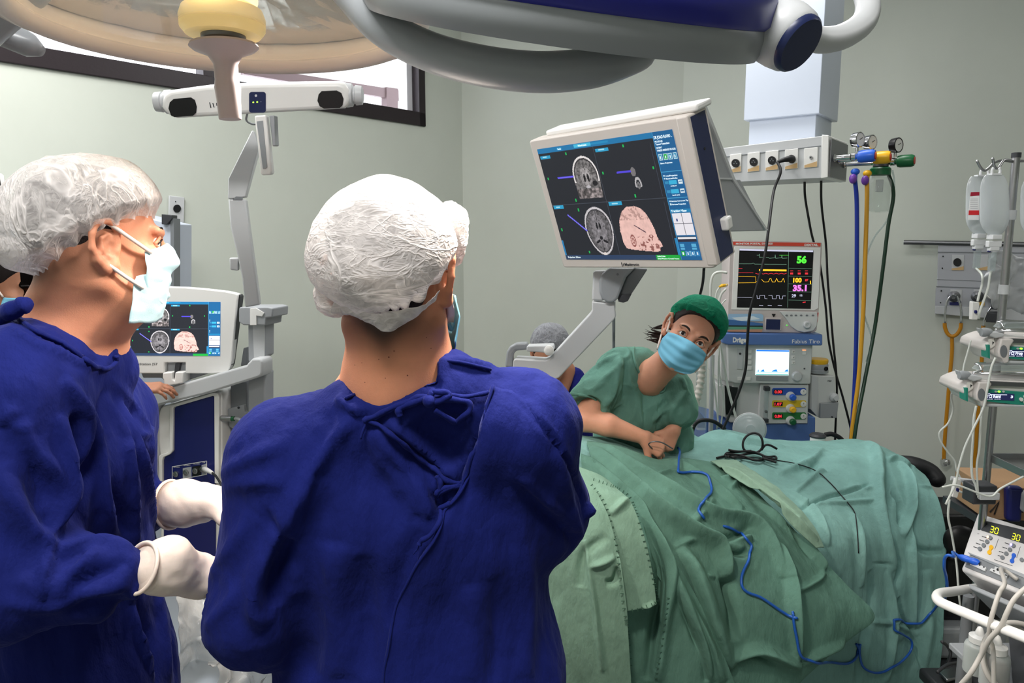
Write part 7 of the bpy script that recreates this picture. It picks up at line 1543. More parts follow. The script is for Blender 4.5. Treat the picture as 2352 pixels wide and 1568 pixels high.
# ------------------------------------------------------------------ the surgeon with his back to us
HC = Head(P(903, 642, 1.12), (.20, .95, -.20), (-.03, .22, 1), 1.06)
nk0, nk1 = P(905, 700, 1.115), P(915, 905, 1.15)
lo, hi = bbox([P(720, 420, 1.0), P(1110, 430, 1.32), P(720, 980, 1.0), P(1130, 990, 1.32)], .02); S = Sdf(lo, hi, .0035)
HC.add(S); S.cap(nk0, nk1, .062, .072, .04); S.ecap(P(925, 870, 1.15), P(925, 950, 1.19), (.085, .055), (.14, .06), (1, 0, 0), .05); S.cap(P(850, 945, 1.17), P(1020, 925, 1.17), .045, .045, .05)
hb = S.mesh()
fa0, fa1 = P(1120, 1170, 1.5), P(690, 1380, 1.50)
lo, hi = bbox([P(620, 1300, 1.3), fa0, fa1+Vector((0, .3, 0)), fa0+Vector((0, .3, 0))], .1); S = Sdf(lo, hi, .005)
S.cap(P(620, 1400, 1.25), fa1, .045, .028, .02); hand(S, fa1, (.1, 1, .05), (0, 0, 1), 1, 1.05, .5); S.cap(P(1180, 1160, 1.25), fa0, .045, .028, .02); hand(S, fa0, (-.15, 1, -.05), (0, 0, 1), -1, 1.05, .5)
S2 = Sdf(*bbox([P(640, 960, 1.0), P(1240, 960, 1.4), P(960, 1700, 1.1), P(960, 1700, 1.5)], .05), .012); S2.ecap(P(925, 1010, 1.20), P(960, 1700, 1.26), (.19, .08), (.15, .1), (1, 0, 0), .04); S2.cap(P(660, 1000, 1.16), P(610, 1400, 1.17), .05, .04, .03); S2.cap(P(610, 1400, 1.17), fa1, .04, .03, .03); S2.cap(P(1200, 960, 1.16), P(1240, 1150, 1.22), .05, .04, .03); S2.cap(P(1240, 1150, 1.22), fa0, .04, .03, .03)
base = P(960, 1640, 1.26); leg = lows(Vector((base.x, base.y+.02, .85)), ((base.x-.13, base.y, Vector((0, 1, 0))), (base.x+.13, base.y, Vector((0, 1, 0)))))
V, F = merge(hb, S.mesh(), S2.mesh(), leg)
man = link('person', V, F, M['skin1'], None, 180)
props(man, 'person seen from behind in navy gown and white hair cap, standing in the middle', 'person')
stubble(man, HC, -.118, -.062, .95, .018)
# scattered moles on the neck
trn = bvh(*hb); m = mb(mat('mole_brown', (120, 62, 44), .6))
for x, y, r in ((905, 806, 1), (870, 825, .8), (893, 820, 1.1), (936, 862, 1), (885, 868, .7), (838, 878, .7), (990, 800, .8), (815, 838, .7), (980, 775, .7), (831, 833, .6)):
    h_, n_ = hit(trn, x, y)
    if h_: m.sphere(h_, .0011*r, 8, (1, 1, .5), n_)
m.build('mole', man)['kind'] = 'stuff'
V, F = HC.hair(.004, 1.045, True, -.050, True); link('hair', V, F, M['hair'], man, 180)
V, F = HC.cap(.106, .120, .104, (0, -.024, .034), .42, math.radians(134), math.radians(96), 3.1, .006, lift=14, rim=.84)
cp_ = link('hair_cap', V, F, M['capw'], man, 180)
m = mb(M['capw']); tcap = bvh(V, F)
# puckered tail of the cap at the nape and gathered lump at the right
q = [P(860, 735, 1.035), P(878, 752, 1.03), P(893, 765, 1.028), P(912, 748, 1.03), P(930, 735, 1.036)]
V, F, _ = softsheet([[P(770, 690, 1.05), P(840, 715, 1.025), P(900, 715, 1.018), P(960, 705, 1.03), P(1010, 670, 1.06)], [P(762, 712, 1.06), P(835, 728, 1.028), P(896, 740, 1.02), P(950, 722, 1.032), P(1000, 690, 1.06)], [P(775, 716, 1.065), P(845, 738, 1.035), P(895, 764, 1.026), P(940, 736, 1.036), P(990, 700, 1.064)]], 80, 24)
V = V+np.stack([fnoise(V, (30, 30, 30), 3+i, 3) for i in range(3)], 1)*.004; solid(link('cap_hem', V, F, M['capw'], cp_, 180), .001)
S = Sdf(P(1050, 520, 1.12)-Vector((.06, .06, .08)), P(1050, 520, 1.12)+Vector((.06, .06, .08)), .003); S.ell(P(1035, 520, 1.11), (.026, .034, .036)); S.ell(P(1028, 575, 1.11), (.022, .03, .03)); V, F = S.mesh(); V = V+np.stack([fnoise(V, (40, 40, 40), 5+i, 3) for i in range(3)], 1)*.005; link('cap_gather', V, F, M['capw'], cp_, 180)
S = Sdf(P(770, 690, 1.1)-Vector((.06, .06, .06)), P(770, 690, 1.1)+Vector((.06, .06, .06)), .003); S.ell(P(752, 672, 1.09), (.020, .03, .026)); S.ell(P(775, 700, 1.09), (.022, .03, .014)); V, F = S.mesh(); V = V+np.stack([fnoise(V, (40, 40, 40), 9+i, 3) for i in range(3)], 1)*.005; link('cap_gather', V, F, M['capw'], cp_, 180)
V, F = HC.mask(); mk = solid(link('face_mask', V, F, M['maskb'], man, 180), .0015)
V, F, _ = softsheet([[P(1018, 655, 1.10), P(1030, 668, 1.09), P(1038, 690, 1.10)], [P(1022, 690, 1.12), P(1030, 700, 1.11), P(1044, 715, 1.13)], [P(1028, 745, 1.15), P(1032, 740, 1.15), P(1042, 740, 1.16)]], 12, 16); solid(link('mask_strap', V, F, M['strap'], mk, 180), .001)
strapline('mask_loop', [P(1030, 742, 1.15), P(1036, 756, 1.16), P(1040, 742, 1.165), P(1034, 728, 1.16)], mk, .0035, 'maskb')
# gown
SL, SR = P(652, 1062, 1.15), P(1196, 985, 1.15)
EL, ER = P(592, 1400, 1.13), P(1236, 1165, 1.22)
lo, hi = bbox([P(440, 820, 1.0), P(1390, 820, 1.3), P(440, 1568, 1.0), P(1390, 1650, 1.35), Vector((0, 1.75, .9))], .02); lo[2] = .30; S = Sdf(lo, hi, .0065)
S.ecap(P(935, 1010, 1.18), P(925, 1180, 1.195), (.205, .10), (.225, .125), (1, 0, 0), .05); S.ecap(P(925, 1180, 1.195), P(968, 1560, 1.21), (.225, .125), (.238, .15), (1, 0, 0), .06)
b_ = P(968, 1560, 1.21); S.ecap(b_, Vector((b_.x, b_.y+.02, .36)), (.238, .15), (.27, .19), (1, 0, 0), .06)
S.cap(P(870, 975, 1.15), SL, .058, .078, .05); S.cap(P(1010, 935, 1.145), SR, .060, .083, .05); S.cap(P(905, 960, 1.15), P(1000, 930, 1.15), .062, .062, .05)
S.cap(SL, EL, .080, .084, .05); S.cap(EL, fa1, .082, .060, .04); S.cap(SR, ER, .083, .076, .05); S.cap(ER, fa0, .078, .06, .04)
S.ell(P(1010, 900, 1.135), (.055, .05, .036), None, .03)
S.cap(P(850, 935, 1.13), P(1010, 885, 1.13), .055, .06, .04); S.cap(P(890, 680, 1.10), P(893, 800, 1.11), .076, .080, .010, True)
V, F = S.mesh(); N_ = normals(V, F)
V = V+N_*(fnoise(V, (7, 7, 3.2), 2.3, 2)*.010+fnoise(V, (19, 19, 5), 5.3, 3)*.005+np.clip(.12-np.abs(fnoise(V, (9, 9, 4.5), 8.1, 2)), 0, 1)*.014)[:, None]
T9 = lambda x, y: (440+x/2.0957, 820+y/2.0957)
def Q9(*q): return [T9(*p) for p in q]
gf = [(Q9((780, 290), (700, 380), (600, 520), (490, 700), (440, 810), (400, 880)), .012, .012), (Q9((440, 810), (470, 780), (600, 560)), .03, .012), (Q9((430, 820), (400, 880), (340, 1000), (305, 1130), (310, 1230), (370, 1290)), .016, .020), (Q9((450, 850), (420, 960), (390, 1100), (400, 1200)), .018, -.020),
  (Q9((330, 1000), (230, 1130), (120, 1250), (70, 1300)), .014, .008), (Q9((300, 760), (200, 900), (120, 1020), (70, 1150)), .016, .007), (Q9((90, 660), (160, 560), (300, 480), (480, 400)), .014, .007), (Q9((80, 700), (200, 620), (340, 600), (460, 600)), .014, .006),
  (Q9((70, 690), (85, 660), (100, 640)), .012, .012), (Q9((890, 330), (960, 440), (1060, 560), (1130, 700), (1160, 760)), .012, .014), (Q9((860, 350), (930, 500), (1040, 640), (1090, 760)), .016, .010), (Q9((900, 400), (1000, 450), (1060, 470)), .007, .009), (Q9((930, 480), (1020, 500), (1090, 540)), .007, .008), (Q9((960, 640), (1060, 620), (1100, 680), (1150, 780)), .009, .009),
  (Q9((1440, 190), (1400, 320), (1360, 460), (1310, 600)), .008, -.010), (Q9((1480, 170), (1620, 260), (1740, 400), (1830, 560), (1880, 680), (1890, 760)), .006, -.007), (Q9((1490, 180), (1640, 280), (1760, 420), (1850, 600)), .010, .006), (Q9((1560, 600), (1700, 750), (1820, 850), (1870, 960)), .012, -.010), (Q9((1580, 580), (1740, 720), (1840, 830)), .014, .010),
  (Q9((1540, 620), (1600, 900), (1620, 1200), (1600, 1540)), .020, .010), (Q9((1760, 440), (1790, 620), (1840, 820), (1870, 880)), .014, .012), (Q9((1900, 720), (1925, 820), (1880, 880)), .012, .012), (Q9((700, 900), (690, 1150), (720, 1540)), .03, .012), (Q9((820, 950), (850, 1200), (860, 1540)), .02, -.008), (Q9((500, 1150), (520, 1400), (560, 1560)), .03, -.014), (Q9((1350, 1100), (1360, 1300), (1350, 1560)), .018, .008), (Q9((1450, 1060), (1470, 1300), (1460, 1560)), .016, -.007),
  (Q9((940, 300), (1060, 400), (1180, 500), (1290, 590)), .010, .014), (Q9((1030, 330), (1130, 420), (1230, 400), (1330, 340)), .03, -.014), (Q9((1200, 420), (1240, 500), (1250, 520)), .03, -.012), (Q9((1100, 300), (1210, 340), (1330, 300)), .02, -.008), (Q9((1220, 290), (1240, 400), (1250, 510)), .006, .004), (Q9((1170, 640), (1200, 720), (1210, 760)), .010, -.016),
  (Q9((700, 190), (760, 240), (830, 280)), .008, .010), (Q9((730, 200), (800, 270), (860, 290)), .006, -.008), (Q9((1140, 60), (1170, 120), (1180, 160)), .010, -.008), (Q9((1170, 30), (1300, 25), (1440, 60), (1480, 90)), .012, .008), (Q9((860, 200), (1000, 170), (1130, 110)), .010, -.006), (Q9((1100, 830), (1000, 1080), (960, 1300)), .016, -.008)]
V = foldall(V, F, gf); gv, gfc = V, F
gown = link('gown', V, F, M['gown'], man, 180); gt = bvh(V, F)
# overlapping back panel: its free edge crosses the back diagonally
edge = [T9(*p) for p in ((1446, 160), (1420, 300), (1370, 430), (1310, 590), (1240, 720), (1160, 870), (1090, 1000), (1010, 1180), (965, 1330), (940, 1480), (930, 1640))]
E_ = spline([Vector((a, b, 0)) for a, b in edge], 8); nr = len(E_); nc = 26; V = []; 
for j, q in enumerate(E_):
    for i in range(nc+1):
        u = i/nc; h_, n_ = hit(gt, q.x+u*(150 if q.y > 930 else 60+90*(q.y-890)/60), q.y)
        if h_ is None: h_, n_ = Vector(V[-1]), Vector((0, -1, 0))
        if n_.dot(h_-CAM) > 0: n_ = -n_
        V.append(list(h_+n_*(.012*(1-u)**1.3+.003*math.exp(-(u/.06)**2)-.004*u)))
V = np.array(V); G = V.reshape(nr, nc+1, 3)
for _ in range(6): G[1:-1, :-1] = (G[1:-1, :-1]*2+G[:-2, :-1]+G[2:, :-1])/4
i = np.arange(nr*(nc+1)).reshape(nr, nc+1); F = np.stack([i[1:, :-1], i[1:, 1:], i[:-1, 1:], i[:-1, :-1]], -1).reshape(-1, 4); V = G.reshape(-1, 3)
N_ = normals(V, F)
if ((N_*(np.array(CAM)-V)).sum(1) < 0).mean() > .5: F = F[:, ::-1]
md = link('back_panel', V, F, M['gown'], gown, 180).modifiers.new('thickness', 'SOLIDIFY'); md.thickness = .004; md.offset = -1
m = mb(M['gown']); m.tube([Vector(G[j, 0])+Vector((.002, 0, 0)) for j in range(nr)], .0022, 8); m.build('panel_hem', gown, smooth=180)
def smooth_line_(L, n):
    for _ in range(n): L = [L[0]]+[(L[i-1]+L[i]*2+L[i+1])/4 for i in range(1, len(L)-1)]+[L[-1]]
    return L
def gl(pts, lift, n=6): return hits(gt, Q9(*pts), lift, n, True, .08)
m = mb(M['gown']); L = gl(((845, 300), (930, 335), (1000, 380), (1060, 430), (1120, 490), (1180, 530), (1230, 580), (1290, 600)), .006); L = smooth_line_(L, 6); m.tube(L, [.0038+.0008*math.sin(k*.9) for k in range(len(L))], 8); m.build('opening_edge', gown, smooth=180)
m = mb(M['gown']); L = gl(((730, 210), (800, 180), (900, 160), (1000, 142), (1080, 115), (1130, 85), (1150, 50), (1180, 25), (1300, 25), (1440, 65)), .003); L = smooth_line_(L, 6); m.tube(L, .0028, 8); m.build('neck_hem', gown, smooth=180)
# ties and bow
def smooth_line(L, n):
    for _ in range(n): L = [L[0]]+[(L[i-1]+L[i]*2+L[i+1])/4 for i in range(1, len(L)-1)]+[L[-1]]
    return L
def tie(pts, r, nm='tie', lift=.008):
    L = smooth_line(gl(pts, lift), 5); m = mb(M['gown']); N0 = len(L)
    m.tube(L, [r*.85*(1+.12*math.sin(k*.7+len(pts))) for k in range(N0)], 8); return m.build(nm, gown, smooth=180)
tie(((840, 310), (880, 290), (940, 260), (1000, 235), (1060, 205), (1100, 190), (1160, 195)), .0052); tie(((1430, 180), (1380, 186), (1300, 190), (1240, 180), (1170, 200)), .0042); tie(((845, 315), (835, 340), (828, 385)), .0022); tie(((1010, 280), (1005, 250), (1040, 225), (1130, 195)), .0065)
tie(((1180, 230), (1230, 262), (1290, 282), (1330, 268), (1340, 235), (1310, 205), (1240, 200), (1180, 208)), .0050, 'bow_loop', .014); tie(((1150, 190), (1180, 172), (1220, 170), (1240, 185), (1210, 205), (1160, 215)), .0055, 'bow_loop', .016)
L = gl(((1150, 208), (1170, 214)), .016); m = mb(M['gown']).sphere(L[0], .010, 14); m.build('bow_knot', gown, smooth=180)
tie(((1280, 600), (1200, 640), (1185, 640), (1200, 625), (1290, 610)), .0050); tie(((1250, 690), (1220, 740), (1180, 800), (1140, 850), (1120, 870), (1115, 890)), .0045, 'tie', .014); tie(((1115, 890), (1100, 920), (1090, 940)), .0012, 'tie', .012); tie(((1112, 890), (1108, 940), (1100, 985)), .0010, 'tie', .012)
tie(((1190, 560), (1200, 600), (1195, 640), (1175, 650)), .0050)

# ------------------------------------------------------------------ the surgeon at the left
HL = Head(P(224, 566, 1.22), (.745, .667, -.03), (-.10, -.03, 1), .97)
lo, hi = bbox([P(20, 340, 1.1), P(410, 350, 1.35), P(-20, 860, 1.1), P(330, 860, 1.35)], .02); S = Sdf(lo, hi, .0035)
HL.add(S); S.cap(HL.w(0, -.03, -.04), P(175, 800, 1.25), .060, .068, .045); S.ecap(P(170, 740, 1.25), P(150, 840, 1.25), (.075, .07), (.09, .13), (1, .3, 0), .05); S.cap(P(110, 810, 1.19), P(80, 840, 1.17), .045, .05, .05); S.cap(P(210, 760, 1.22), HL.w(.03, .04, -.09), .04, .03, .04)
hb = S.mesh()
S2 = Sdf(*bbox([P(-40, 850, 1.0), P(330, 850, 1.5), P(180, 1700, 1.2), P(180, 1700, 1.35)], .05), .012); S2.ecap(P(140, 880, 1.25), P(200, 1700, 1.3), (.09, .16), (.11, .14), (1, .3, 0), .04)
b_ = P(200, 1640, 1.28); leg = lows(Vector((b_.x, b_.y, .85)), ((b_.x, b_.y-.10, Vector((1, .3, 0))), (b_.x, b_.y+.12, Vector((1, .3, 0)))))
WN, WF = P(325, 1300, 1.07), P(395, 1155, 1.42)
S3 = Sdf(*bbox([P(-60, 880, 1.0), P(400, 1100, 1.5), WN, WF, P(-60, 1400, 1.0)], .06), .010); S3.chain([P(30, 900, 1.1), P(5, 1345, 1.02), WN], [.05, .042, .028], .03); S3.chain([P(262, 950, 1.42), P(300, 1175, 1.47), WF], [.045, .038, .028], .03)
V, F = merge(hb, S2.mesh(), S3.mesh(), leg)
man2 = link('person', V, F, M['skin2'], None, 180); props(man2, 'person in profile at the left, navy gown, white cap, pale mask and cream gloves', 'person')
stubble(man2, HL, -.085, -.035, .85)
V, F = HL.hair(.004, 1.045, True, -.040, True); link('hair', V, F, M['hair'], man2, 180)
V, F = HL.cap(.110, .134, .106, (0, -.026, .046), .40, math.radians(126), math.radians(112), 8.7, .006, lift=15, rim=.84); link('hair_cap', V, F, M['capw2'], man2, 180)
V, F = HL.mask(.087, .008, -.112, 80, -.003, .032); mk = solid(link('face_mask', V, F, M['maskl'], man2, 180), .0015)
V, F, _ = softsheet([[HL.w(.080, .036, -.050), HL.w(.074, .070, -.045), HL.w(.05, .095, -.052)], [HL.w(.083, .028, -.085), HL.w(.074, .066, -.085), HL.w(.05, .092, -.085)], [HL.w(.078, .020, -.125), HL.w(.066, .060, -.128), HL.w(.04, .085, -.122)]], 20, 20)
V = V+np.stack([fnoise(V, (35, 35, 35), 2+i, 2) for i in range(3)], 1)*.003; solid(link('mask_flap', V, F, M['maskl'], mk, 180), .0015)
strapline('mask_strap', [HL.w(.080, .062, -.012), HL.w(.086, .030, .010), HL.w(.088, .008, .026), HL.w(.086, -.004, .034)], mk, .0032); strapline('mask_strap', [HL.w(.084, .046, -.070), HL.w(.085, .020, -.052), HL.w(.086, .0, -.036), HL.w(.084, -.008, -.030)], mk, .0032)
m = mb(M['hair']); m.tube(spline([HL.w(.022, .0985, .028), HL.w(.036, .0925, .033), HL.w(.054, .078, .027)], 5), [.0008]+[.0014]*9+[.0008], 6); m.build('eyebrow', man2, smooth=180)
m = mb(M['white']).sphere(HL.w(.032, .0785, .006), .0118, 20); ey = m.build('eye', man2); mb(M['hairb']).lathe(HL.w(.033, .0897, .006), HL.R@Vector((.08, 1, 0)), [(.0056, 0), (.0052, .0012), (.001, .0016)], 20).build('iris', ey)
m = mb(M['skin2']); m.tube(spline([HL.w(.017, .085, .003), HL.w(.026, .0885, .0150), HL.w(.037, .0875, .0150), HL.w(.048, .077, .004)], 5), .0030, 8); m.tube(spline([HL.w(.017, .085, .003), HL.w(.026, .0875, -.0030), HL.w(.037, .0865, -.0030), HL.w(.048, .077, .003)], 5), .0024, 8); m.build('eyelid', man2, smooth=180)
m = mb(M['hairb']); m.tube(spline([HL.w(.017, .0895, .004), HL.w(.026, .094, .0120), HL.w(.036, .093, .0120), HL.w(.047, .0825, .004)], 4), .0011, 6); m.build('eyelash', man2)
# gown
fw_ = Vector((.95, .28, 0)).normalized()
lo, hi = bbox([P(-190, 700, 1.05), P(430, 800, 1.5), P(-190, 1640, 1.0), P(430, 1640, 1.5)], .02); lo[2] = .30; lo[0] = -1.12; lo[1] = .90; hi[0] = -.40; hi[1] = 1.62; S = Sdf(lo, hi, .0065)
S.ecap(P(115, 860, 1.24), P(155, 1050, 1.26), (.095, .15), (.122, .17), fw_, .05); S.ecap(P(155, 1050, 1.26), P(185, 1560, 1.28), (.126, .17), (.150, .20), fw_, .06); b_ = P(185, 1560, 1.28); S.ecap(b_, Vector((b_.x+.01, b_.y, .36)), (.158, .21), (.18, .23), fw_, .05)
S.cap(P(110, 800, 1.22), P(30, 905, 1.10), .070, .085, .05); S.cap(P(190, 815, 1.30), P(262, 945, 1.42), .050, .066, .05); S.cap(P(60, 770, 1.24), P(130, 790, 1.22), .05, .05, .04)
S.cap(P(30, 905, 1.10), P(0, 1340, 1.02), .088, .080, .05); S.cap(P(0, 1340, 1.02), P(200, 1330, 1.05), .080, .060, .035); S.cap(P(200, 1330, 1.05), P(275, 1310, 1.045), .060, .036, .02)
S.cap(P(262, 945, 1.42), P(300, 1175, 1.47), .066, .055, .04); S.cap(P(300, 1175, 1.47), P(370, 1160, 1.44), .055, .040, .03)
S.cap(HL.w(0, -.02, -.02), P(158, 758, 1.25), .075, .081, .012, True); S.cap(P(215, 820, 1.23), P(250, 850, 1.27), .048, .05, .04); S.cap(P(200, 765, 1.215), P(226, 792, 1.20), .042, .018, .015, True)
V, F = S.mesh(); N_ = normals(V, F); V = V+N_*(fnoise(V, (7, 7, 3), 12.3, 2)*.010+fnoise(V, (19, 19, 5), 15.3, 3)*.005+np.clip(.12-np.abs(fnoise(V, (9, 9, 4), 18.1, 2)), 0, 1)*.014)[:, None]
TA = lambda x, y: (x/1.7665, 680+y/1.7665)
def QA(*q): return [TA(*p) for p in q]
lf = [(QA((260, 330), (330, 440), (340, 560), (325, 680)), .010, .014), (QA((250, 480), (260, 640), (270, 780), (240, 880), (200, 980)), .014, .020), (QA((300, 480), (290, 640), (300, 760)), .014, -.020), (QA((350, 420), (390, 560), (420, 720), (440, 850), (460, 1000)), .012, .012), (QA((400, 560), (340, 760), (280, 900)), .014, -.012), (QA((420, 380), (400, 480), (405, 560)), .007, -.008),
  (QA((420, 400), (500, 560), (530, 740), (540, 900), (560, 1000)), .010, .012), (QA((480, 420), (560, 620), (600, 800), (640, 1000)), .010, .012), (QA((520, 430), (600, 640), (650, 820), (690, 980)), .008, -.008), (QA((450, 330), (540, 450), (600, 560), (620, 700)), .010, .008), (QA((560, 560), (600, 560), (620, 520)), .006, .006), (QA((380, 600), (440, 760), (500, 900), (520, 980)), .012, -.014),
  (QA((90, 500), (130, 600), (200, 700), (255, 790), (265, 830)), .014, .012), (QA((0, 680), (40, 800), (110, 940), (190, 1010), (210, 1040)), .016, .016), (QA((200, 1000), (180, 1100), (170, 1180), (190, 1200)), .012, .014), (QA((215, 1050), (300, 1020), (420, 1000), (540, 1020)), .012, .012), (QA((200, 1190), (330, 1110), (400, 1020)), .012, .014), (QA((230, 1160), (380, 1130), (520, 1060)), .014, -.012), (QA((60, 1130), (180, 1200), (330, 1190), (520, 1150)), .014, .008), (QA((0, 1240), (200, 1260), (400, 1200), (540, 1170)), .012, .008),
  (QA((540, 1240), (560, 1360), (600, 1480), (630, 1560)), .007, .010), (QA((560, 1200), (600, 1400), (640, 1560)), .014, -.010), (QA((640, 1180), (660, 1380), (690, 1560)), .012, .010), (QA((690, 1170), (700, 1350), (720, 1560)), .010, -.006), (QA((20, 100), (120, 180), (240, 230), (360, 290), (440, 295)), .008, .008), (QA((60, 140), (200, 170), (320, 240), (400, 280)), .006, -.006), (QA((410, 160), (450, 200), (460, 250)), .008, .008),
  (QA((60, 440), (0, 520)), .012, .008), (QA((100, 540), (160, 720), (180, 860)), .018, -.012), (QA((540, 1240), (535, 1200), (560, 1180)), .010, .010), (QA((300, 1180), (350, 1250), (530, 1250)), .02, -.012)]
V = foldall(V, F, lf); g2 = link('gown', V, F, M['gown'], man2, 180); g2t = bvh(V, F)
m = mb(M['gown']); L = hits(g2t, QA((70, 85), (120, 130), (180, 160), (250, 190), (320, 240), (380, 285), (430, 292), (465, 270), (470, 240)), .002, 8)
if len(L) > 2: m.tube(L, .0040, 8)
m.build('neck_hem', g2, smooth=180)
m = mb(M['gown']); m.tube(spline([P(-20, 745, 1.14), P(10, 725, 1.13), P(30, 712, 1.12), P(55, 700, 1.12), P(68, 693, 1.13)], 5), [.008, .012, .011, .012, .014, .013, .012, .013, .014, .014, .015, .014, .013, .012, .014, .014, .013, .011, .010, .008, .006][:21], 12); m.build('shoulder_tie', g2, smooth=180)
# gloves
def glove(W0, W1, d, n, side, lb, s=1.05, cuff=.036, curl=.45, bag=None):
    lo, hi = bbox([W0, W1, W1+Vector(d).normalized()*.2, W1-up*.08, W1+up*.08], .07); S = Sdf(lo, hi, .0032)
    ax = (W1-W0); L = ax.length; ax.normalize()
    S.cap(W0+ax*.026, W1, cuff*.97, .031*s, .01)
    for k in range(5): f = .28+.12*k; q = W0+ax*L*f; S.cap(q-frame(ax)[0]*.0, q+ax*.004, cuff*(1.04-.05*k)+.001, None, .004)
    if bag: S.ell(*bag)
    hand(S, W1, d, n, side, s, curl); V, F = S.mesh(); N_ = normals(V, F); V = V+N_*(fnoise(V, (30, 30, 30), 4, 2)*.0025)[:, None]
    o = link('glove', V, F, M['glove'], man2, 180)
    m = mb(M['glove']); x_, y_, _a = frame(ax); m.cyl(W0, W0+ax*.03, cuff, 40); m.tube([W0-ax*.002+(x_*math.cos(a)+y_*math.sin(a))*(cuff+.0025) for a in np.linspace(0, 2*PI, 40)[:-1]], .0032, 8, closed=True); m.build('glove_cuff', o, smooth=180); return o
glove(P(326, 1304, 1.046), P(458, 1322, 1.12), (.85, .5, -.12), (-.2, -.2, 1), 1, '', 1.15, .0345, .5, (P(398, 1282, 1.075), (.030, .028, .034), None, .03))
glove(P(394, 1158, 1.40), P(480, 1152, 1.38), (.95, .1, -.1), (0, -.3, 1), -1, '', 1.1, .044, .5)

# ------------------------------------------------------------------ the woman leaning over the table
HW = Head(P(1584, 774, 2.40), (-.20, -.97, .02), (.50, 0, .84), .98)
YW = 2.5
lo, hi = bbox([P(1400, 690, 2.25), P(1660, 690, 2.6), P(1400, 960, 2.3), P(1650, 960, 2.7)], .02); S = Sdf(lo, hi, .004)
HW.add(S, True); S.cap(HW.w(0, -.03, -.06), P(1490, 870, 2.52), .046, .056, .04); S.cap(P(1475, 860, 2.56), P(1520, 900, 2.57), .045, .045, .05); S.ecap(P(1495, 860, 2.58), P(1500, 930, 2.60), (.07, .04), (.09, .05), (1, 0, 0), .05)
hb = S.mesh()
WR_, WL_ = P(1478, 1004, 2.40), P(1548, 985, 2.50)
lo, hi = bbox([P(1290, 850, 2.3), P(1600, 850, 2.7), P(1290, 1060, 2.3), P(1600, 1060, 2.7)], .03); S = Sdf(lo, hi, .0035)
S.chain([P(1408, 868, 2.53), P(1338, 962, 2.42)], [.040, .040], .02); S.cap(P(1338, 962, 2.42), P(1395, 975, 2.40), .040, .037, .015); S.cap(P(1395, 975, 2.40), WR_, .037, .023, .015); hand(S, WR_, (.75, .1, -.50), (.25, -.9, .55), -1, .92, .62, .006)
S.chain([P(1545, 900, 2.58), P(1558, 950, 2.58), WL_], [.034, .029, .023], .02); hand(S, WL_, (-.42, -.10, -.80), (.35, -.85, .3), -1, .9, .62, .006)
S2 = Sdf(*bbox([P(1380, 850, 2.5), P(1620, 850, 2.7), P(1440, 1250, 2.8)], .10), .014); S2.ecap(P(1495, 940, 2.64), P(1470, 1200, 2.80), (.10, .06), (.13, .09), (1, 0, 0), .04)
wb_ = P(1455, 1200, 2.95); leg = lows(Vector((wb_.x, 2.98, .82)), ((wb_.x-.1, 3.0, Vector((0, -1, 0))), (wb_.x+.1, 3.0, Vector((0, -1, 0)))), .014)
V, F = merge(hb, S.mesh(), S2.mesh(), leg)
wo = link('person', V, F, M['skin3'], None, 180); props(wo, 'woman in green scrubs, green hair cap and blue mask leaning over the drapes, looking at the camera', 'person'); wo['label'] = 'person in green scrubs, green cap and blue mask leaning over the drapes'
V, F = HW.hair(.004, 1.03, True, -.02); hr = link('hair', V, F, M['hairb'], wo, 180)
m = mb(M['hairb'])
for k in range(14):
    a = HW.w(-.06+.006*k, -.075, -.03+.002*k); b = P(1490+random.uniform(-6, 10), 770+random.uniform(-18, 14), 2.50); c = a.lerp(b, .5)+Vector((random.uniform(-.015, .01), 0, random.uniform(-.01, .02))); m.tube(spline([a, c, b], 4), [.006, .006, .006, .005, .005, .004, .004, .003, .001], 6)
for k in range(10):
    a = P(1500+random.uniform(-6, 6), 765+random.uniform(-12, 12), 2.49); m.tube([a, a+Vector((random.uniform(-.03, -.01), 0, random.uniform(-.01, .02)))], [.0012, .0004], 4)
m.build('loose_hair', hr, smooth=180)['kind'] = 'stuff'
V, F = HW.cap(.100, .120, .098, (0, -.026, .050), .42, math.radians(118), math.radians(101), 5.5, .004, lift=10, ruff=.003, nth=120, nph=70, rim=.84); cpw = link('hair_cap', V, F, M['capg'], wo, 180)
V, F = HW.mask(.078, .0, -.112, 80, .008, .032); mk = solid(link('face_mask', V, F, M['maskb'], wo, 180), .0015)
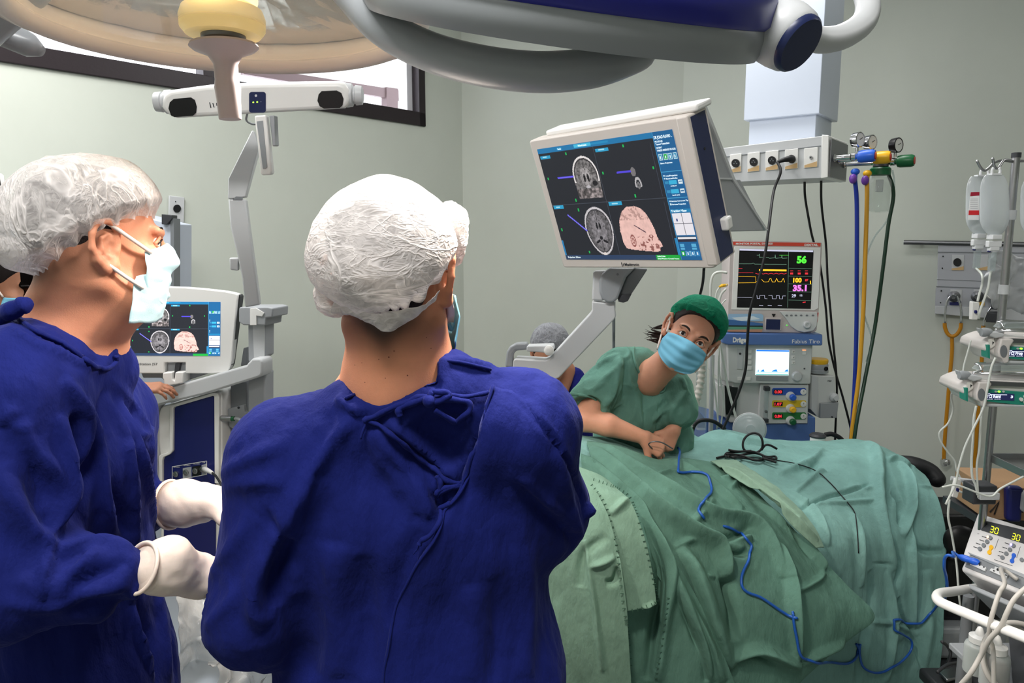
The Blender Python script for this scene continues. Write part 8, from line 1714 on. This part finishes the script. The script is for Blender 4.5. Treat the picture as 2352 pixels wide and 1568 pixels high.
for q in (-1, 1):
    strapline('mask_strap', [HW.w(q*.076, .045, -.02), HW.w(q*.081, .02, .004), HW.w(q*.084, .002, .024), HW.w(q*.08, -.012, .03)], mk, .003); strapline('mask_strap', [HW.w(q*.072, .048, -.085), HW.w(q*.080, .02, -.055), HW.w(q*.084, -.008, -.036), HW.w(q*.084, -.014, -.02)], mk, .003)
    ey = mb(M['white']).sphere(HW.w(q*.032, .0800, .006), .0118, 20).build('eye', wo)
    d_ = (CAM-HW.w(q*.032, .08, .006)).normalized(); c_ = HW.w(q*.032, .08, .006)
    mb(M['hairb']).lathe(c_+d_*.0112, d_, [(.0056, 0), (.0052, .0012), (.001, .0016)], 20).build('iris', ey); mb(M['black']).lathe(c_+d_*.0128, d_, [(.0025, 0), (.001, .0004)], 14).build('pupil', ey)
    X0 = lambda x, y, z: HW.w(q*x, y, z)
    m = mb(M['hairb']); m.tube(spline([X0(.017, .088, .004), X0(.026, .0925, .0125), X0(.036, .0915, .0125), X0(.047, .081, .004)], 5), .0013, 6); m.build('eyelash', wo, smooth=180)
    m = mb(M['skin3']); m.tube(spline([X0(.017, .087, .003), X0(.026, .0915, .0155), X0(.037, .0905, .0155), X0(.048, .079, .004)], 5), .0030, 8); m.tube(spline([X0(.017, .087, .003), X0(.026, .0905, -.0035), X0(.037, .0895, -.0035), X0(.048, .079, .003)], 5), .0026, 8); m.build('eyelid', wo, smooth=180)
    m = mb(M['hairb']); L = spline([X0(.014, .101, .022), X0(.026, .100, .030), X0(.040, .094, .031), X0(.054, .080, .023)], 5); m.tube(L, [.0012+.0020*math.sin(PI*(.15+.8*k/(len(L)-1))) for k in range(len(L))], 8); m.build('eyebrow', wo, smooth=180)
# scrub top
lo, hi = bbox([P(1280, 760, 2.3), P(1610, 760, 2.75), P(1280, 1080, 2.3), P(1620, 1080, 3.0), P(1450, 1300, 3.0)], .03); S = Sdf(lo, hi, .006)
S.ecap(P(1488, 905, 2.60), P(1480, 1010, 2.66), (.135, .085), (.165, .10), (1, 0, 0), .05); S.ecap(P(1480, 1010, 2.66), P(1455, 1260, 2.95), (.165, .10), (.19, .12), (1, 0, 0), .05)
S.cap(P(1462, 838, 2.56), P(1425, 850, 2.54), .062, .070, .05); S.cap(P(1425, 850, 2.54), P(1352, 925, 2.46), .070, .075, .04); S.cap(P(1535, 885, 2.56), P(1556, 940, 2.545), .062, .072, .04); S.cap(P(1470, 840, 2.58), P(1545, 880, 2.58), .055, .05, .04)
S.ell(P(1440, 950, 2.56), (.11, .09, .12), None, .05)
S.cap(P(1345, 950, 2.40), P(1330, 980, 2.38), .062, .068, .008, True); S.cap(P(1588, 1000, 2.5), P(1590, 1040, 2.5), .046, .05, .008, True)
S.cap(P(1502, 810, 2.46), P(1500, 850, 2.47), .060, .050, .012, True); S.cap(P(1510, 860, 2.45), P(1524, 896, 2.45), .040, .014, .012, True)
V, F = S.mesh(); N_ = normals(V, F); V = V+N_*(fnoise(V, (8, 8, 5), 22.3, 2)*.008+np.clip(.12-np.abs(fnoise(V, (11, 11, 6), 28.1, 2)), 0, 1)*.03)[:, None]
TB = lambda x, y: (1130+x/2.851, 530+y/2.851)
def QB(*q): return [TB(*p) for p in q]
wf = [(QB((840, 820), (820, 950), (780, 1080), (720, 1160)), .012, .014), (QB((870, 830), (880, 950), (860, 1100)), .012, -.012), (QB((900, 840), (820, 900), (720, 980), (640, 1060)), .012, .008), (QB((840, 810), (740, 850), (600, 960), (500, 1050)), .012, .007), (QB((930, 1000), (960, 1150), (990, 1300)), .014, .010), (QB((1000, 1050), (990, 1180), (980, 1320)), .012, -.010), (QB((1200, 1150), (1120, 1180), (1050, 1250)), .010, .010), (QB((1180, 1060), (1100, 1180), (1080, 1300)), .012, -.009), (QB((870, 900), (930, 1100), (920, 1250)), .012, .008), (QB((700, 1150), (800, 1250), (900, 1300)), .014, .008), (QB((1240, 950), (1260, 1050), (1180, 1180), (1170, 1260)), .012, .010), (QB((860, 740), (900, 800), (860, 850)), .006, .006)]
V = foldall(V, F, wf); sct = bvh(V, F); scb = link('scrub_top', V, F, M['scrub'], wo, 180)
def wl(pts, lift): return hits(sct, QB(*pts), lift, 6)
m = mb(M['scrub']); L = wl(((955, 712), (925, 780), (930, 850), (960, 930), (1010, 1000), (1070, 1045), (1120, 1050), (1135, 1000), (1150, 930)), .003)
if len(L) > 2: m.tube(L, .0045, 8)
m.build('neck_hem', scb, smooth=180); m = mb(M['scrub'])
L = wl(((462, 1078), (540, 1070), (650, 1082), (690, 1120), (690, 1190), (660, 1200)), .003)
if len(L) > 2: m.tube(L, .0045, 8)
m.build('sleeve_hem', scb, smooth=180)
m = mb(M['dsteel']); m.tube(spline([P(1498, 1030, 2.38), P(1490, 1020, 2.36), P(1500, 1014, 2.35), P(1520, 1016, 2.35), P(1545, 1030, 2.36)], 6), .0022, 8); props(m.build('suture_wire', smooth=180), 'thin grey loop held between the fingers of the person in green', 'wire')

# ------------------------------------------------------------------ person bending behind the display arm
HB = Head(P(1263, 815, 3.35), (-.15, -.85, -.50), (0, -.35, 1), 1.0)
lo, hi = bbox([P(1200, 750, 3.2), P(1380, 750, 3.7), P(1200, 950, 3.2), P(1380, 980, 3.8)], .04); S = Sdf(lo, hi, .008); HB.add(S); S.cap(HB.w(0, -.03, -.05), P(1285, 880, 3.55), .055, .06, .04); S.cap(P(1300, 850, 3.5), P(1275, 930, 3.42), .045, .04, .03)
S2 = Sdf(*bbox([P(1180, 850, 3.3), P(1360, 850, 3.9), P(1250, 1350, 3.7)], .05), .018); S2.ecap(P(1275, 900, 3.62), P(1270, 1200, 3.7), (.17, .09), (.15, .1), (1, 0, 0), .04)
hdd = Sdf(*bbox([P(1290, 900, 3.4), P(1240, 960, 3.3)], .16), .006); hdd.cap(P(1275, 930, 3.42), P(1240, 950, 3.30), .040, .026); hand(hdd, P(1240, 950, 3.3), (-.5, -.6, -.2), (0, -.2, 1), 1, .95, .5)
leg = lows(Vector((P(1270, 1200, 3.7).x, 3.7, .85)), ((P(1230, 1200, 3.7).x, 3.7, Vector((0, -1, 0))), (P(1310, 1200, 3.7).x, 3.7, Vector((0, -1, 0)))), .016)
V, F = merge(S.mesh(), S2.mesh(), hdd.mesh(), leg); pb = link('person', V, F, M['skin4'], None, 180); props(pb, 'person in grey cap and dark blue clothes bending behind the display arm', 'person')
V, F = HB.hair(.006, 1.03); link('hair', V, F, M['hair'], pb, 180)
V, F = HB.cap(.094, .112, .098, (0, -.02, .048), .30, math.radians(105), math.radians(88), 2.2, .004, ruff=.003, nth=90, nph=50); link('hair_cap', V, F, M['capgr'], pb, 180)
for q in (-1, 1): m = mb(M['hair']); m.tube(spline([HB.w(q*.014, .103, .022), HB.w(q*.035, .100, .030), HB.w(q*.054, .082, .024)], 4), .003, 6); m.build('eyebrow', pb)
S = Sdf(*bbox([P(1180, 830, 3.3), P(1400, 830, 3.9), P(1250, 1350, 3.8)], .06), .012); S.ecap(P(1290, 890, 3.64), P(1275, 1250, 3.7), (.16, .10), (.19, .12), (1, 0, 0), .05); S.cap(P(1318, 868, 3.56), P(1326, 905, 3.52), .055, .06, .04); S.cap(P(1220, 880, 3.58), P(1205, 930, 3.5), .06, .06, .04); V, F = S.mesh(); link('scrub_top', V, F, M['gown2'], pb, 180)

# ------------------------------------------------------------------ person at the far left, behind the left surgeon
HF = Head(P(22, 655, 2.42), (.93, -.12, -.28), (.22, 0, 1), 1.0)
WH = P(318, 892, 2.74)
lo, hi = bbox([P(-100, 560, 2.25), P(120, 560, 2.6), P(-100, 760, 2.25), P(100, 760, 2.6)], .03); S = Sdf(lo, hi, .005); HF.add(S); S.cap(HF.w(0, -.03, -.04), P(0, 770, 2.45), .056, .062, .04)
lo, hi = bbox([P(270, 860, 2.6), P(400, 930, 2.85)], .06); S3 = Sdf(lo, hi, .004); S3.cap(P(280, 905, 2.72), WH, .032, .026, .02); hand(S3, WH, (.95, .2, .02), (.05, -.35, 1), 1, .9, .35, .007)
S2 = Sdf(*bbox([P(-120, 760, 2.3), P(300, 930, 2.75), P(-20, 1350, 2.6)], .08), .015); S2.ecap(P(-15, 800, 2.50), P(-20, 1250, 2.55), (.12, .17), (.13, .16), (1, 0, 0), .04); S2.chain([P(20, 830, 2.62), P(140, 960, 2.72), P(285, 905, 2.72)], [.05, .040, .03], .03)
bx = P(-20, 1250, 2.55).x; leg = lows(Vector((bx, 2.55, .85)), ((bx, 2.45, Vector((1, 0, 0))), (bx, 2.65, Vector((1, 0, 0)))), .016)
V, F = merge(S.mesh(), S3.mesh(), S2.mesh(), leg); pf = link('person', V, F, M['skin4'], None, 180); props(pf, 'person at the far left edge in white cap and blue mask, hand on cart', 'person')
V, F = HF.hair(.005, 1.03); link('hair', V, F, M['hair'], pf, 180)
V, F = HF.cap(.100, .122, .100, (0, -.024, .050), .40, math.radians(112), math.radians(92), 4.2, .005, lift=20, ruff=.004, nth=110, nph=60); link('hair_cap', V, F, M['capw2'], pf, 180)
V, F = HF.mask(); mk = solid(link('face_mask', V, F, M['maskb'], pf, 180), .0015); strapline('mask_strap', [HF.w(.078, .05, -.02), HF.w(.084, .02, .008), HF.w(.086, 0, .026)], mk, .003); strapline('mask_strap', [HF.w(.074, .048, -.085), HF.w(.082, .015, -.055), HF.w(.084, -.01, -.03)], mk, .006)
m = mb(M['hair']); m.tube(spline([HF.w(.014, .103, .022), HF.w(.035, .100, .030), HF.w(.054, .082, .024)], 4), .003, 6); m.build('eyebrow', pf)
S = Sdf(*bbox([P(-140, 730, 2.3), P(200, 1000, 2.8), P(-20, 1350, 2.6)], .10), .012); S.ecap(P(-15, 800, 2.52), P(-20, 1300, 2.55), (.14, .19), (.17, .2), (1, 0, 0), .05); S.cap(P(-20, 745, 2.48), P(10, 790, 2.55), .07, .08, .04); S.cap(P(20, 830, 2.64), P(90, 905, 2.70), .07, .065, .04); S.cap(HF.w(0, -.02, -.04), P(5, 730, 2.43), .066, .066, .01, True); V, F = S.mesh(); link('scrub_top', V, F, M['scrub'], pf, 180)
